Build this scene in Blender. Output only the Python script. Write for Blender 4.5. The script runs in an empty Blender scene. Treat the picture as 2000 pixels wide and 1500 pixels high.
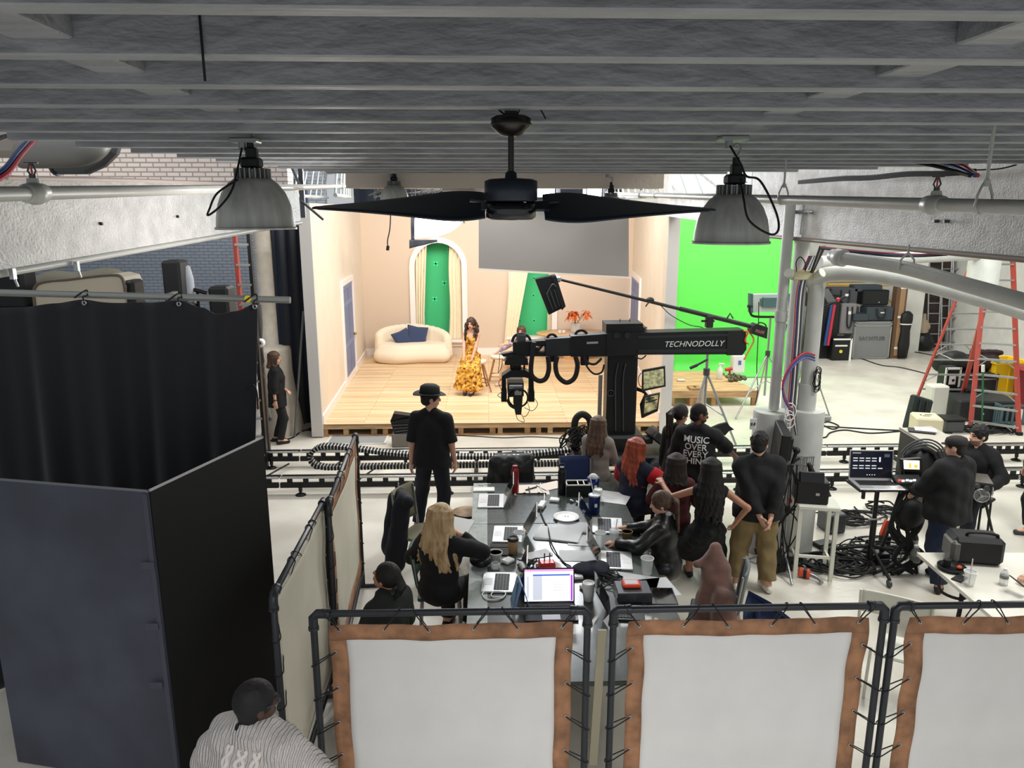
import bpy, math, random
import numpy as np
from mathutils import Vector, Matrix, Euler
from mathutils.bvhtree import BVHTree
random.seed(7); RNG = np.random.default_rng(7)
R = math.radians
SC = bpy.context.scene
COL = SC.collection
F = 1470.0; PITCH = R(13.0); YAW = R(1.83); H = 4.05
FWD = Vector((math.sin(YAW)*math.cos(PITCH), math.cos(YAW)*math.cos(PITCH), -math.sin(PITCH)))
RGT = Vector((math.cos(YAW), -math.sin(YAW), 0)); UPV = RGT.cross(FWD)
EYE = Vector((0, 0, H))
def ray(px, py): return FWD + RGT*((px-1000)/F) + UPV*((750-py)/F)
def gz(px, py, z=0.0):            # the point of height z seen at a spot of the photograph
    d = ray(px, py); return EYE + d*((z-H)/d.z)
def gy(px, py, y):                # the point at distance y seen there
    d = ray(px, py); return EYE + d*(y/d.y)
def gpl(px, py, a, b):            # the point on the upright wall through ground points a, b
    n = Vector((b[1]-a[1], a[0]-b[0], 0)); d = ray(px, py)
    return EYE + d*((Vector((a[0], a[1], 0))-EYE).dot(n)/d.dot(n))
cam = bpy.data.cameras.new('camera'); cam.sensor_width = 36; cam.lens = F*36/2000; cam.clip_end = 100; cam.clip_start = .05
co = bpy.data.objects.new('camera', cam); COL.objects.link(co)
co.matrix_world = Matrix(((RGT.x, UPV.x, -FWD.x, 0), (RGT.y, UPV.y, -FWD.y, 0), (RGT.z, UPV.z, -FWD.z, H), (0, 0, 0, 1)))
SC.camera = co

# ---------- materials
def lin(c):
    return tuple((v/255/12.92 if v/255 <= .04045 else ((v/255+.055)/1.055)**2.4) for v in c[:3])
MATS = {}
def mat(name, c, rough=.6, metal=0, noise=0, nscale=8, bump=0, bscale=60, c2=None, trans=0, emit=0, wave=None, alpha=1, ior=1.45, coat=0, sheen=0, stretch=None, detail=4, sss=0):
    if name in MATS: return MATS[name]
    m = bpy.data.materials.new(name); m.use_nodes = True; MATS[name] = m
    N = m.node_tree.nodes; L = m.node_tree.links; b = N['Principled BSDF']
    col = (*lin(c), 1); m.diffuse_color = col
    b.inputs['Base Color'].default_value = col; b.inputs['Roughness'].default_value = rough; b.inputs['Metallic'].default_value = metal
    b.inputs['IOR'].default_value = ior; b.inputs['Transmission Weight'].default_value = trans; b.inputs['Alpha'].default_value = alpha
    b.inputs['Coat Weight'].default_value = coat; b.inputs['Sheen Weight'].default_value = sheen
    tc = N.new('ShaderNodeTexCoord'); mp = N.new('ShaderNodeMapping'); L.new(tc.outputs['Object'], mp.inputs[0])
    if stretch: mp.inputs['Scale'].default_value = stretch
    if emit: b.inputs['Emission Color'].default_value = col; b.inputs['Emission Strength'].default_value = emit
    if noise:
        n = N.new('ShaderNodeTexNoise'); n.inputs['Scale'].default_value = nscale; n.inputs['Detail'].default_value = detail
        L.new(mp.outputs[0], n.inputs['Vector'])
        r = N.new('ShaderNodeValToRGB'); r.color_ramp.elements[0].position = .35; r.color_ramp.elements[1].position = .68
        k2 = c2 or tuple(v*(1-noise) for v in c)
        r.color_ramp.elements[0].color = (*lin(k2), 1); r.color_ramp.elements[1].color = col
        L.new(n.outputs['Fac'], r.inputs[0]); L.new(r.outputs[0], b.inputs['Base Color'])
    if bump:
        if wave:
            n2 = N.new('ShaderNodeTexWave'); n2.inputs['Scale'].default_value = bscale; n2.inputs['Distortion'].default_value = wave
            n2.inputs['Detail Scale'].default_value = 1.5
        else:
            n2 = N.new('ShaderNodeTexNoise'); n2.inputs['Scale'].default_value = bscale; n2.inputs['Detail'].default_value = 5
        L.new(mp.outputs[0], n2.inputs['Vector'])
        bp = N.new('ShaderNodeBump'); bp.inputs['Strength'].default_value = bump; bp.inputs['Distance'].default_value = .02
        L.new(n2.outputs['Fac'], bp.inputs['Height']); L.new(bp.outputs[0], b.inputs['Normal'])
    return m

# ---------- mesh collector
def rotm(rx=0, ry=0, rz=0): return Euler((R(rx), R(ry), R(rz))).to_matrix()
class MB:
    def __init__(s, loc=(0, 0, 0), rz=0, M=None):
        s.v = []; s.f = []; s.mi = []; s.sm = []; s.T = M.copy() if M else Matrix.Translation(loc) @ Matrix.Rotation(R(rz), 4, 'Z'); s.cur = 0
    def add(s, vs, fs, smooth=False):
        o = len(s.v); T = s.T
        s.v += [tuple(T @ Vector(p)) for p in vs]; s.f += [tuple(i+o for i in f) for f in fs]
        s.mi += [s.cur]*len(fs); s.sm += [smooth]*len(fs); return s
    def box(s, c, d, rot=None, bev=0):
        c = Vector(c); m = rot if isinstance(rot, Matrix) else (rotm(*rot) if rot else Matrix.Identity(3))
        x, y, z = (k/2 for k in d); b = min(bev, x*.9, y*.9, z*.9)
        if b <= 0:
            vs = [c + m @ Vector((i*x, j*y, k*z)) for i in (-1, 1) for j in (-1, 1) for k in (-1, 1)]
            return s.add(vs, [(0, 1, 3, 2), (4, 6, 7, 5), (0, 4, 5, 1), (2, 3, 7, 6), (0, 2, 6, 4), (1, 5, 7, 3)])
        vs = []; ix = {}
        for i in (-1, 1):
            for j in (-1, 1):
                for k in (-1, 1):
                    for a in range(3):
                        p = [i*(x-b), j*(y-b), k*(z-b)]; p[a] = (i*x, j*y, k*z)[a]
                        ix[i, j, k, a] = len(vs); vs.append(c + m @ Vector(p))
        fs = []
        for a in range(3):
            b1, b2 = (a+1) % 3, (a+2) % 3
            for sg in (-1, 1):
                q = []
                for (u, w) in ((-1, -1), (1, -1), (1, 1), (-1, 1)):
                    t = [0, 0, 0]; t[a] = sg; t[b1] = u; t[b2] = w; q.append(ix[(*t, a)])
                fs.append(tuple(q if sg > 0 else q[::-1]))
            for u in (-1, 1):
                for w in (-1, 1):
                    t0 = [0]*3; t1 = [0]*3; t0[a] = -1; t1[a] = 1
                    for t in (t0, t1): t[b1] = u; t[b2] = w
                    q = [ix[(*t0, b1)], ix[(*t1, b1)], ix[(*t1, b2)], ix[(*t0, b2)]]
                    fs.append(tuple(q if u*w < 0 else q[::-1]))
        for i in (-1, 1):
            for j in (-1, 1):
                for k in (-1, 1):
                    q = [ix[i, j, k, 0], ix[i, j, k, 1], ix[i, j, k, 2]]
                    fs.append(tuple(q if i*j*k > 0 else q[::-1]))
        return s.add(vs, fs)
    def cyl(s, a, b, r, r2=None, n=14, caps=True, smooth=True):
        a = Vector(a); b = Vector(b); r2 = r if r2 is None else r2
        d = (b-a); q = d.to_track_quat('Z', 'Y').to_matrix() if d.length > 1e-9 else Matrix.Identity(3)
        vs = []
        for i in range(n):
            w = Vector((math.cos(2*math.pi*i/n), math.sin(2*math.pi*i/n), 0)); vs.append(a + q @ (w*r))
        for i in range(n):
            w = Vector((math.cos(2*math.pi*i/n), math.sin(2*math.pi*i/n), 0)); vs.append(b + q @ (w*r2))
        s.add(vs, [(i, (i+1) % n, n+(i+1) % n, n+i) for i in range(n)], smooth)
        if caps: s.add(vs, [tuple(range(n-1, -1, -1)), tuple(range(n, 2*n))])
        return s
    def tube(s, pts, r, n=8, smooth=True, close=False):
        pts = [Vector(p) for p in pts]; m = len(pts); rs = r if isinstance(r, (list, tuple)) else [r]*m
        vs = []; prev = None
        for i, p in enumerate(pts):
            t = (pts[(i+1) % m] if (close or i < m-1) else p) - (pts[i-1] if (close or i > 0) else p)
            t = t.normalized() if t.length > 1e-9 else Vector((0, 0, 1))
            if prev is None:
                u = t.cross(Vector((0, 0, 1))); u = u.normalized() if u.length > 1e-3 else Vector((1, 0, 0))
            else:
                u = prev - t*prev.dot(t); u = u.normalized() if u.length > 1e-6 else prev
            prev = u; w = t.cross(u)
            vs += [p + (u*math.cos(2*math.pi*k/n) + w*math.sin(2*math.pi*k/n))*rs[i] for k in range(n)]
        fs = []
        for i in range(m if close else m-1):
            j = (i+1) % m
            fs += [(i*n+k, i*n+(k+1) % n, j*n+(k+1) % n, j*n+k) for k in range(n)]
        s.add(vs, fs, smooth)
        if not close: s.add(vs, [tuple(range(n-1, -1, -1)), tuple(range((m-1)*n, m*n))])
        return s
    def lathe(s, prof, o=(0, 0, 0), n=24, rot=None, smooth=True, sx=1, sy=1):
        o = Vector(o); m = rot if isinstance(rot, Matrix) else (rotm(*rot) if rot else Matrix.Identity(3)); vs = []
        for (r, z) in prof:
            vs += [o + m @ Vector((sx*r*math.cos(2*math.pi*k/n), sy*r*math.sin(2*math.pi*k/n), z)) for k in range(n)]
        fs = []
        for i in range(len(prof)-1):
            fs += [(i*n+k, i*n+(k+1) % n, (i+1)*n+(k+1) % n, (i+1)*n+k) for k in range(n)]
        s.add(vs, fs, smooth)
        if prof[0][0] > 1e-4: s.add(vs[:n], [tuple(range(n-1, -1, -1))])
        if prof[-1][0] > 1e-4: s.add(vs[-n:], [tuple(range(n))])
        return s
    def ell(s, c, r, n=16, m=10, rot=None):
        return s.lathe([(max(1e-5, math.sin(math.pi*i/m)), -math.cos(math.pi*i/m)) for i in range(m+1)], n=n, rot=None) if 0 else s._ell(c, r, n, m, rot)
    def _ell(s, c, r, n, m, rot):
        c = Vector(c); q = rot if isinstance(rot, Matrix) else (rotm(*rot) if rot else Matrix.Identity(3)); vs = []
        for i in range(m+1):
            a = math.pi*i/m
            vs += [c + q @ Vector((r[0]*math.sin(a)*math.cos(2*math.pi*k/n), r[1]*math.sin(a)*math.sin(2*math.pi*k/n), -r[2]*math.cos(a))) for k in range(n)]
        return s.add(vs, [(i*n+k, i*n+(k+1) % n, (i+1)*n+(k+1) % n, (i+1)*n+k) for i in range(m) for k in range(n)], True)
    def prism(s, poly, ax=Vector((0, 1, 0)), t=.02):     # closed outline of 3-D points pushed along ax by t
        p = [Vector(q) for q in poly]; n = len(p); a = Vector(ax)*t
        nrm = Vector((0, 0, 0))
        for i in range(n): nrm += p[i].cross(p[(i+1) % n])
        if nrm.dot(a) > 0: p = p[::-1]
        return s.add(p + [q+a for q in p], [tuple(range(n)), tuple(range(2*n-1, n-1, -1))] + [(i, i+n, (i+1) % n+n, (i+1) % n) for i in range(n)])
    def grid(s, fn, nu, nv, th=0, smooth=True):          # fn(u,v) -> point; th gives it thickness
        P = [[Vector(fn(i/nu, j/nv)) for j in range(nv+1)] for i in range(nu+1)]
        vs = [p for row in P for p in row]; w = nv+1
        fs = [(i*w+j, (i+1)*w+j, (i+1)*w+j+1, i*w+j+1) for i in range(nu) for j in range(nv)]
        if th:
            N = []
            for i in range(nu+1):
                for j in range(nv+1):
                    du = P[min(i+1, nu)][j]-P[max(i-1, 0)][j]; dv = P[i][min(j+1, nv)]-P[i][max(j-1, 0)]
                    c = du.cross(dv); N.append(c.normalized() if c.length > 1e-9 else Vector((0, 0, 1)))
            o = len(vs); vs = vs + [p - n*th for p, n in zip(vs, N)]
            fs += [tuple(o+k for k in f[::-1]) for f in fs]
            for i in range(nu):
                fs += [(i*w, o+i*w, o+(i+1)*w, (i+1)*w), (i*w+nv, (i+1)*w+nv, o+(i+1)*w+nv, o+i*w+nv)]
            for j in range(nv):
                fs += [(j, j+1, o+j+1, o+j), (nu*w+j, o+nu*w+j, o+nu*w+j+1, nu*w+j+1)]
        return s.add(vs, fs, smooth)
    def build(s, name, mats, parent=None, world=True):
        me = bpy.data.meshes.new(name); off = Vector((0, 0, 0))
        if parent is not None and world: off = wloc(parent)
        me.from_pydata([(p[0]-off.x, p[1]-off.y, p[2]-off.z) for p in s.v], [], s.f)
        for m in (mats if isinstance(mats, (list, tuple)) else [mats]): me.materials.append(m)
        me.polygons.foreach_set('material_index', s.mi); me.polygons.foreach_set('use_smooth', s.sm); me.update()
        o = bpy.data.objects.new(name, me); COL.objects.link(o)
        if parent is not None: o.parent = parent
        return o
def wloc(o):
    v = Vector((0, 0, 0))
    while o is not None: v += o.location; o = o.parent
    return v
def tag(o, label=None, cat=None, group=None, kind=None):
    if label: o['label'] = label
    if cat: o['category'] = cat
    if group: o['group'] = group
    if kind: o['kind'] = kind
    return o
def thing(name, label, cat, loc=(0, 0, 0), rz=0, group=None):
    o = bpy.data.objects.new(name, None); COL.objects.link(o); o.location = loc; o.rotation_euler = (0, 0, R(rz)); o.empty_display_size = .1
    return tag(o, label, cat, group)
def part(parent, name, mb, m, label=None, world=False):
    o = mb.build(name, m, parent, world)
    if label: o['label'] = label
    return o
def copy_tree(o, parent=None):
    c = o.copy(); COL.objects.link(c); c.parent = parent
    for k in list(o.children): copy_tree(k, c)
    return c
def struct(name, mb, m, label=None): return tag(mb.build(name, m), label, None, None, 'structure')
def bez(p, n=16):       # smooth curve through points (Catmull-Rom)
    p = [Vector(q) for q in p]; out = []
    for i in range(len(p)-1):
        a = p[max(i-1, 0)]; b = p[i]; c = p[i+1]; d = p[min(i+2, len(p)-1)]
        for k in range(n):
            t = k/n
            out.append(.5*((2*b) + (c-a)*t + (2*a-5*b+4*c-d)*t*t + (3*b-a-3*c+d)*t**3))
    return out + [p[-1]]
def text_mb(txt, size, M, depth=.002, align='CENTER', shear=0, spacing=1, line=1, sx=1, bold=0):
    c = bpy.data.curves.new('t', 'FONT'); c.body = txt; c.size = size; c.align_x = align; c.align_y = 'CENTER'; c.extrude = depth/2; c.shear = shear; c.offset = bold
    c.space_character = spacing; c.space_line = line; c.resolution_u = 3
    o = bpy.data.objects.new('t', c); COL.objects.link(o)
    dg = bpy.context.evaluated_depsgraph_get(); me = o.evaluated_get(dg).to_mesh()
    vs = [(v.co.x*sx, v.co.y, v.co.z) for v in me.vertices]; fs = [tuple(p.vertices) for p in me.polygons]
    o.evaluated_get(dg).to_mesh_clear(); bpy.data.objects.remove(o); bpy.data.curves.remove(c)
    b = MB(M=M); b.add(vs, fs); return b
def frame(o, x, y, z=None):     # matrix from origin and axes
    x = Vector(x).normalized(); y = Vector(y).normalized(); z = x.cross(y) if z is None else Vector(z)
    return Matrix(((x.x, y.x, z.x, o[0]), (x.y, y.y, z.y, o[1]), (x.z, y.z, z.z, o[2]), (0, 0, 0, 1)))
# ---------- smooth solids: rounded limbs melted together, then skinned with quads
def sd_field(prims, vox, k=.02):
    lo = np.full(3, 1e9); hi = np.full(3, -1e9); P = []
    for p in prims:
        if p[0] == 'cap':
            a, b = np.array(p[1], float), np.array(p[2], float); r = max(p[3], p[4]); l, h = np.minimum(a, b)-r, np.maximum(a, b)+r
        else:
            c = np.array(p[1], float); r = max(p[2]); l, h = c-r, c+r
        P.append((p, l, h))
        if not (p[-1] == 'sub'): lo = np.minimum(lo, l); hi = np.maximum(hi, h)
    lo = lo-3*vox; n = np.ceil((hi-lo)/vox).astype(int)+4
    f = np.full(n, 1.0, np.float32)
    for p, l, h in P:
        m = 2.2*k+2*vox
        i0 = np.maximum(((l-m-lo)/vox).astype(int), 0); i1 = np.minimum(((h+m-lo)/vox).astype(int)+1, n)
        if (i1 <= i0).any(): continue
        ax = [(np.arange(i0[d], i1[d], dtype=np.float32)*vox+lo[d]).astype(np.float32) for d in range(3)]
        X, Y, Z = ax[0][:, None, None], ax[1][None, :, None], ax[2][None, None, :]
        if p[0] == 'cap':
            a, b = np.array(p[1], float), np.array(p[2], float); ba = b-a; L2 = max(float(ba@ba), 1e-9)
            px, py, pz = X-a[0], Y-a[1], Z-a[2]
            tt = (px*ba[0]+py*ba[1]+pz*ba[2])/L2; t = np.clip(tt, 0, 1)
            d = np.sqrt((px-t*ba[0])**2+(py-t*ba[1])**2+(pz-t*ba[2])**2)-(p[3]+(p[4]-p[3])*t)
            if 'flat' in p[5:]: d = np.maximum(d, (tt-1)*math.sqrt(L2))
        else:
            c = p[1]; r = p[2]; M = p[3] if len(p) > 3 and isinstance(p[3], Matrix) else None
            px, py, pz = X-c[0], Y-c[1], Z-c[2]
            if M is not None:
                q = M.transposed(); px, py, pz = (q[0][0]*px+q[0][1]*py+q[0][2]*pz, q[1][0]*px+q[1][1]*py+q[1][2]*pz, q[2][0]*px+q[2][1]*py+q[2][2]*pz)
            k0 = np.sqrt((px/r[0])**2+(py/r[1])**2+(pz/r[2])**2); k1 = np.sqrt((px/r[0]**2)**2+(py/r[1]**2)**2+(pz/r[2]**2)**2)+1e-6
            d = k0*(k0-1)/k1
        s = (slice(i0[0], i1[0]), slice(i0[1], i1[1]), slice(i0[2], i1[2])); g = f[s]
        if p[-1] == 'sub':
            kk = min(k, .008); hh = np.clip(.5-.5*(g+d)/kk, 0, 1); f[s] = g+(-d-g)*hh+kk*hh*(1-hh)
        else:
            kk = k
            if 'hard' in p[4:]: kk = min(k, .006)
            hh = np.clip(.5+.5*(g-d)/kk, 0, 1); f[s] = g*(1-hh)+d*hh-kk*hh*(1-hh)
    return f, lo
def surfnet(f, lo, vox):
    s = f < 0; c = np.zeros(np.array(f.shape)-1, np.int8)
    O = [(i, j, k) for i in (0, 1) for j in (0, 1) for k in (0, 1)]
    nx, ny, nz = c.shape
    for (i, j, k) in O: c += s[i:i+nx, j:j+ny, k:k+nz]
    mask = (c > 0) & (c < 8); idx = np.full(c.shape, -1, np.int32); cells = np.argwhere(mask); idx[mask] = np.arange(len(cells))
    P = np.zeros((len(cells), 3)); W = np.zeros(len(cells))
    for a in O:
        for d in range(3):
            if a[d]: continue
            b = list(a); b[d] = 1
            v1 = f[tuple((cells+a).T)]; v2 = f[tuple((cells+b).T)]; cr = (v1 < 0) != (v2 < 0)
            t = np.where(cr, v1/np.where(cr, v1-v2, 1), 0); q = np.array(a)+t[:, None]*(np.array(b)-np.array(a))
            P += q*cr[:, None]; W += cr
    V = (cells+P/W[:, None])*vox+lo; Q = []
    for d in range(3):
        sl0 = [slice(1, -1)]*3; sl1 = [slice(1, -1)]*3; sl0[d] = slice(0, -1); sl1[d] = slice(1, None)
        e = np.argwhere(s[tuple(sl0)] != s[tuple(sl1)])
        off = np.array([1, 1, 1]); off[d] = 0; e = e+off
        ins = s[tuple(e.T)]; u, w = (d+1) % 3, (d+2) % 3
        def cc(du, dw):
            g = e.copy(); g[:, u] -= du; g[:, w] -= dw; return idx[tuple(g.T)]
        q = np.stack([cc(1, 1), cc(0, 1), cc(0, 0), cc(1, 0)], 1); q[~ins] = q[~ins][:, ::-1]; Q.append(q)
    return V, np.concatenate(Q)
def np_obj(name, V, Q, mats, parent=None, mi=None):
    me = bpy.data.meshes.new(name); n = len(V); m = len(Q)
    me.vertices.add(n); me.vertices.foreach_set('co', V.astype(np.float32).ravel())
    me.loops.add(m*4); me.loops.foreach_set('vertex_index', Q.astype(np.int32).ravel())
    me.polygons.add(m); me.polygons.foreach_set('loop_start', np.arange(0, m*4, 4, dtype=np.int32))
    for k in mats: me.materials.append(k)
    if mi is not None: me.polygons.foreach_set('material_index', mi.astype(np.int32))
    me.polygons.foreach_set('use_smooth', np.ones(m, bool)); me.update(calc_edges=True)
    o = bpy.data.objects.new(name, me); COL.objects.link(o)
    if parent is not None: o.parent = parent
    return o
def blob(name, prims, m, parent=None, vox=.01, k=.02, warp=0, wf=30):
    f, lo = sd_field(prims, vox, k)
    if warp:
        ax = [np.arange(f.shape[d])*vox*wf for d in range(3)]
        w = np.sin(ax[0]*1.1)[:, None, None]*np.sin(ax[1]*.9+1)[None, :, None]+np.sin(ax[0][:, None, None]*.55+ax[2][None, None, :]*.8)+np.sin(ax[1][None, :, None]*.75-ax[2][None, None, :]*.5)
        f = f+(w*warp/2).astype(np.float32)
    V, Q = surfnet(f, lo, vox); return np_obj(name, V, Q, [m], parent)

def ik(a, b, l1, l2, pole):
    a = Vector(a); b = Vector(b); d = b-a; L = min(d.length, (l1+l2)*.998); d = d.normalized(); b = a+d*L
    x = (l1*l1-l2*l2+L*L)/(2*L); y = math.sqrt(max(l1*l1-x*x, 0)); pl = Vector(pole); pl = pl-d*pl.dot(d)
    pl = pl.normalized() if pl.length > 1e-6 else Vector((0, 1, 0))
    return a+d*x+pl*y, b
SKIN = {'fair': (208, 160, 136), 'tan': (176, 124, 98), 'brown': (112, 74, 54), 'dark': (72, 48, 38)}
def T3(v): return (v.x, v.y, v.z)
def hand_prims(w, dr, side, nrm, s, curl=.5, spread=.35):
    # palm, four jointed fingers of different lengths and a thumb leaving the side of the palm
    dr = dr.normalized(); nrm = (nrm-dr*nrm.dot(dr)).normalized(); ac = dr.cross(nrm)*side; P = []
    pl = .085*s; k = w+dr*pl
    for i, o in enumerate((-.026, -.009, .009, .026)):
        P.append(('cap', T3(w+ac*o*.6*s+dr*.012*s), T3(k+ac*o*s), .014*s, .0125*s))
    for i, (o, l) in enumerate(((-.03, .068), (-.0105, .08), (.0105, .074), (.029, .058))):
        b = k+ac*o*s; d1 = (dr+ac*o*spread*9+nrm*curl*.6).normalized(); m = b+d1*l*.5*s
        d2 = (dr+nrm*curl*2.0).normalized(); e = m+d2*l*.32*s; d3 = (dr*(.6-curl*.6)+nrm*curl*2.2+dr*.2).normalized()
        P += [('cap', T3(b), T3(m), .0105*s, .0095*s, 0, 'hard'), ('cap', T3(m), T3(e), .0095*s, .0085*s, 0, 'hard'), ('cap', T3(e), T3(e+d3*l*.25*s), .0085*s, .0075*s, 0, 'hard')]
    b = w-ac*.022*s+dr*.022*s; m = b+(-ac*.9+dr*.75+nrm*.35).normalized()*.042*s; e = m+(dr*.9-ac*.25+nrm*curl*.7).normalized()*.035*s
    P += [('cap', T3(b), T3(m), .0145*s, .0115*s, 0, 'hard'), ('cap', T3(m), T3(e), .011*s, .009*s, 0, 'hard')]
    return P
def person(label, loc, face, h=1.72, sex='m', girth=1., skin='fair', seat=None, lean=0, side=0, head=(0, 0), L=None, Rr=None, legs=None,
           hair=('short', (40, 30, 25)), top=None, bottom=None, shoes=(25, 25, 28), curl=(.4, .4), vox=.008, knee=None, elbow=None, hroll=0, extra=None, hem=.02, hands=True, neckline=0, kick=None):
    s = h/1.75; fem = sex == 'f'; Q = lambda x, y, z: Vector((x, y, z))*s
    Z = Vector((0, 0, 1)); hipz = (.93*s if seat is None else seat+.10*s); P0 = Vector((0, 0, hipz))
    rt = rotm(-lean, side, 0); U = rt @ Z; Rt = rt @ Vector((1, 0, 0)); Fw = rt @ Vector((0, 1, 0))
    at = lambda x, y, z: P0+(Rt*x+Fw*y+U*z)*s
    sh = (.155 if fem else .182); g = girth
    nk = at(0, -.005, .55); hc = nk+(U*.6+Z*.4).normalized()*.155*s+Fw*.015*s
    hm = rotm(0, 0, head[0]) @ rotm(head[1], 0, 0) @ rotm(0, hroll, 0)
    hx, hy, hz = (hm @ Vector((1, 0, 0)), hm @ Vector((0, 1, 0)), hm @ Vector((0, 0, 1)))
    HP = lambda x, y, z: hc+(hx*x+hy*y+hz*z)*s
    J = {}
    for sd, key, tgt in ((-1, 'L', L), (1, 'R', Rr)):
        S = at(sd*sh, -.005, .475); t = Vector(tgt)*s if tgt else Vector((sd*(.235+.05*(g-1)), .04, hipz/s-.10))*s
        if seat is not None and not tgt: t = Vector((sd*.14*s, .34*s, hipz+.1*s))
        pole = Vector((sd*.5, -1, -.25)) if not elbow else Vector(elbow[0 if sd < 0 else 1])
        E, Wp = ik(S, t, .29*s, .255*s, pole); J[key] = (S, E, Wp)
    for i, (sd, key) in enumerate(((-1, 'l'), (1, 'r'))):
        Hp = at(sd*.088, 0, -.01) if seat is None else P0+Vector((sd*.09*s, .02*s, -.02*s))
        if legs: fx, fy, fz, fdir = legs[i]
        elif seat is None: fx, fy, fz, fdir = sd*.11, 0, 0, sd*8
        else: fx, fy, fz, fdir = sd*.12, .42, 0, sd*6
        A = Vector((fx*s, fy*s-.03*s, fz+.085*s)); pole = Vector(knee[i]) if knee else Vector((sd*.12, 1, .15 if seat is None else .9))
        K, A2 = ik(Hp, A, .435*s, .425*s, pole); fd = rotm(kick[i] if kick else 0, 0, 0) @ Vector((math.sin(R(fdir)), math.cos(R(fdir)), 0)); J[key] = (Hp, K, A2, fd)
    torso = [('ell', T3(at(0, 0, .02)), (.158*g*s, .112*g*s, .13*s), rt), ('ell', T3(at(0, .005, .17)), (.135*g*s, .10*g*s, .15*s), rt),
             ('ell', T3(at(0, .005, .35)), (.152*g*s, .108*g*s, .17*s), rt), ('cap', T3(at(-sh*.8, -.01, .462)), T3(at(sh*.8, -.01, .462)), .056*s, .056*s), ('cap', T3(at(-.045, -.012, .535)), T3(at(-sh*.85, -.01, .478)), .045*s, .046*s), ('cap', T3(at(.045, -.012, .535)), T3(at(sh*.85, -.01, .478)), .045*s, .046*s)]
    if fem: torso += [('ell', T3(at(q*.068, .075*g, .325)), (.06*s*g, .045*s*g, .062*s)) for q in (-1, 1)]
    elif g > 1.12: torso += [('ell', T3(at(0, .06*g, .14)), (.12*g*s, .09*g*s, .14*s), rt)]
    def limb(j, rr, sc=1):
        return [('cap', T3(j[0]), T3(j[1]), rr[0]*s*g**.6*sc, rr[1]*s*g**.6*sc), ('cap', T3(j[1]), T3(j[2]), rr[2]*s*g**.6*sc, rr[3]*s*sc)]
    ar = (.05, .04, .041, .027) if not fem else (.043, .035, .035, .0245); lr = (.088, .06, .06, .036)
    B = list(torso)
    for key, sd, cu in (('L', -1, curl[0]), ('R', 1, curl[1])):
        B += limb(J[key], ar)
        if hands:
            dr = J[key][2]-J[key][1]; nr = Vector((-sd, .25, 0)) if abs(dr.normalized().z) > .6 else Vector((-sd*.2, 0, -1)); B += hand_prims(J[key][2], dr, sd, nr, s*(.92 if fem else 1), cu)
    for key in 'lr':
        B += limb(J[key], lr); Hp, K, A, fd = J[key]; B += [('cap', T3(K+(A-K)*.25+Vector((0, -.012*s, 0))), T3(K+(A-K)*.45), .05*s, .04*s)]
        B += [('cap', T3(A), T3(A+fd*.13*s-Vector((0, 0, .045*s))), .04*s, .032*s), ('cap', T3(A), T3(A-fd*.045*s-Vector((0, 0, .04*s))), .038*s, .034*s)]
    B += [('cap', T3(nk-U*.06*s), T3(hc-Z*.05*s-hy*.012*s), .06*s if not fem else .05*s, .054*s if not fem else .045*s)]
    HB = [('ell', T3(HP(0, -.012, .028)), (.074*s, .094*s, .092*s), hm), ('ell', T3(HP(0, .024, -.04)), (.058*s, .066*s, .08*s), hm), ('ell', T3(HP(0, .052, -.098)), (.026*s, .026*s, .02*s), hm),
          ('cap', T3(HP(0, .09, .012)), T3(HP(0, .108, -.026)), .009*s, .0145*s), ('cap', T3(HP(-.03, .08, .026)), T3(HP(.03, .08, .026)), .013*s, .013*s), ('cap', T3(HP(-.016, .085, -.062)), T3(HP(.016, .085, -.062)), .011*s, .011*s)]
    HB += [('ell', T3(HP(q*.077, -.012, -.012)), (.012*s, .02*s, .032*s), hm) for q in (-1, 1)]
    HB += [('ell', T3(HP(q*.031, .094, .006)), (.016*s, .014*s, .01*s), hm, 'sub') for q in (-1, 1)]
    f, lo = sd_field(B+HB, vox, .022*s); V, Qd = surfnet(f, lo, vox)
    fc = V[Qd].mean(1); hcn = np.array(T3(hc)); rel = fc-hcn; lx, ly, lz = (rel@np.array(T3(a))/s for a in (hx, hy, hz)); mi = np.zeros(len(Qd), int)
    mi[(np.abs(lx) < .026) & (ly > .07) & (np.abs(lz+.062) < .0095)] = 1
    mi[(np.abs(np.abs(lx)-.031) < .02) & (ly > .065) & (np.abs(lz-.029) < .006)] = 2
    mi[(np.abs(np.abs(lx)-.031) < .013) & (ly > .065) & (np.abs(lz-.006) < .008)] = 3
    sc = SKIN[skin]; hcol = hair[1]
    ms = [mat('skin '+skin, sc, .5, bump=.05, bscale=200), mat('lips '+skin, (sc[0]*.82, sc[1]*.55, sc[2]*.55), .45), mat('brow %d%d%d' % tuple(hcol), hcol, .7), mat('eye dark', (38, 30, 28), .25), mat('beard %d%d' % (sc[0], hcol[0]), tuple(.25*a+.75*b for a, b in zip(sc, hcol)) if sc[0] < 130 else tuple(.55*a+.45*b for a, b in zip(sc, hcol)), .8)]
    if extra and extra.get('beard'): mi[(ly > .01) & (lz < -.05) & (lz > -.13) & ~((np.abs(lx) < .022) & (ly > .07) & (np.abs(lz+.062) < .009))] = 4
    root = np_obj('person', V, Qd, ms, None, mi); root.location = loc; root.rotation_euler = (0, 0, R(face)); tag(root, label, 'person')
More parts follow.
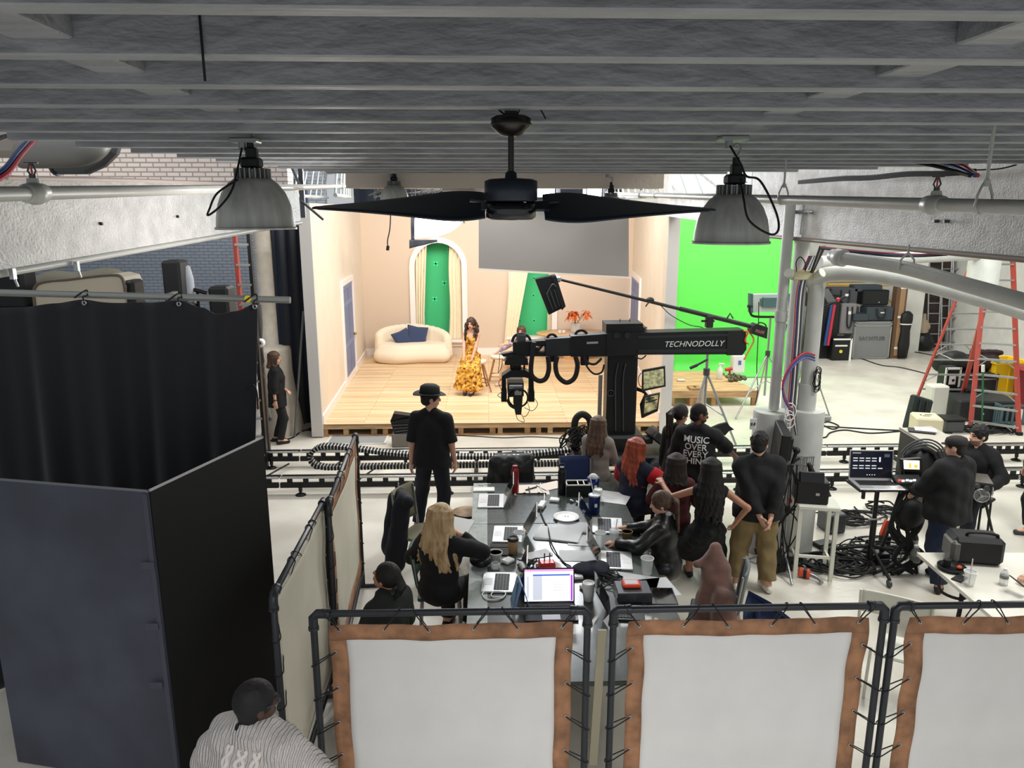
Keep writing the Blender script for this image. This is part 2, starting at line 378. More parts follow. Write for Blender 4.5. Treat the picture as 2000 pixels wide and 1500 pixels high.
    # clothes
    if bottom:
        kind, bm, inf, frac = bottom[0], bottom[1], bottom[2], bottom[3]
        if kind == 'pants':
            pr = [('ell', T3(at(0, 0, .02)), (.165*g*s+inf*.5, .118*g*s+inf*.6, .125*s), rt)] if seat is None else [('ell', T3(P0+Z*.02*s), (.17*g*s, .125*g*s, .125*s))]
            for key in 'lr':
                Hp, K, A, fd = J[key]; e = K+(A-K)*frac
                pr += [('cap', T3(Hp), T3(K), .09*s*g**.6+inf*.6, .062*s+inf), ('cap', T3(K), T3(e), .062*s+inf, .045*s+inf*1.1, 'flat')]
            blob('trousers', pr, bm, root, .01, .02*s, inf*.16, 42)
        else:
            pr = [('ell', T3(P0+Z*.02*s), (.17*g*s, .125*g*s, .125*s))]
            mid = (J['l'][1]+J['r'][1])/2; ft = (J['l'][2]+J['r'][2])/2; ft = Vector((ft.x, ft.y, loc[2]*0+frac))
            for q in (-1, -.33, .33, 1):
                o = Vector((q*.1*s, 0, 0)); kk = mid+o; ee = Vector((mid.x*.5+ft.x*.5, mid.y*.45+ft.y*.55, frac))+o*1.7
                pr += [('cap', T3(P0+o*.8), T3(kk), .10*s, .085*s+inf), ('cap', T3(kk), T3(ee), .085*s+inf, .10*s+inf, 'flat'), ('cap', T3(P0+o*.8), T3(ee), .1*s, .09*s+inf, 'flat')]
            blob('skirt', pr, bm, root, .011, .04*s, inf*.45, 55)
    if shoes is not None:
        sm_ = mat('shoe %d%d%d' % tuple(shoes), shoes, .55)
        for key in 'lr':
            Hp, K, A, fd = J[key]; dn = Vector((0, 0, 1))
            blob('shoe', [('cap', T3(A-dn*.035*s), T3(A+fd*.14*s-dn*.05*s), .045*s, .036*s), ('cap', T3(A-dn*.035*s), T3(A-fd*.05*s-dn*.043*s), .043*s, .04*s), ('cap', T3(A), T3(A-dn*.03*s), .043*s, .045*s)], sm_, root, .009, .015)
    if top:
        tm, slv, inf = top[0], top[1], top[2]; pr = []
        for p in torso:
            if p[0] == 'ell': pr.append(('ell', p[1], tuple(v+inf for v in p[2])) + p[3:])
            else: pr.append(('cap', p[1], p[2], p[3]+inf, p[4]+inf))
        if neckline: pr = [p for i, p in enumerate(pr) if i not in (4, 5)]
        if hem and seat is None: pr += [('cap', T3(at(q*.05*g, .004, .34)), T3(at(q*.078*g, .004, -.04-hem)), .098*g*s+inf, .118*g*s+inf, 'flat') for q in (-1, 0, 1)]
        for key in 'LR':
            S, E, Wp = J[key]
            if slv <= 0: continue
            a1 = min(slv, 1)*.9 if slv < 1 else 1
            pr.append(('cap', T3(S), T3(S+(E-S)*a1), ar[0]*s*g**.6+inf*1.1, ar[1]*s*g**.6+inf*1.1+(.012 if slv <= 1 else 0), *(('flat',) if slv <= 1 else ())))
            if slv > 1: pr.append(('cap', T3(E), T3(E+(Wp-E)*min(slv-1, 1)), ar[2]*s*g**.6+inf, ar[3]*s+inf*.9, 'flat'))
        if len(top) > 3 and top[3] == 'collar': pr.append(('cap', T3(nk-U*.01*s), T3(nk+U*.03*s), .062*s+inf, .056*s+inf, 'flat'))
        if neckline: pr.append(('ell', T3(at(0, .09, .53)), (.075*s, .1*s, .12*s), rt, 'sub'))
        blob(top[4] if len(top) > 4 else 'shirt', pr, tm, root, .009, .022*s, inf*.2, 38)
    J.update(hc=hc, HP=HP, hm=hm, hx=hx, hy=hy, hz=hz, nk=nk, at=at, s=s, root=root, P0=P0, Fw=Fw, U=U, Rt=Rt)
    if hair: add_hair(J, *hair)
    return J
def add_hair(J, style, color, length=.3, seed=1, vol=1., c2=None, fan=.09):
    HP, s, hm, root = J['HP'], J['s'], J['hm'], J['root']; rg = random.Random(seed)
    m = mat('hair %d%d%d' % tuple(color), color, (.68 if max(color) < 60 else .55) if style != 'buzz' else .8, noise=.45, nscale=26, bump=.5, bscale=34, stretch=(1, 1, .12) if style in ('long', 'bob') else None, c2=c2)
    pr = []
    cut = [('ell', T3(HP(0, .115, -.035)), (.066*s, .07*s, .095*s), hm, 'sub')]
    inf = {'buzz': .006, 'short': .014}.get(style, .02)*vol
    pr.append(('ell', T3(HP(0, -.016, .034)), ((.074+inf)*s, (.094+inf)*s, (.092+inf)*s), hm))
    if style in ('short', 'buzz'):
        pr.append(('ell', T3(HP(0, -.05, -.03)), ((.062+inf*.6)*s, (.052+inf)*s, .06*s), hm))
        if style == 'short':
            for i in range(26):
                a = rg.uniform(-2.6, 2.6); e = rg.uniform(.2, 1.4); x, y, z = math.sin(a)*math.cos(e), -math.cos(a)*math.cos(e), math.sin(e)
                p = HP(x*.084, y*.1-.016, z*.1+.034); pr.append(('cap', T3(p), T3(p+Vector((rg.uniform(-.02, .02), rg.uniform(-.02, .02), -.012))*s), .016*s, .011*s))
        cut = [('ell', T3(HP(0, .125, -.05)), (.09*s, .095*s, .105*s), hm, 'sub')]
    elif style == 'curly':
        for i in range(int(150*vol)):
            a = rg.uniform(-2.35, 2.35); t = rg.random(); z = .1-t*length; r = (.085+.05*min(t*2.2, 1))*rg.uniform(.75, 1.05)*vol
            x, y = math.sin(a)*r, -math.cos(a)*r*.95-.01
            if z < -.12 and abs(a) > 1.2: y = min(y, .06)
            p = HP(x, y, z); q = p+Vector((rg.uniform(-.03, .03), rg.uniform(-.03, .03), -.035))*s; pr.append(('cap', T3(p), T3(q), .019*s, .013*s, 0, 'hard'))
    elif style in ('long', 'bob'):
        n = 40
        for i in range(n):
            a = -2.15+4.3*i/(n-1); Ln = length*rg.uniform(.86, 1.05); ra = .089*vol
            p0 = HP(math.sin(a)*.05, -math.cos(a)*.06-.014, .104); pm = HP(math.sin(a)*ra*.9, -math.cos(a)*ra*1.02-.013, .076); p1 = HP(math.sin(a)*ra, -math.cos(a)*ra*1.12-.012, .025); p2 = HP(math.sin(a)*ra*1.04, -math.cos(a)*ra*1.13-.012, -.05)
            pts = [p0, pm, p1, p2]; bk = 1 if abs(a) < 1.5 else .55
            z = -.05; k = 0
            while z > .11-Ln and k < 12:
                z = max(z-.07, .11-Ln); k += 1; sp = 1.06+fan*min(k, 3 if fan < .1 else 6)*vol
                base = HP(math.sin(a)*ra*sp, 0, 0); q = HP(math.sin(a)*ra*sp+rg.uniform(-.006, .006), -math.cos(a)*ra*1.1*(1-.06*k)-.012-.022*min(k, 3)*bk*(1 if math.cos(a) > 0 else 0), -.05)
                q = Vector((q.x+.009*math.sin(k*1.6+i*1.3), q.y+.008*math.cos(k*1.9+i*2.1), p2.z+(z+.05)*s)); pts.append(q)
            for j in range(len(pts)-1):
                r0 = .022-.011*j/len(pts); r1 = .022-.011*(j+1)/len(pts); pr.append(('cap', T3(pts[j]), T3(pts[j+1]), r0*s, r1*s, 0, 'hard'))
    elif style == 'pony':
        for i in range(14):
            a = rg.uniform(-.5, .5); p = HP(a*.03, -.11, .06+rg.uniform(-.02, .02)); q = HP(a*.1, -.15-rg.random()*.03, 0); e = HP(a*.13, -.12-rg.random()*.03, -length+.1+rg.uniform(-.04, .04))
            pr += [('cap', T3(p), T3(q), .018*s, .017*s, 0, 'hard'), ('cap', T3(q), T3(e), .017*s, .007*s, 0, 'hard')]
    elif style == 'bun':
        pr.append(('ell', T3(HP(0, -.045, -.03)), (.066*s, .06*s, .075*s), hm)); pr.append(('ell', T3(HP(0, -.085, -.105)), (.038*s, .035*s, .034*s), hm))
    blob('hair', pr+cut, m, root, .007, .012*s)
# ---------- the building
m_white = mat('white paint', (222, 222, 216), .5, noise=.06, nscale=3, bump=.15, bscale=40)
m_joist = mat('painted timber', (160, 162, 165), .5, noise=.1, nscale=12, bump=.55, bscale=26, stretch=(.35, 1, 1))
m_plaster = mat('rough plaster', (214, 212, 208), .4, noise=.12, nscale=9, bump=.45, bscale=60)
m_pipe = mat('painted pipe', (196, 197, 192), .4, noise=.05, nscale=6)
m_black = mat('black', (18, 18, 20), .55); m_black2 = mat('black metal', (26, 27, 29), .38, .2); m_rub = mat('black rubber', (22, 22, 23), .7)
m_steel = mat('steel', (170, 172, 174), .3, .9); m_dsteel = mat('dark steel', (84, 86, 90), .4, .7)
def brick(name, c1, c2, mort, sc=1):
    m = mat(name, c1, .6); N = m.node_tree.nodes; L = m.node_tree.links; b = N['Principled BSDF']
    t = N.new('ShaderNodeTexBrick'); t.inputs['Color1'].default_value = (*lin(c1), 1); t.inputs['Color2'].default_value = (*lin(c2), 1); t.inputs['Mortar'].default_value = (*lin(mort), 1)
    t.inputs['Scale'].default_value = 1; t.inputs['Brick Width'].default_value = .22*sc; t.inputs['Row Height'].default_value = .078*sc; t.inputs['Mortar Size'].default_value = .01*sc; t.inputs['Mortar Smooth'].default_value = .4
    tc = N.new('ShaderNodeTexCoord'); s = N.new('ShaderNodeSeparateXYZ'); k = N.new('ShaderNodeCombineXYZ'); a = N.new('ShaderNodeMath')
    L.new(tc.outputs['Object'], s.inputs[0]); L.new(s.outputs['X'], a.inputs[0]); L.new(s.outputs['Y'], a.inputs[1]); L.new(a.outputs[0], k.inputs[0]); L.new(s.outputs['Z'], k.inputs[1]); L.new(k.outputs[0], t.inputs['Vector']); L.new(t.outputs['Color'], b.inputs['Base Color'])
    n = N.new('ShaderNodeTexNoise'); n.inputs['Scale'].default_value = 30; ad = N.new('ShaderNodeMath'); ad.operation = 'MULTIPLY_ADD'; ad.inputs[1].default_value = -1.2
    L.new(t.outputs['Fac'], ad.inputs[0]); L.new(n.outputs['Fac'], ad.inputs[2]); bp = N.new('ShaderNodeBump'); bp.inputs['Distance'].default_value = .015; L.new(ad.outputs[0], bp.inputs['Height']); L.new(bp.outputs[0], b.inputs['Normal'])
    return m
m_brick = brick('painted brick', (226, 214, 206), (232, 224, 216), (178, 160, 152), .62)
m_brick2 = brick('dim bluish brick', (172, 182, 196), (166, 176, 192), (148, 156, 172))  # bluish tone of the dim left side put into the brick colour
# worn, glossy painted concrete
m_floor = mat('painted concrete', (222, 218, 206), .3, noise=.12, nscale=.9, bump=.12, bscale=16, c2=(196, 190, 178))
N = m_floor.node_tree.nodes; Lk = m_floor.node_tree.links
nn = N.new('ShaderNodeTexNoise'); nn.inputs['Scale'].default_value = 2.2; nn.inputs['Detail'].default_value = 6; rr = N.new('ShaderNodeMapRange'); rr.inputs['To Min'].default_value = .16; rr.inputs['To Max'].default_value = .55
tcn = N.new('ShaderNodeTexCoord'); Lk.new(tcn.outputs['Object'], nn.inputs[0]); Lk.new(nn.outputs['Fac'], rr.inputs[0]); Lk.new(rr.outputs[0], N['Principled BSDF'].inputs['Roughness'])
YB = 22.2
struct('floor', MB().box((1, 11, -.05), (26, 27, .1)), m_floor)
b = MB().box((7.5, YB+.1, 3.4), (13, .2, 6.8)); struct('wall_back', b, m_white)
b = MB().box((-7.9, 19.4, 3.4), (7.8, .2, 6.8)); struct("wall_back_left", b, m_brick2)
struct('wall_left', MB().box((-11.9, 11, 3.4), (.2, 27, 6.8)), m_brick2)
struct('wall_right', MB().box((13.9, 11, 3.4), (.2, 27, 6.8)), m_white)
struct('ceiling_main', MB().box((1, 15.3, 6.85), (26, 15.4, .1)), mat('dark ceiling', (40, 46, 58), .8))
# mezzanine ceiling: joists, boards and blocking
def xl(d): return -2.22-(3.2-d)*.25
def xr(d): return 3.9 if d < 5.1 else 3.9-(d-5.1)*1.2
JZ = H+.304; SP = .383; NJ = 15
ordn = 'first second third fourth fifth sixth seventh eighth ninth tenth eleventh twelfth thirteenth fourteenth fifteenth sixteenth'.split()
for i in range(-2, NJ):
    y = 1.27+SP*i; b = MB().box(((xl(y)+xr(y))/2, y+.027, JZ+.115), (xr(y)-xl(y), .054, .23), bev=.004)
    struct('ceiling_beam', b, m_joist, None if i < 0 else 'grey painted ceiling joist, %s from the top of the photo' % ordn[i])
ye = 1.27+SP*NJ
struct('trim_1', MB().box(((xl(ye)+xr(ye))/2, ye+.09, JZ+.06), (xr(ye)-xl(ye), .18, .34)), mat('cream beam', (214, 200, 186), .5, bump=.2, bscale=30))
b = MB(); b.add([(xl(-.5), -.5, JZ+.23), (xr(0), -.5, JZ+.23), (xr(0), 5.1, JZ+.23), (xr(ye), ye+.18, JZ+.23), (xl(ye), ye+.18, JZ+.23)] , [(0, 1, 2, 3, 4)])
b.prism([(xl(-.5), -.5, JZ+.23), (xr(0), -.5, JZ+.23), (xr(0), 5.1, JZ+.23), (xr(ye), ye+.18, JZ+.23), (xl(ye), ye+.18, JZ+.23)], Vector((0, 0, 1)), .05); struct('ceiling', b, m_joist)
lx = [(-2.0+.0, )]
lpx = [(101, 112), (241, 168), (343, 210), (444, 238), (507, 257), (553, 273)]; rpx = [(1940, 112), (1715, 186), (1580, 222), (1480, 252), (1405, 277), (1355, 296)]
for nm, L_ in (('left', lpx), ('right', rpx)):
    for i, (px, py) in enumerate(L_):
        y0 = 1.27+SP*i+.054; p = gz(px, py, JZ); b = MB().box((p.x, y0+(SP-.054)/2, JZ+.125), (.12, SP-.054, .19), bev=.004)
        struct('ceiling_beam', b, m_joist, 'painted blocking piece between joists, %s of the %s-hand row' % (ordn[i], nm))
b = MB().cyl(gz(205, 44, JZ+.1), gz(240, 52, JZ+.07), .011); tag(b.build('conduit_stub', m_pipe), 'cut off white conduit stub between the two front joists', 'pipe')
b = MB().box(gy(394, 81, 1.27+SP-.004)+Vector((0, 0, 0)), (.0035, .006, .15)); tag(b.build('joist_gap', m_black), 'thin dark vertical split in the second ceiling joist', 'gap')
# upper brick wall and long plaster beams
b = MB().box((-5.6, 8.6, 4.75), (6.9, .25, 1.5)); struct('wall_left_upper', b, m_brick, 'rough white painted brick wall under the ceiling edge')
def slab(name, a, b_, z0a, z1a, z0b, z1b, th, m, lab):
    a = Vector((*a, 0)); c = Vector((*b_, 0)); n = Vector((-(c-a).y, (c-a).x, 0)).normalized()*th; Z = Vector((0, 0, 1)); B = MB()
    vs = [a+Z*z0a, c+Z*z0b, c+Z*z1b, a+Z*z1a]; vs += [v+n for v in vs]
    B.add(vs, [(0, 1, 2, 3), (7, 6, 5, 4), (4, 5, 1, 0), (3, 2, 6, 7), (5, 6, 2, 1), (0, 3, 7, 4)]); return tag(B.build(name, m), lab, None, None, 'structure')
A0 = (-2.42, 2.6); A1 = (-1.78, 7.4)
def zat(px, py, A, B): return gpl(px, py, A, B)
pa = gpl(0, 530, A0, A1); pb = gpl(590, 432, A0, A1)
sl = (pb.z-pa.z)/(pb.y-pa.y); z0 = lambda y: pa.z+sl*(y-pa.y)
za, zb = gpl(0, 345, A0, A1), gpl(585, 364, A0, A1); sz = (zb.z-za.z)/(zb.y-za.y); slab('beam', A0, A1, z0(A0[1]), za.z+sz*(A0[1]-za.y), z0(A1[1]), za.z+sz*(A1[1]-za.y), .28, m_plaster, 'long white plaster beam along the left, under the brick')
b = MB(); n = Vector((.03, 0, 0)); b.tube([Vector((*A0, z0(A0[1])-.012))+n*0, Vector((*A1, z0(A1[1])-.012))], .018); tag(b.build('conduit', m_pipe), 'thin white conduit along the bottom edge of the left beam', 'pipe')
b = MB(); q = [gpl(0, 347, A0, A1)+n, gpl(250, 352, A0, A1)+n, gpl(455, 359, A0, A1)+n, gpl(585, 366, A0, A1)+n]; b.tube(q, .011); tag(b.build('conduit', mat('conduit', (205, 190, 182), .5)), 'thin conduit along the top of the left plaster beam', 'pipe')
C0 = (3.9, 4.6); C1 = (3.30, 9.6)
pa2 = gpl(2000, 504, C0, C1); pb2 = gpl(1550, 464, C0, C1); sl2 = (pb2.z-pa2.z)/(pb2.y-pa2.y); z2 = lambda y: pa2.z+sl2*(y-pa2.y)
slab('beam', (4.05, 3.2), (3.30, 9.6), z2(3.2), JZ+.3, z2(9.6), JZ+.3, -.35, m_plaster, 'long white plaster beam along the right, above the columns')
b = MB(); b.tube([(4.03, 3.4, z2(3.4)-.01), (3.28, 9.6, z2(9.6)-.01)], .022); tag(b.build('conduit', mat('brown steel', (128, 116, 106), .5)), 'brownish steel angle along the bottom of the right beam', 'pipe')
pc = gpl(1330, 405, (2.9, 12.5), (3.3, 9.6))
slab('beam', (3.30, 9.62), (2.95, 13.3), z2(9.6)+.08, JZ+.3, 3.97, JZ+.3, -.35, m_plaster, 'far stretch of the right white beam behind the hanging lamp')
# columns of the right side: drums, posts and pipes
def col_drum(px, yd, r, ztop, lab, taper=1.0, z0=0, rc=None):
    X = gy(px, 850, yd).x; b = MB().lathe([(r*1.02, 0), (r, .02), (r*taper, ztop-.03), (r*taper*.96, ztop)], (X, yd, 0), 30); t = b.build('column_base', m_pipe, None); return X, tag(t, lab, None, None, 'structure')
DY = 8.5
X1, _ = col_drum(1505, DY-.05, .215, gy(1500, 800, DY).z, 'left white column drum with a switch plate')
X2, _ = col_drum(1572, DY, .20, gy(1570, 800, DY).z, 'right white column drum with cords hanging on it')
def pole(pts, r, name, lab, m=m_pipe, n=16, coll=()):
    t = MB().tube(pts, r, n); o = t.build(name, m); tag(o, lab, 'pipe')
    for c, rr_, hh in coll:
        part(o, 'collar', MB().cyl(Vector(c)-Vector((0, 0, hh/2)), Vector(c)+Vector((0, 0, hh/2)), rr_, n=18), m)
    return o
zt = lambda px, py: gy(px, py, DY).z
p1t = gy(1524, 395, DY-.08); p1b = gy(1500, 800, DY-.08)
pole([(X1+.0, DY-.08, p1t.z), (X1, DY-.08, p1b.z)], .06, 'downpipe', 'slim white pole rising to the ceiling in front of the column', coll=[((X1, DY-.08, zt(1510, 615)), .072, .12)])
Xm = gy(1556, 600, DY+.1).x
tag(MB().tube([(Xm, DY+.1, z2(8.5)), (Xm, DY+.1, .8)], .085, 18).build('column', m_pipe), 'white round column shaft under the right beam', None, None, 'structure')
X3 = gy(1583, 700, DY+.02).x
elb = bez([(X3, DY+.02, zt(1583, 850)), (X3, DY+.02, zt(1583, 740)), (X3, DY+.02, zt(1583, 580)), gy(1592, 545, DY)+Vector((0, 0, 0)), gy(1650, 534, DY-.2), gy(1760, 545, DY-.6), gy(1905, 580, DY-1.1), gy(2040, 620, DY-1.5)], 8)
pole(elb, .088, 'duct_pipe', 'fat white pipe bending from the column towards the right', coll=[((X3, DY+.02, zt(1583, 775)), .105, .32)])
e2 = [gy(1640, 503, 6.6), gy(1760, 522, 6.0), gy(1900, 560, 5.3), gy(2040, 600, 4.75)]
o = pole(bez([gy(1628, 498, 6.75)]+e2, 6), .055, 'drain_pipe', 'white pipe sloping down to the right below the beam')
b = MB().lathe([(.05, -.04), (.075, -.035), (.075, .05), (.06, .06)], e2[0], 18, rot=(e2[1]-e2[0]).to_track_quat('Z', 'Y').to_matrix()); part(o, 'end_bell', b, m_pipe, None, True)
hp = gy(1771, 520, 5.95); b = MB(); 
for q in (-.06, .06): b.tube([hp+Vector((q, 0, -.03)), hp+Vector((q*.9, 0, .05)), hp+Vector((0, 0, .11)), hp+Vector((0, 0, .17))], .008, 6)
part(o, 'hanger', b, m_pipe, None, True)
pole(bez([gy(1600, 512, 9.2), gy(1700, 508, 9.4), gy(1800, 502, 9.6), gy(1918, 497, 10.15)], 5), .075, 'duct_pipe', 'pale wrapped pipe running level behind the sloping white pipe', coll=[])
b = MB().lathe([(.2, -.3), (.2, 6.8-gy(1922, 520, 10.2).z)], gy(1922, 520, 10.2), 20); tag(b.build('duct', mat('pale duct', (226, 230, 222), .35, noise=.05, nscale=5)), 'pale round duct drop behind the red ladder top', 'duct')
# brass clamp block and switch plate on the columns
b = MB().box(gy(1567, 537, DY-.16), (.24, .1, .11), bev=.01); o = tag(b.build('junction_box', mat('cream box', (196, 188, 150), .5)), 'cream junction box strapped across the white columns', 'box')
for q in (1543, 1592): part(o, 'floodlight', MB().lathe([(.03, 0), (.055, .08), (.05, .1)], gy(q, 540, DY-.2), 14, rot=(60, 0, 30 if q > 1560 else -30)), mat('lamp glass', (214, 214, 200), .3), None, True)
b = MB().box(gy(1471, 828, DY-.28), (.075, .012, .13), bev=.004); o = tag(b.build('switch_plate', m_white), 'white double switch plate on the left column drum', 'switch')
for q in (-.015, .018): part(o, 'switch', MB().box(gy(1471, 828, DY-.29)+Vector((q, 0, 0)), (.012, .012, .03)), m_dsteel, None, True)
# left column with its wide base
b = MB(); b.lathe([(.50, 0), (.47, .3), (.40, .75), (.36, 1.15), (.355, 1.55), (.34, 1.6), (.2, 1.64), (.16, 1.66), (.155, 2.4), (.16, 2.42), (.16, 2.45), (.152, 2.47), (.15, 3.3), (.156, 3.32), (.156, 3.35), (.15, 3.37), (.15, 5.0)], (gy(523, 600, 13.75).x, 13.75, 0), 28)
tag(b.build('column', mat('cream column', (214, 204, 188), .5, noise=.08, nscale=6)), 'cream round column with a wide flared base behind the standing woman', None, None, 'structure')
# ---------- the built living-room set on its pallet stage
SZ = .235
FL = gz(630, 828, SZ); FR = gz(1290, 824, SZ); BL = gz(718, 690, SZ); BR = gz(1233, 694, SZ)
YF = (FL.y+FR.y)/2; YBK = (BL.y+BR.y)/2
FL = Vector((FL.x, YF, 0)); FR = Vector((FR.x, YF, 0)); BL = Vector((gz(718, 690, SZ).x, YBK, 0)); BR = Vector((gz(1233, 694, SZ).x, YBK, 0))
ZT = 4.17
m_wall = mat('cream set wall', (224, 210, 192), .6, noise=.03, nscale=2); m_wallb = mat('beige set wall', (208, 188, 168), .65)
m_trim = mat('white gloss trim', (236, 228, 224), .35); m_green = mat('chroma green cloth', (72, 196, 128), .75); m_gscr = mat('chroma green paint', (92, 212, 82), .6, noise=.04, nscale=1.5)
m_flat = mat('bare flat edge', (206, 202, 198), .6)
def plank(name, c1, c2, c3, w=.16, ln=1.9):
    m = mat(name, c1, .38); N = m.node_tree.nodes; L = m.node_tree.links; b = N['Principled BSDF']
    t = N.new('ShaderNodeTexBrick'); t.inputs['Color1'].default_value = (*lin(c1), 1); t.inputs['Color2'].default_value = (*lin(c2), 1); t.inputs['Mortar'].default_value = (*lin(c3), 1)
    t.inputs['Scale'].default_value = 1; t.inputs['Brick Width'].default_value = ln; t.inputs['Row Height'].default_value = w; t.inputs['Mortar Size'].default_value = .006; t.inputs['Bias'].default_value = 0; t.inputs['Mortar Smooth'].default_value = .3; t.offset = .37
    tc = N.new('ShaderNodeTexCoord'); L.new(tc.outputs['Object'], t.inputs['Vector'])
    mp = N.new('ShaderNodeMapping'); mp.inputs['Scale'].default_value = (.5, 9, 1); n = N.new('ShaderNodeTexNoise'); n.inputs['Scale'].default_value = 2.5; n.inputs['Detail'].default_value = 6; L.new(tc.outputs['Object'], mp.inputs[0]); L.new(mp.outputs[0], n.inputs['Vector'])
    mx = N.new('ShaderNodeMixRGB'); mx.blend_type = 'OVERLAY'; mx.inputs[0].default_value = .42; L.new(t.outputs['Color'], mx.inputs[1]); L.new(n.outputs['Fac'], mx.inputs[2]); L.new(mx.outputs[0], b.inputs['Base Color']); return m
m_plank = plank('oak laminate', (236, 208, 170), (212, 176, 132), (168, 126, 88), .11, 2.3)
m_ply = mat('raw pine', (214, 176, 130), .7, noise=.22, nscale=5, stretch=(.4, 4, 4)); m_ply2 = mat('pine batten', (196, 152, 106), .7, noise=.25, nscale=6)
# stage: deck on pallets
st = thing('stage_platform', 'oak laminate stage floor raised on wooden pallets under the built room', 'stage', (0, YF, 0))
b = MB(); b.prism([(FL.x-.02, YF, SZ-.02), (FR.x+.02, YF, SZ-.02), (BR.x+.05, YBK+.1, SZ-.02), (BL.x-.05, YBK+.1, SZ-.02)], Vector((0, 0, 1)), .02); part(st, 'laminate_floor', b, m_plank, None, True)
W = FR.x-FL.x; part(st, 'fascia_board', MB().box(((FL.x+FR.x)/2, YF+.02, SZ-.06), (W+.04, .03, .075)), m_ply, None, True)
part(st, 'bottom_board', MB().box(((FL.x+FR.x)/2, YF+.06, .012), (W+.02, .12, .024)), m_ply2, None, True)
for px in (634, 675, 730, 752, 800, 866, 900, 962, 977, 1030, 1052, 1075, 1140, 1190, 1247, 1280):
    x = gy(px, 836, YF).x; part(st, 'pallet_block', MB().box((x, YF+.07, .085), (.09+.03*random.random(), .1, .13)), m_ply if px % 2 else m_ply2, None, True)
for yy in np.arange(YF+.9, YBK, 1.1): part(st, 'pallet_runner', MB().box(((FL.x+FR.x)/2, yy, .1), (W, .1, .2)), m_ply2, None, True)
# walls of the set, each a flat with its own thickness
def flatwall(name, a, b_, th, z0, z1, m, lab, parent=None):
    n = Vector((-(b_-a).y, (b_-a).x, 0)).normalized()*th; B = MB(); Z = Vector((0, 0, 1))
    B.prism([a+Z*z0, b_+Z*z0, b_+Z*z1, a+Z*z1], n.normalized(), abs(th)); return B
o = tag(flatwall('x', FL, BL, .16, .02, ZT, None, '').build('set_wall', [m_wall]), 'cream left wall of the built room, with a blue door', 'set wall'); SWL = o
o = tag(flatwall('x', FR, BR, -.16, .02, ZT, None, '').build('set_wall', [m_wall]), 'cream right wall of the built room, beside the green screen', 'set wall'); SWR = o
for o_, a, sg in ((SWL, FL, -1), (SWR, FR, 1)):
    part(o_, 'end_post', MB().box((a.x+sg*.082, YF-.035, ZT/2+.01), (.2, .07, ZT-.02)), m_flat, None, True)
def baseb(o_, a, b_, inset, h=.16):
    d = (b_-a).normalized(); n = Vector((d.y, -d.x, 0))*inset; Z = Vector((0, 0, 1)); B = MB(); B.prism([a+Z*SZ+n*0, b_+Z*SZ, b_+Z*(SZ+h), a+Z*(SZ+h)], n.normalized(), abs(inset)); return part(o_, 'skirting_board', B, m_trim, None, True)
baseb(SWL, FL, BL, .03); baseb(SWR, FR, BR, -.03)
# back wall with two window openings (arched tops)
def bw(px, py): return gy(px, py, YBK)
w1 = (bw(812, 600).x, bw(903, 600).x, bw(860, 662).z, bw(860, 474).z); w2 = (bw(1003, 600).x, bw(1078, 600).x, bw(1040, 656).z, bw(860, 474).z)
B = MB(); xs0, xs1 = BL.x-.05, BR.x+.05; TH = .14
def wq(x0, x1, za0, za1, zb0, zb1): B.prism([(x0, YBK, za0), (x1, YBK, zb0), (x1, YBK, zb1), (x0, YBK, za1)], Vector((0, 1, 0)), TH)
wq(xs0, w1[0], .02, ZT, .02, ZT); wq(w1[1], w2[0], .02, ZT, .02, ZT); wq(w2[1], xs1, .02, ZT, .02, ZT)
def arc(w, k, n=14, grow=0.):
    r = (w[1]-w[0])/2; cx = (w[0]+w[1])/2; a = math.pi*(1-k/n); return cx+(r+grow)*math.cos(a), w[3]-r+(r+grow)*math.sin(a)
for w in (w1, w2):
    wq(w[0], w[1], .02, w[2], .02, w[2])
    for k in range(14):
        x0, z0_ = arc(w, k); x1, z1_ = arc(w, k+1); wq(x0, x1, z0_, ZT, z1_, ZT)
SWB = tag(B.build('set_wall', [m_wallb]), 'beige back wall of the built room with two arched windows', 'set wall')
for (xa, xb) in ((BL.x, w1[0]-.2), (w1[1]+.2, w2[0]-.2), (w2[1]+.2, BR.x)): part(SWB, 'skirting_board', MB().box(((xa+xb)/2, YBK-.015, SZ+.09), (xb-xa, .03, .18)), m_trim, None, True)
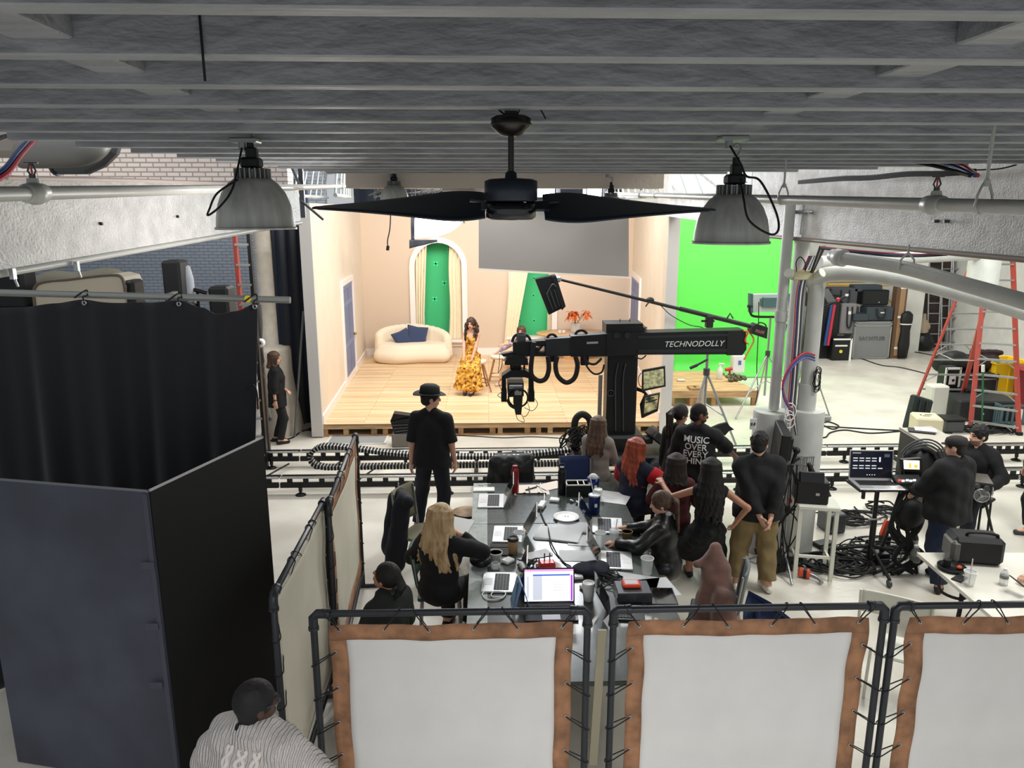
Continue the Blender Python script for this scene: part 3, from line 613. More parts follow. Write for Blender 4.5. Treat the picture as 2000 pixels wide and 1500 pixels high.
for i, w in enumerate((w1, w2)):
    lab = ('arched white window behind the sofa, its opening filled with green', 'arched white window behind the wooden table, partly hidden by the grey board')[i]
    B = MB(); r = (w[1]-w[0])/2; g = .14; outl = [(w[0], w[2]-.02)]+[arc(w, k) for k in range(15)]+[(w[1], w[2]-.02)]; outr = [(w[0]-g, w[2]-.02)]+[arc(w, k, 14, g) for k in range(15)]+[(w[1]+g, w[2]-.02)]
    for k in range(len(outl)-1):
        B.prism([(outl[k][0], YBK-.05, outl[k][1]), (outl[k+1][0], YBK-.05, outl[k+1][1]), (outr[k+1][0], YBK-.05, outr[k+1][1]), (outr[k][0], YBK-.05, outr[k][1])], Vector((0, 1, 0)), .05)
    f = tag(B.build('window_%d' % (i+1), m_trim), lab, 'window', None, 'structure')
    part(f, 'window_sill', MB().box(((w[0]+w[1])/2, YBK-.07, w[2]-.05), (w[1]-w[0]+2*g+.1, .16, .06), bev=.01), m_trim, None, True)
    part(f, 'apron', MB().box(((w[0]+w[1])/2, YBK-.02, w[2]-.14), (w[1]-w[0]+2*g, .04, .12), bev=.008), m_trim, None, True)
    gp = MB().box(((w[0]+w[1])/2, YBK+.5, 2.05), (2.2, .05, 4.1)); gs = tag(gp.build('green_screen', m_green), 'green panel with taped crosses seen through the %s arched window' % ('left' if i == 0 else 'right'), 'green screen')
    pts = ((851, 515), (868, 553), (849, 584), (877, 488)) if i == 0 else ((1042, 577), (1043, 626), (1015, 626), (1043, 543), (1075, 600))
    for (px, py) in pts:
        c = gy(px, py, YBK+.465); t = MB()
        if i == 0: t.box(c, (.17, .006, .045), rot=(0, 45, 0)); t.box(c, (.17, .006, .045), rot=(0, -45, 0))
        else: t.box(c, (.1, .006, .035)); t.box(c, (.035, .006, .1))
        part(gs, 'tracking_mark', t, mat('light green tape', (70, 232, 160), .6), None, True)
    # curtains hang inside the opening
    m_cur = mat('ivory curtain', (238, 226, 198), .8, sheen=.3)
    for sd in (0, 1):
        top = w[3]-.08; bot = SZ+.03
        def cur(u, v, sd=sd, w=w):
            z = top+(bot-top)*v; wd = (.34+.05*math.sin(v*3)) if i == 0 else .33
            if i == 1 and sd == 0: xe = w[0]+.50-.42*min(v*1.25, 1)
            elif sd == 0: xe = w[0]+.32-.10*min(v*1.6, 1)
            else: xe = w[1]-.32-.02*math.sin(v*8)-.07*v if i == 0 else w[1]-.08-.05*v
            xs = (w[0]-.03) if sd == 0 else (w[1]+.03)
            if i == 1 and sd == 0: xs -= .25*v
            x = xs+(xe-xs)*u
            if v < .5: # gathered under the arch
                rr_ = (w[1]-w[0])/2; cx = (w[0]+w[1])/2; q = max(rr_**2-(x-cx)**2, 0)**.5; z = min(z, w[3]-rr_+q+.03)
            return (x, YBK+.10-.035*math.cos(u*26+v*2)-.02 if not (i == 1 and sd == 0) else YBK-.09-.03*math.cos(u*26), z)
        tag(MB().grid(cur, 44, 30, .006).build('curtain', m_cur), 'ivory curtain on the %s side of the %s arched window' % ('left' if sd == 0 else 'right', 'left' if i == 0 else 'right'), 'curtain')
# bright patch seen through the sheer right curtain of the left window
# doors
def setdoor(name, a, b_, pxl, pxr, pyt_l, lab, knobs):
    P0 = gpl(pxl, 640, a, b_); P1 = gpl(pxr, 640, a, b_); d = Vector((P1.x-P0.x, P1.y-P0.y, 0)); Wd = d.length; d.normalize(); top = gpl(pxl, pyt_l, a, b_).z
    inw = Vector((d.y, -d.x, 0)) if knobs == 0 else Vector((-d.y, d.x, 0)); Z = Vector((0, 0, 1)); O = Vector((P0.x, P0.y, SZ+.01))
    def sl_(s0, s1, z0_, z1_, o0, o1): 
        B_ = MB(); B_.prism([O+d*s0+Z*z0_+inw*o0, O+d*s1+Z*z0_+inw*o0, O+d*s1+Z*z1_+inw*o0, O+d*s0+Z*z1_+inw*o0], inw, o1-o0); return B_
    hh = top-SZ; t = sl_(.12, Wd-.12, 0, hh-.12, .002, .02).build(name, mat('slate blue door', (112, 128, 170), .4)); tag(t, lab, 'door', None, 'structure')
    for (s0, s1, z0_, z1_) in ((0, .12, 0, hh), (Wd-.12, Wd, 0, hh), (.12, Wd-.12, hh-.12, hh)): part(t, 'door_trim', sl_(s0, s1, z0_, z1_, .003, .05), m_trim, None, True)
    w_ = Wd-.24
    for (u0, u1) in ((.1, .46), (.54, .9)):
        for (z0_, z1_) in ((.08, .36), (.42, .78), (.83, .95)):
            part(t, 'door_panel', sl_(.12+w_*u0, .12+w_*u1, (hh-.12)*z0_, (hh-.12)*z1_, .02, .028), mat('door panel blue', (96, 110, 152), .4), None, True)
    kp = O+d*(Wd-.2 if knobs == 0 else .2)+Z*.95+inw*.06; part(t, 'door_knob', MB().ell(kp, (.035, .035, .035)), mat('brass', (190, 150, 80), .25, .9), None, True); return t
setdoor('door_1', FL, BL, 668, 691, 548, 'blue panelled door with white trim in the left wall of the built room', 0)
setdoor('door_2', FR, BR, 1250, 1231, 542, 'blue panelled door with white trim in the right wall of the built room', 1)
# small white rounded object by the left wall
c = gz(703, 690, SZ); b = MB().lathe([(.05, 0), (.09, .03), (.1, .15), (.085, .45), (.07, .62), (.03, .68), (.001, .69)], (c.x+.1, c.y-.5, SZ), 16); o = tag(b.build('floor_vase', m_trim), 'slim white floor vase by the left wall, beside the blue door', 'vase')
# curved sofa
m_sofa = mat('cream boucle', (238, 222, 198), .85, bump=.3, bscale=160, sheen=.3)
cS = gz(808, 716, SZ); YS = gz(800, 700, SZ).y-.22
xl0 = gy(731, 690, YS).x; xr0 = gy(884, 690, YS).x; cx = (xl0+xr0)/2; hw = (xr0-xl0)/2
so = thing('sofa', 'cream curved sofa below the left arched window', 'sofa', (cx, YS, SZ))
pr = []
for i in range(25):
    t = -1+2*i/24; x = t*(hw-.22); y = .02+.30*(1-t*t); yf = -.30-.20*math.exp(-((t+.5)/.5)**2)-.04*t
    pr += [('cap', (x, y, .19), (x, yf, .19), .19, .185), ('cap', (x, y, .36), (x, yf+.06, .36), .10, .10)]
blob('seat_base', pr, m_sofa, so, .02, .06)
pr = []; 
for i in range(17):
    t = -1+2*i/16; a = t*1.5; x = math.sin(a)*(hw-.13); y = .12+.38*math.cos(a)-.10*(1-math.cos(a)); zt_ = .78-.16*abs(t)**2.2-(.1 if t > 0 else 0)*abs(t)
    pr.append(('cap', (x, y, .15), (x, y, zt_), .13, .11))
blob('backrest', pr, m_sofa, so, .02, .06)
m_navy = mat('navy velvet', (44, 58, 92), .8, sheen=.4)
def cushion(name, c, sz, rot, m, lab, grp=None):
    M = Matrix.Translation(c) @ Euler([R(v) for v in rot]).to_matrix().to_4x4(); B = MB(M=M)
    def fn(sg): return lambda u, v: ((u-.5)*sz*(1+.1*abs((u-.5)*(v-.5))*4), sg*(.085*(max(0, (1-(2*u-1)**4)*(1-(2*v-1)**4)))**.5), (v-.5)*sz*(1+.1*abs((u-.5)*(v-.5))*4))
    B.grid(fn(-1), 14, 14); B.grid(fn(1), 14, 14); return tag(B.build(name, m), lab, 'cushion', grp)
cushion('cushion', gy(814, 657, YS+.12), .5, (-14, 10, 8), m_navy, 'larger navy cushion standing upright against the sofa back', 'cushions on the sofa')
cushion('cushion', gy(786, 662, YS+.02), .42, (-20, -20, 22), m_navy, 'smaller navy cushion tilted on the left of the sofa', 'cushions on the sofa')
# oval table and flowers
tc_ = gz(1115, 690, SZ); YT = tc_.y-.75
tx = gy(1122, 650, YT); th_ = tx.z-SZ
m_oak = mat('pale oak', (226, 178, 126), .4, noise=.12, nscale=4, stretch=(.6, 6, 6))
tb = thing('dining_table', 'oval pale oak table with a ribbed round pedestal, right part of the set', 'table', (tx.x, YT, SZ))
part(tb, 'tabletop', MB().lathe([(.001, th_-.06), (.9, th_-.055), (.97, th_-.03), (.985, th_), (.97, th_+.01), (.001, th_+.01)], (0, 0, 0), 48, sx=1.02, sy=.62), m_oak)
b = MB(); 
for k in range(44):
    a = 2*math.pi*k/44; b.cyl((.27*math.cos(a), .22*math.sin(a), 0), (.27*math.cos(a), .22*math.sin(a), th_-.05), .021, n=6)
b.lathe([(.265, .0), (.265, th_-.05)], n=32, sy=.82); part(tb, 'pedestal', b, m_oak)
for sx_ in (.45,): part(tb, 'leg', MB().cyl((.35, -.1, 0), (.62, -.1, th_-.05), .02, .03), mat('brown wood', (140, 90, 56), .5))
vs = Vector((gy(1124, 640, YT).x, YT, SZ+th_+.012))
vz = thing('flower_vase', 'clear glass vase of orange lilies on the oval table', 'vase', vs)
m_glass = mat('clear glass', (236, 240, 238), .08, alpha=.35)
part(vz, 'glass_vase', MB().lathe([(.001, .004), (.12, .004), (.13, .02), (.13, .25), (.122, .25), (.12, .03), (.001, .02)], n=24), m_glass)
m_or = mat('orange petals', (238, 112, 42), .6, noise=.3, nscale=20); rg = random.Random(3)
for k in range(9):
    a = rg.uniform(0, 6.28); r = rg.uniform(.12, .36); e = Vector((math.cos(a)*r*1.15, math.sin(a)*r*.7, rg.uniform(.38, .6))); f = part(vz, 'lily_stem', MB().tube(bez([(0, 0, .05), (e.x*.25, e.y*.25, .3), tuple(e)], 6), .006, 5), mat('brown stem', (150, 110, 60), .6))
    B = MB()
    for q in range(7):
        t = 2*math.pi*q/7; d = Vector((math.cos(t), math.sin(t), rg.uniform(-.5, .6))).normalized()
        B.grid(lambda u, v, d=d, t=t: e+d*(.17*u)+Vector((-math.sin(t), math.cos(t), 0))*(v-.5)*.06*math.sin(max(u, .06)*math.pi*.96)+Vector((0, 0, -.10*u*u)), 6, 2)
    part(f, 'lily_bloom', B, m_or, None, True) if 0 else part(vz, 'lily_bloom', B, m_or)
for k, (px, py) in enumerate(((1093, 649), (1101, 645))):
    p = gy(px, py, YT-.25); b = MB().lathe([(.001, .003), (.04, .003), (.05, .1), (.047, .1), (.038, .01), (.001, .01)], (p.x, YT-.25, SZ+th_+.012), 16); tag(b.build('glass_tumbler', m_glass), ('glass tumbler at the left on the oval oak table', 'second glass tumbler, nearer to the lilies on the oval table')[k], 'glass')
# grey board hung above the set
GY_ = YF+.6; c1, c2, c3, c4 = gy(935, 388, GY_), gy(1228, 392, GY_), gy(1228, 542, GY_), gy(935, 525, GY_)
bd = tag(MB().prism([c1, c2, c3, c4], Vector((0, 1, 0)), .03).build('grey_board', mat('grey card', (132, 129, 126), .75)), 'large grey board hung in front of the set, above the crane', 'board')
part(bd, 'edge_strip', MB().prism([c4+Vector((-.02, -.004, -.02)), c3+Vector((.02, -.004, -.02)), c3+Vector((.02, -.004, .012)), c4+Vector((-.02, -.004, .012))], Vector((0, 1, 0)), .036), mat('pale card', (214, 204, 192), .7), None, True)
for q in (c1, c2): part(bd, 'suspension_wire', MB().cyl(q+Vector((0, .015, -.05)), q+Vector((0, .015, 6.8-q.z)), .004, n=5), m_dsteel, None, True)
# dark drapes and overhead rig above and behind the set
m_drape = mat('dark navy drape', (30, 40, 56), .85, sheen=.3)
xa, xb = gy(690, 360, 21.3).x, gy(1215, 360, 21.3).x
tag(MB().grid(lambda u, v: (xa+(xb-xa)*u, 21.3+.05*math.sin(u*90), 6.7-3.2*v), 180, 4, .01).build('drape', m_drape), 'dark navy drape hung behind and above the built room', 'drape')
q = [gz(600, 830, 0), gz(560, 800, 0)]
xw = gy(586, 600, YF+.4).x
tag(MB().grid(lambda u, v: (xw-.42+.50*u-.28*(1-v)*(1-u)*0, YF+.35+.9*u+.05*math.sin(u*24+v), 4.6*(1-v)+.01), 30, 6, .01).build('drape', m_drape), 'dark navy drape hanging beside the left end of the set', 'drape')
tag(MB().box(gy(548, 590, 15.2)+Vector((0, 0, -.6)), (.46, .05, 3.4)).build('door_leaf', mat('brown door', (98, 78, 70), .6)), 'brown door leaf leaning behind the cream column', 'door')
tag(MB().cyl((xw-.15, YF+.0, 0), (xw+.13, YF+.1, 2.3), .02).build('pole', mat('grey pole', (120, 124, 126), .4, .4)), 'grey pole leaning beside the left end of the set', 'pole')
def truss(name, a, b_, w_, hgt, n, lab, m, up=1):
    a = Vector(a); b_ = Vector(b_); d = (b_-a); L_ = d.length; dn = d.normalized(); s_ = Vector((dn.y, -dn.x, 0))*w_; Z = Vector((0, 0, hgt)); t = thing(name, lab, 'truss', a)
    for o_ in (s_*0, s_, Z, Z+s_): part(t, 'chord', MB().tube([a+o_, b_+o_], .025, 8), m, None, True)
    for k in range(n):
        p, q_ = a+d*(k/n), a+d*((k+1)/n); part(t, 'brace', MB().tube([p, q_+Z], .014, 6).tube([p+s_, q_+s_+Z], .014, 6).tube([p+Z, q_+Z+s_], .012, 6), m, None, True)
    return t
m_tr = mat('pale truss', (190, 200, 196), .45, .3)
truss('truss', (gy(655, 385, 9).x, 9, H+.17), (gy(690, 385, 19).x, 19, H+.30), -.6, .55, 7, 'pale box truss running back above the left side of the set', m_tr)
truss('truss', (gy(1262, 385, 9.5).x, 9.5, H+.17), (gy(1190, 385, 19).x, 19, H+.30), .7, .5, 7, 'pale box truss running back above the right side of the set', m_tr)
pz = gy(585, 330, 8.4); o = tag(MB().box((pz.x, 8.45, H+.42), (.05, .05, 1.0)).build('bracket_post', m_dsteel), 'grey bracket post at the end of the left beam', 'bracket')
part(o, 'bracket_arm', MB().tube([(pz.x-.2, 8.38, H+.75), (pz.x, 8.38, H+.25)], .014), m_dsteel, None, True); part(o, 'bracket_arm', MB().tube([(pz.x, 8.38, H+.1), (pz.x+.2, 8.5, H-.1)], .014), m_dsteel, None, True)
# lamps burning over the set
def fresnel(px, py, yd, w_, h_, lab, e=30):
    p = gy(px, py, yd); t = thing('studio_light', lab, 'studio light', p)
    part(t, 'housing', MB().box((0, .16, 0), (w_+.05, .3, h_+.05), bev=.02), m_black2); part(t, 'lens', MB().box((0, -.005, 0), (w_, .02, h_), bev=.008), mat('burning lamp', (236, 243, 255), .4, emit=e))
    for q in (-1, 1): part(t, 'barn_door', MB().box((q*(w_/2+.06), -.06, 0), (.11, .008, h_), rot=(0, 0, q*-50)), m_black2)
    part(t, 'yoke', MB().tube([(-w_/2-.05, .15, 0), (-w_/2-.05, .15, h_/2+.12), (w_/2+.05, .15, h_/2+.12), (w_/2+.05, .15, 0)], .012), m_black2); part(t, 'hanging_rod', MB().cyl((0, .15, h_/2+.1), (0, .15, 6.8-p.z), .014), m_dsteel)
fresnel(1065, 372, 13.6, .33, .22, 'left of the two white burning lamps above the set'); fresnel(1161, 370, 13.2, .24, .30, 'right of the two white burning lamps, blue flare around it')
p = gy(858, 442, 16.2); sb = thing('soft_light', 'glowing white soft light with black skirt hanging over the left window', 'studio light', p)
pt = lambda px, py: gy(px, py, 16.2)-p
pl = [pt(812, 400), pt(905, 404), pt(905, 425), pt(898, 440), pt(880, 453), pt(855, 462), pt(808, 466)]
part(sb, 'diffuser', MB().prism(pl, Vector((0, 1, 0)), .25), mat('glowing diffuser', (255, 253, 248), .6, emit=5))
part(sb, 'frame', MB().tube([pt(900, 418), pt(906, 436), pt(898, 430)], .03), m_steel)
m_skirt = mat('black skirt cloth', (52, 58, 68), .8)
part(sb, 'skirt', MB().grid(lambda u, v: pt(800+54*u, 468+(17-10*u)*v-3*u*v)+Vector((0, -.06+.03*math.sin(u*12), 0)), 16, 4, .02), m_skirt)
part(sb, 'side_skirt', MB().grid(lambda u, v: pt(803+7*u, 404+66*v)+Vector((0, -.03+.03*math.sin(v*9), 0)), 4, 12, .02), m_skirt)
part(sb, 'hanging_rod', MB().cyl(pt(856, 402)+Vector((0, .1, 0)), pt(856, 402)+Vector((0, .1, 2.2)), .015), m_dsteel)
p = gy(760, 430, 12.5); o = tag(MB().tube(bez([(p.x+.02, 12.5, 6.0), (p.x+.03, 12.5, 4.3), gy(762, 440, 12.5), gy(757, 470, 12.5), gy(758, 482, 12.5)], 8), .01, 6).build('hanging_cable', m_rub), 'black cable dangling in front of the left part of the set', 'cable'); part(o, 'plug', MB().cyl(gy(758, 480, 12.5), gy(757, 489, 12.5), .026, n=10), m_rub, None, True)
# overhead tangle of cables at the rig
rg = random.Random(5)
for k in range(3):
    c = gy(770+k*45, 375, 14.5+.4*k); B = MB()
    for j in range(5):
        pts = [c+Vector((rg.uniform(-.45, .45), rg.uniform(-.3, .3), rg.uniform(-.15, .3))) for _ in range(6)]; B.tube(bez([c+Vector((rg.uniform(-.3, .3), 0, 6.8-c.z))]+pts, 6), .011, 5)
    tag(B.build('cable_bundle', m_dsteel), ('tangled rig cables above the set, leftmost of three bundles', 'tangled rig cables above the set, middle of three bundles', 'tangled rig cables above the set, nearest to the burning lamps')[k], 'cable', 'rig cables above the set')
p = gy(800, 372, 14.2); tag(MB().tube([(p.x-.9, 14.2, p.z+.05), (p.x+4.6, 14.2, p.z+.05)], .024).tube([(p.x-.9, 14.2, p.z+.05), (p.x-.9, 14.2, 6.8)], .015).tube([(p.x+4.6, 14.2, p.z+.05), (p.x+4.6, 14.2, 6.8)], .015).build('lighting_pipe', m_steel), 'steel lighting pipe hung across above the set', 'pipe')
# the big green screen
ga, gb = gz(1318, 724), gz(1560, 728); yg = ga.y
tag(MB().grid(lambda u, v: (ga.x-.15+(gb.x-ga.x+.25)*u, yg+(0 if v < .97 else -.9*(v-.97)/.03)-.01*math.sin(u*9)*v, 4.45*(1-v)+.012 if v < .97 else .012+.05*(1-v)), 20, 34, .02).build('green_screen', m_gscr), 'large bright green screen to the right of the set', 'green screen')
o = tag(MB().tube([(ga.x-.2, yg+.03, 4.48), (gb.x+.2, yg+.03, 4.48)], .03).build('crossbar', mat('brown bar', (122, 100, 92), .6)), 'brown bar along the top of the green screen', 'bar')
for q in (ga.x-.15, gb.x+.15): part(o, 'post', MB().cyl((q, yg+.06, 0), (q, yg+.06, 4.48), .03), m_dsteel, None, True)
# low plywood bench beside the set
ba, bb = gz(1310, 765, .32), gz(1482, 765, .32); yb0 = ba.y; yb1 = gz(1400, 725, .32).y
pf = thing('plywood_bench', 'low plywood bench in front of the green screen', 'bench', (ba.x, yb0, 0))
part(pf, 'top_board', MB().prism([(ba.x, yb0, .30), (bb.x, yb0, .30), (bb.x-.35, yb1, .30), (ba.x, yb1, .30)], Vector((0, 0, 1)), .03), m_ply, None, True)
part(pf, 'front_rail', MB().box(((ba.x+bb.x)/2, yb0+.03, .24), (bb.x-ba.x, .05, .12)), m_ply, None, True)
for x in (ba.x+.05, (ba.x+bb.x)/2, bb.x-.06): part(pf, 'leg', MB().box((x, yb0+.06, .15), (.09, .09, .3)).box((x-.1, yb1-.1, .15), (.09, .09, .3)), m_ply2, None, True)
ap = gz(1355, 789); o = tag(MB().box((ap.x, ap.y, .19), (.26, .3, .38), bev=.01).build('apple_box', m_ply2), 'small plywood box standing under the bench edge', 'box'); part(o, 'hand_hole', MB().box((ap.x, ap.y, .381), (.05, .1, .006)), m_black, None, True)
def onb(px, py, z=.335): return gz(px, py, z)
p = onb(1405, 740); b = MB().lathe([(.06, 0), (.065, .02), (.062, .22), (.02, .28), (.02, .32)], p, 14); o = tag(b.build('spray_bottle', m_white), 'white spray bottle with trigger on the plywood bench', 'bottle'); part(o, 'trigger_head', MB().box(p+Vector((.03, 0, .34)), (.13, .035, .04), bev=.01).box(p+Vector((.07, 0, .29)), (.015, .02, .08)), m_white, None, True)
p = onb(1439, 728); o = tag(MB().box(p+Vector((0, 0, .22)), (.3, .2, .44), bev=.03).build('paper_bag', m_white), 'white paper bag with a blue mark on the plywood bench', 'bag'); part(o, 'printed_mark', MB().box(p+Vector((.02, -.103, .26)), (.07, .004, .1)), mat('blue print', (70, 100, 170), .6), None, True)
p = onb(1424, 734); o = tag(MB().cyl(p+Vector((-.1, 0, .14)), p+Vector((.06, 0, .17)), .04).cyl(p+Vector((.02, 0, 0)), p+Vector((.0, 0, .15)), .025).build('hand_drill', mat('red plastic', (186, 40, 40), .4)), 'red and black cordless tool on the plywood bench', 'tool'); part(o, 'battery', MB().box(p+Vector((.02, 0, .02)), (.1, .07, .05), bev=.01), m_black, None, True)
p = onb(1436, 744); rg = random.Random(9); B = MB()
for k in range(14): B.ell(p+Vector((rg.uniform(-.22, .22), rg.uniform(-.08, .08), rg.uniform(.03, .14))), (rg.uniform(.04, .1), .05, .04), 8, 6, (rg.uniform(0, 90), rg.uniform(0, 90), 0))
tag(B.build('cloth_bundle', mat('camouflage rag', (128, 124, 96), .8, noise=.6, nscale=14)), 'bundled grey and olive rag lying on the plywood bench', 'cloth')
p = onb(1330, 744); tag(MB().box(p+Vector((0, 0, .02)), (.16, .1, .03), bev=.008).build('sanding_block', m_white), 'small white block on the left of the plywood bench', 'block')
# grey mat in the floor before the stage
m0 = gz(700, 857); tag(MB().box((m0.x, m0.y, .006), (1.0, .62, .012)).build('floor_mat', mat('grey mesh mat', (146, 148, 148), .7, bump=.4, bscale=120)), 'grey mat lying on the floor before the stage', 'mat')
b = MB(); 
for s_ in ((-.52, 0, .04, .66), (.52, 0, .04, .66)): b.box((m0.x+s_[0], m0.y+s_[1], .008), (s_[2], s_[3], .014))
for yy in (-.33, .33): b.box((m0.x, m0.y+yy, .008), (1.08, .03, .014))
tag(b.build('mat_border', m_white), 'white tape border around the grey floor mat', 'tape')
# ---------- hanging lamps, fan, sprinkler pipes under the joists
m_alu = mat('spun aluminium', (206, 207, 202), .42, .3, noise=.12, nscale=30, stretch=(1, 1, .05)); m_cast = mat('cast grey', (150, 152, 152), .45, .5)
def pendant(px, py_rim, y, rad, ztop, lab, loop, old=False):
    c = gy(px, py_rim, y); t = thing('pendant_lamp', lab, 'lamp', c); k = rad/.175; top = ztop-c.z
    part(t, 'lamp_shade', MB().lathe([(.178*k, 0), (.176*k, .004*k), (.172*k, .05*k), (.162*k, .105*k), (.14*k, .16*k), (.11*k, .20*k), (.082*k, .222*k), (.078*k, .222*k), (.106*k, .194*k), (.136*k, .155*k), (.158*k, .10*k), (.168*k, .05*k), (.172*k, .0)], n=40), m_alu)
    part(t, 'rim', MB().lathe([(.173*k, -.004), (.182*k, -.004), (.182*k, .006), (.173*k, .006), (.173*k, -.004)], n=40), m_alu)
    b = MB().cyl((0, 0, .222*k), (0, 0, .262*k), .05*k, n=20)
    for q in range(22):
        a = 2*math.pi*q/22; b.box((.066*k*math.cos(a), .066*k*math.sin(a), .244*k), (.03*k, .006*k, .044*k), rot=(0, 0, math.degrees(a)))
    part(t, 'heat_sink', b, m_cast)
    part(t, 'ballast', MB().box((0, 0, .29*k), (.085*k, .085*k, .05*k), bev=.01).box((.004, 0, .33*k), (.05*k, .05*k, .06*k), bev=.008).cyl((0, 0, .35*k), (0, 0, .39*k), .016*k), m_black2)
    hk = .39*k; part(t, 'hook', MB().tube(bez([(0, 0, hk), (.018*k, 0, hk+.03*k), (0, 0, hk+.06*k), (-.014*k, 0, hk+.045*k)], 6), .006*k, 6), m_cast)
    if top > hk+.1: part(t, 'chain', MB().cyl((0, 0, hk+.03), (0, 0, top), .0035, n=6), m_cast)
    part(t, 'ceiling_plate', MB().box((-.02, 0, top-.008), (.12, .09, .02), bev=.005).cyl((-.035, 0, top-.05), (-.035, 0, top-.015), .016), m_cast)
    if loop: part(t, 'power_cord', MB().tube(bez([(-.035, 0, top-.03)]+[gy(a, b_, y-.1*rad/.175)-c+Vector((0, -d, 0)) for a, b_, d in loop], 8), .0045, 8), m_rub)
    return t
LY = 3.47
pendant(501, 446, LY, .169, JZ, 'big aluminium dome lamp hanging at the left under the joists', [(467, 330, .02), (465, 372, .08), (450, 402, .12), (428, 420, .13), (432, 408, .14), (444, 378, .12), (472, 352, .05)])
pendant(1427, 474, 3.3, .160, JZ, 'big aluminium dome lamp hanging at the right before the green screen', [(1443, 320, .02), (1450, 345, .05), (1468, 355, .10), (1488, 410, .15), (1491, 445, .17), (1475, 455, .17), (1440, 430, .15), (1434, 390, .12), (1440, 350, .04)])
pendant(771, 398, 6.9, .128, JZ+.03, 'small aluminium dome lamp far under the ceiling edge, left of the fan', None)
pendant(1192, 420, 6.9, .128, JZ+.03, 'small pale dome lamp behind the right blade of the fan', None)
# ceiling fan
FY = 2.5; fc = gy(998, 400, FY); fan = thing('ceiling_fan', 'black ceiling fan with two long blades across the middle of the view', 'fan', fc); Zc = JZ-fc.z
m_fan = mat('fan black', (48, 54, 64), .38, .2); m_bron = mat('dark bronze', (66, 62, 60), .3, .8); rz_ = lambda py: gy(998, py, FY).z-fc.z
part(fan, 'canopy', MB().lathe([(.02, rz_(267)), (.035, rz_(264)), (.045, rz_(258)), (.062, rz_(248)), (.066, rz_(243)), (.062, rz_(238)), (.064, rz_(232)), (.05, rz_(227)), (.02, rz_(224))], n=36), m_bron)
part(fan, 'mounting_bracket', MB().box((0, 0, (rz_(224)+Zc)/2), (.04, .03, Zc-rz_(224))), m_black2)
part(fan, 'downrod', MB().cyl((0, 0, rz_(345)), (0, 0, rz_(264)), .0095, n=16), m_bron)
part(fan, 'coupling', MB().lathe([(.02, rz_(350)), (.018, rz_(338)), (.01, rz_(334))], n=20), m_fan)
part(fan, 'motor_housing', MB().lathe([(.02, rz_(348)), (.07, rz_(350)), (.085, rz_(354)), (.086, rz_(390)), (.08, rz_(393)), (.03, rz_(395))][::-1], n=40), m_fan)
part(fan, 'switch_housing', MB().lathe([(.03, rz_(394)), (.078, rz_(398)), (.083, rz_(404)), (.083, rz_(424)), (.07, rz_(429)), (.002, rz_(431))][::-1], n=40), mat('fan glossy', (24, 26, 30), .12, .2, coat=.6))
def blade(tip_px, sg, root_px):
    tip = gy(tip_px, 402, FY)-fc; L_ = abs(tip.x); ro = abs((gy(root_px, 415, FY)-fc).x)
    def fn(u, v):
        x = ro+(L_-ro)*u; wd = .040+.085*math.sin(min(1, (u+.12)*2.4)*math.pi*.5)*(1-u)**.72; tw = R(30-26*u); c = (v-.5)*2*wd*(1 if u < .97 else .6)
        return (sg*x, c*math.cos(tw)+.01, -.004+c*math.sin(tw)*(1 if sg < 0 else 1)-.008*u)
    part(fan, 'blade', MB().grid(fn, 40, 8, .006), m_fan)
    part(fan, 'blade_iron', MB().box((sg*(ro*.82), .0, -.005), (ro*.7, .05, .008), rot=(30, 0, 0)).tube([(sg*.05, .02, .0), (sg*(ro+.05), .03, .01)], .008), m_steel if sg < 0 else m_fan)
blade(611, -1, 948); blade(1396, 1, 1062)
part(fan, 'wire', MB().tube(bez([(-.02, 0, rz_(224)), (-.04, 0, rz_(212)), (-.03, .02, rz_(200))], 6), .003, 6).tube(bez([(.02, 0, rz_(224)), (.035, 0, rz_(210)), (.08, 0, rz_(205)), (.11, 0, rz_(232))], 6), .0025, 6), m_rub)
# second white fan far behind
p = gy(940, 375, 7.2); o = thing('ceiling_fan', 'distant white ceiling fan half hidden behind the black fan', 'fan', p); m_fw = mat('white enamel', (226, 222, 220), .4)
part(o, 'downrod', MB().cyl((0, 0, .06), (0, 0, JZ+.02-p.z), .012), m_fw); part(o, 'canopy', MB().lathe([(.012, -.07), (.06, -.02), (.065, 0)], (0, 0, JZ+.02-p.z), 20), m_fw); part(o, 'motor', MB().lathe([(.03, -.1), (.075, -.08), (.08, .03), (.03, .06)], n=24), m_fw)
part(o, 'blade', MB().grid(lambda u, v: (-.06-.3*u, (v-.5)*(.12-.06*u), .03+(v-.5)*.06), 8, 3, .006), m_fw); part(o, 'blade', MB().grid(lambda u, v: (.06+.3*u, (v-.5)*(.12-.06*u), .03-(v-.5)*.06), 8, 3, .006), m_fw)
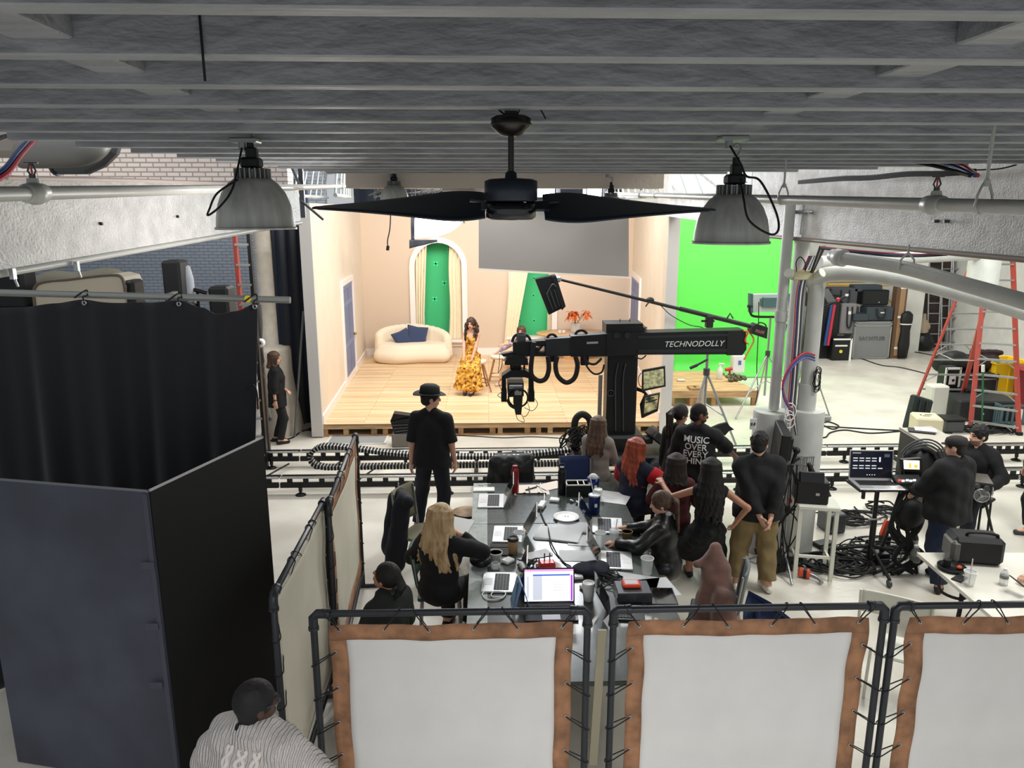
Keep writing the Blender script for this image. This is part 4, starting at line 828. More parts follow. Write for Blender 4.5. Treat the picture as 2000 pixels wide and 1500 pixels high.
# sprinkler pipes
def sprinkler(px0, px1, X, y0, y1, lab, heads, hang, dz):
    z0_ = gy(px0, dz[0], y0).z; z1_ = gy(px1, dz[1], y1).z; P = lambda y: Vector((X, y, z0_+(z1_-z0_)*(y-y0)/(y1-y0)))
    t = tag(MB().cyl(P(y0-1.8), P(y1), .029, .027, 18).build('sprinkler_pipe', m_pipe), lab, 'pipe'); d = (P(y1)-P(y0)).normalized(); q = d.to_track_quat('Z', 'Y').to_matrix()
    for yh in heads:
        c = P(yh); f = part(t, 'tee_fitting', MB().lathe([(.03, -.06), (.038, -.055), (.038, -.03), (.045, -.015), (.045, .015), (.038, .03), (.038, .055), (.03, .06)], c, 20, q).cyl(c, c+Vector((0, 0, .058)), .03, .022, 14), m_pipe, None, True)
        h_ = c+Vector((0, 0, .056)); part(f, 'sprinkler_head', MB().cyl(h_, h_+Vector((0, 0, .015)), .013, n=10).tube([h_+Vector((-.005, 0, .012)), h_+Vector((-.016, 0, .03)), h_+Vector((-.004, 0, .058))], .004, 6).tube([h_+Vector((.005, 0, .012)), h_+Vector((.016, 0, .03)), h_+Vector((.004, 0, .058))], .004, 6).cyl(h_+Vector((0, 0, .058)), h_+Vector((0, 0, .062)), .026, n=14), m_dsteel, None, True)
        part(f, 'glass_bulb', MB().cyl(h_+Vector((0, 0, .016)), h_+Vector((0, 0, .056)), .0035, n=8), mat('red bulb', (190, 30, 30), .3), None, True)
    for yh in hang:
        c = P(yh); top = JZ+.02; B = MB().tube([c+Vector((-.033, 0, 0)), c+Vector((-.03, 0, .04)), c+Vector((-.012, 0, .085)), c+Vector((.012, 0, .085)), c+Vector((.03, 0, .04)), c+Vector((.033, 0, 0)), c+Vector((.02, 0, -.03)), c+Vector((-.02, 0, -.03)), c+Vector((-.033, 0, 0))], .005, 6).cyl(c+Vector((0, 0, .08)), (c.x, c.y, top), .007, n=8).cyl(c+Vector((0, 0, .075)), c+Vector((0, 0, .1)), .014, n=8)
        part(t, 'pipe_hanger', B, m_pipe, None, True)
    return t
sprinkler(0, 760, -1.80, 2.4, 14, 'grey sprinkler pipe running away along the left, above eye level', [3.15, 11.6], [2.82, 9.6], (384, 362))
sprinkler(2000, 1200, 1.93, 2.3, 12.5, 'grey sprinkler pipe running away along the right, above eye level', [3.28, 5.8, 9.7], [2.95, 5.0, 8.8], (412, 378))
# round duct at the upper left
dc = [gy(40, 303, 5.2), gy(150, 300, 5.2), gy(185, 285, 5.3), gy(196, 268, 5.5)]
o = tag(MB().tube(bez(dc, 5), .085, 20).build('round_duct', mat('grey duct', (140, 138, 132), .45, .2)), 'round grey air duct bending up in front of the brick wall', 'duct')
part(o, 'elbow', MB().tube([gy(110, 312, 5.5), gy(165, 312, 5.5), gy(190, 300, 5.5), gy(206, 284, 5.5), gy(210, 268, 5.5)], .1, 14, False), mat('galvanised elbow', (108, 112, 114), .4, .6), None, True)
part(o, 'duct_band', MB().cyl(gy(106, 312, 5.5), gy(112, 312, 5.5), .108, n=20), m_dsteel, None, True)
part(o, 'duct_stub', MB().box(gy(60, 285, 6.2), (.9, .4, .16), bev=.03), mat('plastered duct', (170, 160, 152), .6), None, True)
def cable(name, lab, pts, r, m, n=6, grp=None): return tag(MB().tube(bez(pts, 10), r, n).build(name, m), lab, 'cable', grp)
m_blue = mat('blue cable', (32, 66, 120), .45); m_red = mat('red cable', (176, 40, 58), .45)
for k, (m_, nm) in enumerate(((m_blue, 'blue'), (m_red, 'red'))):
    off = Vector((.012*k, 0, -.018*k)); cable('power_cable', '%s cable crossing the upper left corner behind the pipe hanger' % nm, [gy(-20, 348, 3.6)+off, gy(10, 328, 3.7)+off, gy(36, 295, 3.9)+off, gy(62, 268, 4.3)+off, gy(80, 258, 4.8)+off], .011, m_)
cable('power_cable', 'black cable at the far upper left edge under the joists', [gy(-10, 274, 3.8), gy(10, 266, 4.0), gy(40, 262, 4.4)], .01, m_rub)
for k, (m_, nm, dx) in enumerate(((m_red, 'red', 0), (m_blue, 'blue', -18), (m_rub, 'thick black', -50))):
    cable('power_cable', '%s cable coming out of the joists above the right pipe' % nm, [gy(1862+dx*1.6, 315, 5.5), gy(1885+dx, 326, 5.3), gy(1900+dx*.6, 336, 5.15), gy(1910+dx*.3, 343, 5.0)], .014, m_)
for k in range(3):
    cable('cable_run', ('lowest', 'middle', 'uppermost')[k]+' black cable of the bundle stapled along the right beam', [gy(1905, 338-3*k, 5.3), gy(1840, 342-3*k, 5.6), gy(1770, 343-3*k, 6.0), gy(1700, 350-3*k, 6.5), gy(1640, 352-3*k, 7.0), gy(1560, 358-2*k, 7.9)], .011, m_rub, 6, 'black cables along the right beam')
cable('power_cable', 'thin black cable end at the upper right under the joists', [gy(1905, 332, 5.2), gy(1950, 330, 5.1), gy(1985, 322, 5.0)], .005, m_rub)
# bolts and conduit on the right beam face
def onR(px, py): return gpl(px, py, (4.05, 3.2), (3.30, 9.6))+Vector((-.012, 0, 0))
t = thing('conduit_bracket', 'row of four bolts with a thin conduit on the right beam', 'bracket', onR(1570, 413)); part(t, 'plate', MB().box(onR(1570, 413), (.02, .5, .015)), m_pipe, None, True)
for px in (1553, 1563, 1574, 1587): part(t, 'bolt', MB().cyl(onR(px, 414)+Vector((.02, 0, 0)), onR(px, 414)+Vector((-.03, 0, 0)), .022, n=10), m_steel, None, True)
part(t, 'thin_conduit', MB().tube([onR(1571, 380), onR(1570, 415), onR(1565, 458)], .009, 6), m_pipe, None, True)
for k, px in enumerate((1833, 1853)): tag(MB().cyl(onR(px, 432)+Vector((.02, 0, 0)), onR(px, 432)+Vector((-.03, 0, 0)), .014, n=10).build('stud_bolt', m_dsteel), ('left', 'right')[k]+' of two short bolts sticking out of the right beam', 'bolt')
for k, (px, py) in enumerate(((195, 437), (345, 423))): tag(MB().cyl(gpl(px, py, A0, A1), gpl(px, py, A0, A1)+Vector((.015, 0, 0)), .009, n=8).build('stud_bolt', m_black), ('left', 'right')[k]+' of two small dark holes in the left beam face', 'bolt')
# ---------- black curtain on a pipe
KY = 6.05
k0, k1 = gy(-260, 565, KY), gy(567, 586, KY); KZ = k1.z
rig = thing('pipe_stand', 'grey pipe held up on two stands, carrying the black curtain', 'pipe stand', (k0.x, KY, 0)); m_gp = mat('galvanised pipe', (150, 152, 148), .35, .6)
kl = lambda px: gy(px, 572+13*px/567, KY); part(rig, 'rail', MB().cyl(k0, k1, .027, n=16), m_gp, None, True)
for q in (kl(-200), kl(330)): part(rig, 'stand', MB().cyl((q.x, KY+.12, 0), (q.x, KY+.12, q.z+.03), .022).cyl((q.x, KY+.13, q.z), (q.x, KY-.0, q.z), .03), m_gp, None, True)
part(rig, 'yellow_sticker', MB().cyl(kl(486)+Vector((-.0, -.029, 0)), kl(486)+Vector((0, -.026, 0)), .028, n=16), mat('yellow sticker', (226, 204, 40), .5), None, True)
tp = [(-260, 596), (-60, 604), (40, 600), (110, 592), (170, 584), (230, 591), (290, 590), (355, 586), (395, 600), (430, 612), (460, 607), (506, 591)]
def top_y(px):
    for (a, ya), (b_, yb_) in zip(tp, tp[1:]):
        if a <= px <= b_: t = (px-a)/(b_-a); t = t*t*(3-2*t); return ya+(yb_-ya)*t
    return tp[-1][1]
def curt(u, v):
    px = -260+766*u; z1_ = gy(px, top_y(px), KY).z; x = gy(px, 600, KY).x; f = .05*math.sin(px*.055+.8*math.sin(px*.013))+.03*math.sin(px*.11+2+v*1.5)
    for h in (172, 355, 506): f *= 1-.55*math.exp(-((px-h)/26)**2)*(1-v)
    x -= .26*v*u**6; return (x+.02*math.sin(v*5+px*.03)*v, KY-.03+f*(.35+.65*v)-.10*v, z1_+(.02-z1_)*v)
cu = tag(MB().grid(curt, 150, 46, .008).build('black_curtain', mat('black duvetyne', (15, 17, 25), .8, sheen=.25, bump=.1, bscale=70)), 'tall black curtain tied by grommets to a grey pipe, left side', 'curtain')
for px in (172, 355, 502):
    c = gy(px, top_y(px)+6, KY)+Vector((0, -.055, 0)); g = part(cu, 'grommet', MB().lathe([(.009, 0), (.02, .002), (.02, .008), (.009, .009), (.009, 0)], c, 14, (90, 0, 0)), m_steel, None, True)
    part(cu, 'tie', MB().tube(bez([c, c+Vector((.0, -.01, .05)), kl(px)+Vector((.01, -.035, .0)), kl(px)+Vector((-.01, .01, .036)), kl(px)+Vector((-.05, -.03, .01)), kl(px)+Vector((-.09, -.035, -.02))], 6), .006, 6), m_rub, None, True)
c = gy(489, 752, KY-.08); part(cu, 'edge_tie', MB().tube(bez([c, c+Vector((.03, -.01, .0)), c+Vector((.05, -.01, -.06)), c+Vector((.045, 0, -.2))], 6), .007, 6).ell(c, (.014, .014, .014), 10, 8), m_rub, None, True)
# ---------- black box made of tall flats
FZ = 2.26
fa, fb, fc_ = gz(-60, 934, FZ), gz(288, 962, FZ), gz(514, 856, FZ)
m_fl1 = mat('black flat lit face', (82, 84, 98), .5, noise=.2, nscale=1.6, bump=.06, bscale=50); m_fl2 = mat('black flat felt', (15, 15, 16), .7)  # front flat paler: the grey-blue light on it is put into its colour
def flat(a, b_, m, lab, th, stripes):
    d = Vector((b_.x-a.x, b_.y-a.y, 0)); n = Vector((-d.y, d.x, 0)).normalized(); B = MB(); B.prism([(a.x, a.y, .005), (b_.x, b_.y, .005), (b_.x, b_.y, FZ), (a.x, a.y, FZ)], n, th); o = tag(B.build('black_flat', m), lab, 'flat')
    part(o, 'edge_tape', MB().prism([(a.x, a.y, FZ+.0005), (b_.x, b_.y, FZ+.0005), (b_.x, b_.y, FZ+.006), (a.x, a.y, FZ+.006)], n, th), mat('white edge', (178, 178, 176), .6) if stripes else mat('grey edge', (120, 120, 124), .6), None, True); return o
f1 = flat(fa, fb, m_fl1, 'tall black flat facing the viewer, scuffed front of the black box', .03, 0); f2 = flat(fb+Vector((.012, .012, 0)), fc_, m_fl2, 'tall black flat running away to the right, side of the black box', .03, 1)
part(f1, 'corner_tape', MB().box((fb.x-.02, fb.y-.003, 1.2), (.03, .006, 2.1)), mat('faded tape', (72, 74, 86), .45), None, True)
for k, z in enumerate((1.75, 1.3, .85)): part(f1, 'tape_patch', MB().box((fb.x-.05-.02*k, fb.y-.012, z), (.09, .003, .05)), mat('faded tape', (72, 74, 86), .45), None, True)
rm = gz(515, 1210); tag(MB().grid(lambda u, v: (rm.x-.7+1.05*u, rm.y-1.05+1.55*v, .014+.005*math.sin(u*84)*math.sin(v*126)), 84, 126, .008).build('rubber_mat', mat('rubber mat', (30, 30, 32), .5, bump=.6, bscale=50)), 'black ribbed rubber mat on the floor beside the black flat', 'mat')
# ---------- rolling screens of white cloth laced into pipe frames
m_pvc = mat('dark grey pipe', (44, 46, 50), .38, .2); m_cloth = mat('white muslin', (214, 212, 208), .8, bump=.12, bscale=9, sheen=.2, noise=.03, nscale=3); m_can = mat('brown canvas hem', (172, 124, 90), .8, noise=.3, nscale=7); m_cloth2 = mat('aged muslin', (206, 200, 182), .8, bump=.1, bscale=9, noise=.04, nscale=2)
SZT = 1.76
def screen(a, b_, lab, hem=.1, cloth=None, wav=0, seed=1, gap=.09, tied=True, feet=True, hemmat=None, z0=.12):
    a = Vector((a.x, a.y, 0)); b_ = Vector((b_.x, b_.y, 0)); d = b_-a; L_ = d.length; d.normalize(); n = Vector((d.y, -d.x, 0)); Z = Vector((0, 0, 1)); rg = random.Random(seed); rp = .021
    t = thing('cloth_screen', lab, 'screen', a); part(t, 'pipe_frame', MB().tube([a+Z*z0, a+Z*(SZT-.03), a+Z*SZT+d*.03, a+Z*SZT+d*(L_-.03), b_+Z*(SZT-.03), b_+Z*z0], rp, 14).tube([a+Z*.2, b_+Z*.2], rp, 12), m_pvc, None, True)
    for e, sg in ((a, 1), (b_, -1)): part(t, 'elbow_fitting', MB().tube([e+Z*(SZT-.09), e+Z*(SZT-.025), e+Z*SZT+d*sg*.025, e+Z*SZT+d*sg*.09], rp*1.32, 14).cyl(e+Z*(SZT-.1), e+Z*(SZT-.08), rp*1.5, n=14).cyl(e+Z*SZT+d*sg*.08, e+Z*SZT+d*sg*.1, rp*1.5, n=14), m_pvc, None, True)
    if feet:
        for e in (a, b_): part(t, 'foot', MB().tube([e+Z*.02-n*.3, e+Z*.02+n*.3], rp*.95, 10).tube([e+Z*.02, e+Z*.15], rp*1.1, 10), m_pvc, None, True)
    u0, u1 = gap/L_, 1-gap/L_; zt_, zb_ = SZT-gap*.8, .28
    def edge(u, v):  # scalloped rim between the eyelets
        su = .004*math.sin(v*math.pi*6+.4)+.003*math.sin(v*23+seed) if wav == 0 else wav; sv = .006*math.cos(u*math.pi*5)**2+.003*math.sin(u*17+seed)
        x = (u0+su/L_*1.5)+(u1-u0-3*su/L_)*u; z = zb_+(zt_-zb_)*v-(sv if v > .5 else -sv)*2*abs(v-.5)
        return a+d*(L_*x)+Z*z+n*(.006*math.sin(u*9+v*4)+.005*math.sin(v*13+u*3))
    W_ = (u1-u0)*L_; Hh = zt_-zb_; hu, hv = hem/W_, hem/Hh
    part(t, 'cloth', MB().grid(lambda u, v: edge(hu*.9+(1-1.8*hu)*u, hv*.9+(1-1.8*hv)*v), 24, 24, .002), cloth or m_cloth, None, True)
    B = MB()
    for (uu, vv) in (((0, 1), (1-hv, 1)), ((0, 1), (0, hv)), ((0, hu), (hv, 1-hv)), ((1-hu, 1), (hv, 1-hv))):
        B.grid(lambda u, v: edge(uu[0]+(uu[1]-uu[0])*u, vv[0]+(vv[1]-vv[0])*v)+n*.003, 24 if uu[1]-uu[0] > .5 else 3, 24 if vv[1]-vv[0] > .5 else 3, .006)
    part(t, 'canvas_hem', B, hemmat or m_can, None, True)
    nu, nv = 6, 6
    def lace(c, e, ax):
        g = part(t, 'eyelet', MB().lathe([(.005, 0), (.011, .001), (.011, .004), (.005, .005), (.005, 0)], c+n*.008, 12, n.to_track_quat('Z', 'Y').to_matrix()), m_steel, None, True)
        o = ax*.09; part(t, 'bungee', MB().tube(bez([c+n*.012, (c+e)/2+n*.02-o*.4, e+n*(rp+.006)-o*.8, e+(e-c).normalized()*(rp+.005)-o, e-n*(rp+.005)-o*.9, c-n*.005], 6), .0038, 6), m_rub, None, True)
    for k in range(nu):
        u = (k+.25)/(nu-.5); c = edge(min(max(u, .03), .97), 1-hv*.28); xx = (c-a).dot(d); lace(c, a+d*xx+Z*SZT, d*(1 if k % 2 == 0 else -1))
    for k in range(nv):
        v = (k+.3)/(nv-.2)
        for (u, e) in ((hu*.3, a), (1-hu*.3, b_)): c = edge(u, v*.96); lace(c, e+Z*c.z, Z)
    return t
sl0, sl1 = gz(611, 1199, SZT), gz(1148, 1192, SZT); sc1 = screen(sl0, sl1, 'white cloth screen with brown hem in a pipe frame, left of the front row')
sm0, sm1 = gz(1199, 1191, SZT), gz(1729, 1183, SZT); screen(sm0, sm1, 'white cloth screen with brown hem in a pipe frame, middle of the front row', seed=2)
sr0 = gz(1750, 1184, SZT); sr1 = sr0+(sm1-sm0); screen(sr0, sr1, 'white cloth screen with brown hem in a pipe frame, cut off by the right edge', seed=3, hem=.115)
n0, n1 = gz(533, 1163, SZT), gz(633, 975, SZT); screen(n0, n1, 'pale cloth screen running away beside the black flat, nearer of the two side screens', seed=4, cloth=m_cloth2, hem=.03, hemmat=m_cloth2, gap=.05)
g0, g1 = gz(641, 984, SZT), gz(695, 848, SZT); screen(g0, g1, 'pale cloth screen with brown hem running away, farther of the two side screens', seed=5, cloth=m_cloth2, gap=.06, hem=.12)
p = gz(1190, 1190, 1.5); tag(MB().box((p.x-.012, p.y+.3, .62), (.06, .02, 1.1), rot=(0, 2, 0)).build('wood_batten', mat('pale wood batten', (190, 184, 160), .6)), 'pale wooden batten standing behind the gap between front screens', 'batten')
p = gz(1178, 1213, 1.62); tag(MB().prism([p, p+Vector((.035, .0, .045)), p+Vector((.06, .01, -.01)), p+Vector((.04, 0, -.06))], Vector((0, 1, 0)), .002).build('paper_tag', mat('white tag', (214, 214, 216), .6)), 'white paper tag hanging on the frame between the front screens', 'tag')
# ---------- dolly track
YN, YR = 10.45, 11.65
m_anod = mat('black anodised', (20, 21, 23), .4, .3); m_rail = mat('rail steel', (196, 196, 192), .25, .8)
def seg(xa, xb, Y, lab, num=None):
    t = thing('track_rail', lab, 'track', (xa, Y, 0))
    part(t, 'beam', MB().box(((xa+xb)/2, Y, .15), (xb-xa-.02, .05, .075), bev=.004), m_anod, None, True)
    part(t, 'rail_tube', MB().cyl((xa+.01, Y, .262), (xb-.01, Y, .262), .019, n=12), m_rail, None, True)
    for k in range(9): part(t, 'rail_saddle', MB().box((xa+.15+(xb-xa-.3)*k/8, Y, .217), (.075, .03, .07)), m_anod, None, True)
    part(t, 'inner_tray', MB().box(((xa+xb)/2, Y+.11, .245), (xb-xa-.02, .07, .03)), m_anod, None, True)
    for x in (xa+.3, xb-.45): part(t, 'levelling_foot', MB().cyl((x, Y-.02, .03), (x, Y-.02, .19), .018, n=10).cyl((x, Y-.02, .06), (x, Y-.02, .12), .028, n=12).lathe([(.001, .035), (.03, .035), (.075, .012), (.078, 0), (.001, 0)], (x, Y-.02, 0), 18), m_anod, None, True)
    if num: M = frame((gy(num[1], 922, Y).x, Y-.0275, .15), (1, 0, 0), (0, 0, 1)); part(t, 'rail_number', text_mb(num[0], .085, M, .002), mat('white print', (226, 226, 222), .6), None, True)
bx = [-4.6, -3.05, -.9, 1.25, 3.4, 5.55, 7.7, 9.2]; nm_ = ['leftmost', 'second', 'third', 'fourth', 'fifth', 'sixth', 'rightmost']
for k in range(7):
    seg(bx[k], bx[k+1], YN, 'near rail of the dolly track, %s section%s' % (nm_[k] if k in (0, 6) else nm_[k]+' from the left', ' with the number 2' if k == 1 else ' with the number 5' if k == 5 else ''), ('2', 777) if k == 1 else ('5', 1990) if k == 5 else None)
    seg(bx[k], bx[k+1], YR, 'far rail of the dolly track, %s section' % (nm_[k] if k in (0, 6) else nm_[k]+' from the left'))
for k, x in enumerate((-3.6, -2.1, -.2, 2.2, 4.4, 6.6)): tag(MB().box((x, (YN+YR)/2, .12), (.06, YR-YN-.05, .05)).cyl((x+.06, YN+.1, .1), (x+.4, YR-.1, .1), .014).build('track_spreader', m_anod), 'cross tie joining the two track rails, %s from the left' % ordn[k], 'track')
# drag chain with its loop
YC = 11.0; lz = lambda px, py, y=YC: gy(px, py, y)
pth = bez([lz(1130, 876), lz(1040, 886), lz(960, 891), lz(850, 890), lz(760, 884), lz(690, 875), lz(640, 871), lz(618, 876), lz(606, 890), lz(612, 904), lz(630, 911), lz(660, 912), lz(760, 910), lz(900, 908), lz(1000, 906), lz(1130, 904)], 26)
# even links
L_ = [0]
for i in range(1, len(pth)): L_.append(L_[-1]+(pth[i]-pth[i-1]).length)
def along(s):
    i = min(max(int(np.searchsorted(L_, s)), 1), len(pth)-1); t = (s-L_[i-1])/max(L_[i]-L_[i-1], 1e-6); return pth[i-1].lerp(pth[i], t)
B = MB(); Bw = MB(); s = 0
while s < L_[-1]-.05:
    a, b_ = along(s), along(s+.05); d = (b_-a).normalized(); up = Vector((0, 1, 0)).cross(d); M3 = Matrix((d, Vector((0, 1, 0)), up)).transposed()
    B.box(a, (.035, .15, .06), rot=M3); Bw.box(a+d*.025-Vector((0, .004, 0)), (.018, .14, .05), rot=M3); s += .05
dc_ = thing('drag_chain', 'black cable drag chain looping along the dolly track to the crane', 'cable chain', lz(606, 890)); part(dc_, 'chain_links', B, m_rub, None, True); part(dc_, 'cable_fill', Bw, mat('grey cables', (214, 214, 210), .6), None, True)
o = tag(MB().cyl(lz(676, 893, 11.2), (lz(676, 893, 11.2).x, 11.2, 0), .02).cyl(lz(655, 910, 11.1), lz(690, 880, 11.3), .02).build('chain_support', m_steel), 'steel support arm inside the loop of the drag chain', 'support'); part(o, 'roller', MB().cyl(lz(668, 896, 11.05), lz(668, 896, 11.3), .05, n=14), m_rub, None, True)
# ---------- camera crane on the dolly
m_cr = mat('crane black', (24, 26, 28), .42, .25); m_cr2 = mat('crane dark grey', (42, 45, 48), .4, .3)
CY = 11.05; cp = gy(1211, 760, CY); cr = thing('camera_crane', 'black motion control camera crane on the dolly track, arm across the set', 'crane', (cp.x, CY, 0))
cz = lambda px, py, y=CY: gy(px, py, y)
hwid = (cz(1240, 760).x-cz(1182, 760).x)/2
part(cr, 'column', MB().box((cp.x, CY, (cz(1211, 850).z+cz(1211, 690).z)/2), (2*hwid, .34, cz(1211, 690).z-cz(1211, 850).z+.4), bev=.02), m_cr, None, True)
b = MB()
for px in (1202, 1217): b.tube(bez([cz(px, 842, CY-.18), cz(px, 800, CY-.185), cz(px, 740, CY-.185), cz(px+5, 710, CY-.185)], 6), .012, 6)
part(cr, 'column_cable', b, m_dsteel, None, True)
part(cr, 'logo_ring', MB().lathe([(.038, 0), (.045, .004), (.052, 0)], cz(1193, 768, CY-.172), 20, (90, 0, 0)).box(cz(1193, 768, CY-.174), (.05, .004, .01)).box(cz(1193, 768, CY-.174), (.01, .004, .05)), m_dsteel, None, True)
def beam(pts, y0, th, name, m=m_cr, par=cr): return part(par, name, MB().prism([gy(px, py, y0) for px, py in pts], Vector((0, 1, 0)), th), m, None, True)
arm = beam([(1185, 652), (1300, 649), (1455, 645), (1457, 684), (1450, 692), (1240, 693), (1185, 696)], CY-.27, .3, 'main_arm')
b = MB().prism([gy(1246, 656, CY-.283), gy(1450, 651, CY-.283), gy(1450, 656, CY-.283), gy(1246, 661, CY-.283)], Vector((0, 1, 0)), .014).prism([gy(1246, 683, CY-.283), gy(1448, 681, CY-.283), gy(1448, 688, CY-.283), gy(1246, 690, CY-.283)], Vector((0, 1, 0)), .014); part(arm, 'side_rails', b, m_cr2, None, True)
M = frame(gy(1355, 672, CY-.285), Vector((1, 0, .012)), (0, 0, 1)); tm_ = text_mb('TECHNODOLLY', .118, M, .004, shear=.25, sx=1.02); part(arm, 'lettering', tm_, mat('silver print', (206, 210, 208), .4), None, True)
part(arm, 'end_cap', MB().prism([gy(1420, 647, CY-.285), gy(1457, 647, CY-.285), gy(1458, 682, CY-.285), (gy(1450, 694, CY-.285)), gy(1420, 694, CY-.285)], Vector((0, 1, 0)), .33), m_black, None, True)
part(arm, 'red_cable', MB().tube(bez([gy(1452, 646, CY-.29), gy(1460, 650, CY-.3), gy(1455, 665, CY-.3), gy(1462, 672, CY-.3)], 6), .012, 6), mat('orange red', (214, 84, 50), .5), None, True)
t1 = beam([(1115, 657), (1190, 652), (1190, 696), (1115, 697)], CY-.25, .26, 'telescope_section')
t2 = beam([(1066, 663), (1120, 659), (1120, 695), (1066, 696)], CY-.23, .22, 'telescope_section', m_cr2)
b = MB(); tri = [[(1002, 669), (1070, 665), (1070, 676), (1002, 676)], [(1002, 676), (1040, 676), (1052, 690), (1070, 690), (1070, 696), (1002, 696)]]
b.prism([gy(x, y, CY-.2) for x, y in tri[0]], Vector((0, 1, 0)), .18); b.prism([gy(x, y, CY-.2) for x, y in [(1002, 674), (1042, 674), (1052, 684), (1040, 696), (1002, 696)]], Vector((0, 1, 0)), .18); b.prism([gy(x, y, CY-.2) for x, y in [(1038, 688), (1070, 688), (1070, 696), (1038, 696)]], Vector((0, 1, 0)), .18); b.prism([gy(x, y, CY-.2) for x, y in [(1056, 675), (1062, 675), (1050, 690), (1044, 690)]], Vector((0, 1, 0)), .18); b.prism([gy(x, y, CY-.2) for x, y in [(1064, 674), (1070, 674), (1070, 690), (1064, 690)]], Vector((0, 1, 0)), .18)
part(cr, 'nose_section', b, m_cr, None, True)
part(t1, 'name_plate', MB().prism([gy(1146, 668, CY-.256), gy(1168, 667, CY-.256), gy(1168, 671, CY-.256), gy(1146, 672, CY-.256)], Vector((0, 1, 0)), .006), mat('silver plate', (170, 172, 170), .4, .5), None, True)
hd = part(cr, 'motor_box', MB().prism([gy(1184, 633, CY-.2), gy(1256, 632, CY-.2), gy(1256, 660, CY-.2), gy(1184, 662, CY-.2)], Vector((0, 1, 0)), .4), m_cr, None, True)
b = MB()
for k in range(6):
    for px in (1184, 1256): b.box(gy(px, 637+4*k, CY), (.05, .38, .012))
part(hd, 'cooling_fin', b, m_cr2, None, True); part(hd, 'pin', MB().cyl(gy(1211, 636, CY), gy(1211, 623, CY), .006).cyl(gy(1230, 636, CY), gy(1230, 622, CY), .006), m_black, None, True)
for px in (1204, 1225): part(hd, 'pulley', MB().lathe([(.02, 0), (.04, .005), (.045, .02)], gy(px, 655, CY-.285), 16, (90, 0, 0)), m_cr2, None, True)
def hose(pts, r, par=cr, name='hose', y=CY-.3, n=10): return part(par, name, MB().tube(bez([gy(a, b_, y) for a, b_ in pts], 8), r, n), m_rub, None, True)
hose([(1043, 668), (1040, 690), (1037, 720), (1040, 735), (1053, 744), (1066, 739), (1072, 720), (1070, 697)], .036)
hose([(1088, 697), (1085, 715), (1090, 735), (1106, 747), (1122, 738), (1128, 715), (1124, 697)], .036)
hose([(1140, 697), (1148, 708), (1162, 711), (1175, 700)], .018); hose([(1142, 697), (1146, 715), (1160, 730), (1175, 727), (1180, 712)], .014); hose([(1240, 696), (1252, 701), (1262, 694)], .01)
for (px, py, rr_) in ((1018, 660, 18), (1078, 661, 11), (1135, 653, 13)):
    part(cr, 'hose_clamp', MB().tube(bez([gy(px-rr_, py+8, CY-.1), gy(px-rr_*.7, py-4, CY-.1), gy(px, py-8, CY-.1), gy(px+rr_*.7, py-4, CY-.1), gy(px+rr_*1.1, py+8, CY-.1)], 6), .02, 8), m_rub, None, True)
part(cr, 'grey_bracket', MB().box(gy(1018, 659, CY-.1), (.13, .1, .09)), m_dsteel, None, True)
part(cr, 'arm_clamp', MB().box(gy(1141, 703, CY-.1), (.12, .15, .14), bev=.01), m_cr, None, True); part(cr, 'arm_clamp', MB().box(gy(1079, 698, CY-.1), (.15, .2, .1), bev=.01), m_cr, None, True)
part(cr, 'front_monitor', MB().prism([gy(978, 692, CY-.2), gy(1000, 688, CY-.2), gy(1006, 694, CY-.2), gy(984, 697, CY-.2)], Vector((0, 1, 0)), .12), m_black, None, True)
# remote head and camera
HY = CY-.1; g = lambda px, py, d=0: gy(px, py, HY+d); rh = part(cr, 'remote_head', MB().prism([g(986, 709, -.15), g(990, 698, -.15), g(1000, 694, -.15), g(1024, 696, -.15), g(1031, 702, -.15), g(1032, 713, -.15), g(986, 713, -.15)], Vector((0, 1, 0)), .3).cyl(g(1009, 712), g(1009, 722), .07, n=18), m_cr, None, True)
part(rh, 'column_rod', MB().cyl(g(998, 712), g(998, 726), .014).cyl(g(1024, 712), g(1024, 726), .014), m_black, None, True)
part(rh, 'yoke', MB().prism([g(980, 735, -.12), g(998, 723, -.12), g(1026, 723, -.12), g(1042, 733, -.12), g(1042, 741, -.12), g(1024, 737, -.12), g(998, 737, -.12), g(980, 742, -.12)], Vector((0, 1, 0)), .24), m_cr, None, True)
for (x0, x1) in ((979, 990), (1032, 1044)):
    part(rh, 'yoke_arm', MB().prism([g(x0+1, 735, -.08), g(x1-2, 735, -.08), g(x1-1, 768, -.08), g(x0+1, 768, -.08)], Vector((0, 1, 0)), .16).prism([g(x0, 766, -.12), g(x1, 764, -.12), g(x1, 785, -.12), g(x0, 785, -.12)], Vector((0, 1, 0)), .24), m_cr, None, True)
cm_ = part(cr, 'cinema_camera', MB().prism([g(992, 748, -.2), g(1023, 748, -.2), g(1023, 774, -.2), g(992, 776, -.2)], Vector((0, 1, 0)), .5), m_cr2, None, True)
part(cm_, 'grey_block', MB().box(g(1007, 752, -.1), (.2, .3, .06), bev=.01), mat('grey metal', (140, 142, 144), .4, .5), None, True)
part(cm_, 'battery', MB().prism([g(1003, 760, -.32), g(1022, 760, -.32), g(1020, 792, -.32), g(1018, 810, -.32), g(1007, 810, -.32), g(1003, 790, -.32)], Vector((0, 1, 0)), .16), m_black, None, True)
part(cm_, 'matte_ring', MB().tube([g(1012+19*math.cos(2*math.pi*k/24), 777+18*math.sin(2*math.pi*k/24), -.2) for k in range(24)], .014, 8, True, True), m_rub, None, True)
part(cm_, 'connector_plate', MB().box(g(1012, 768, -.41), (.1, .02, .05)).box(g(1010, 764, -.42), (.04, .02, .02)), m_steel, None, True)
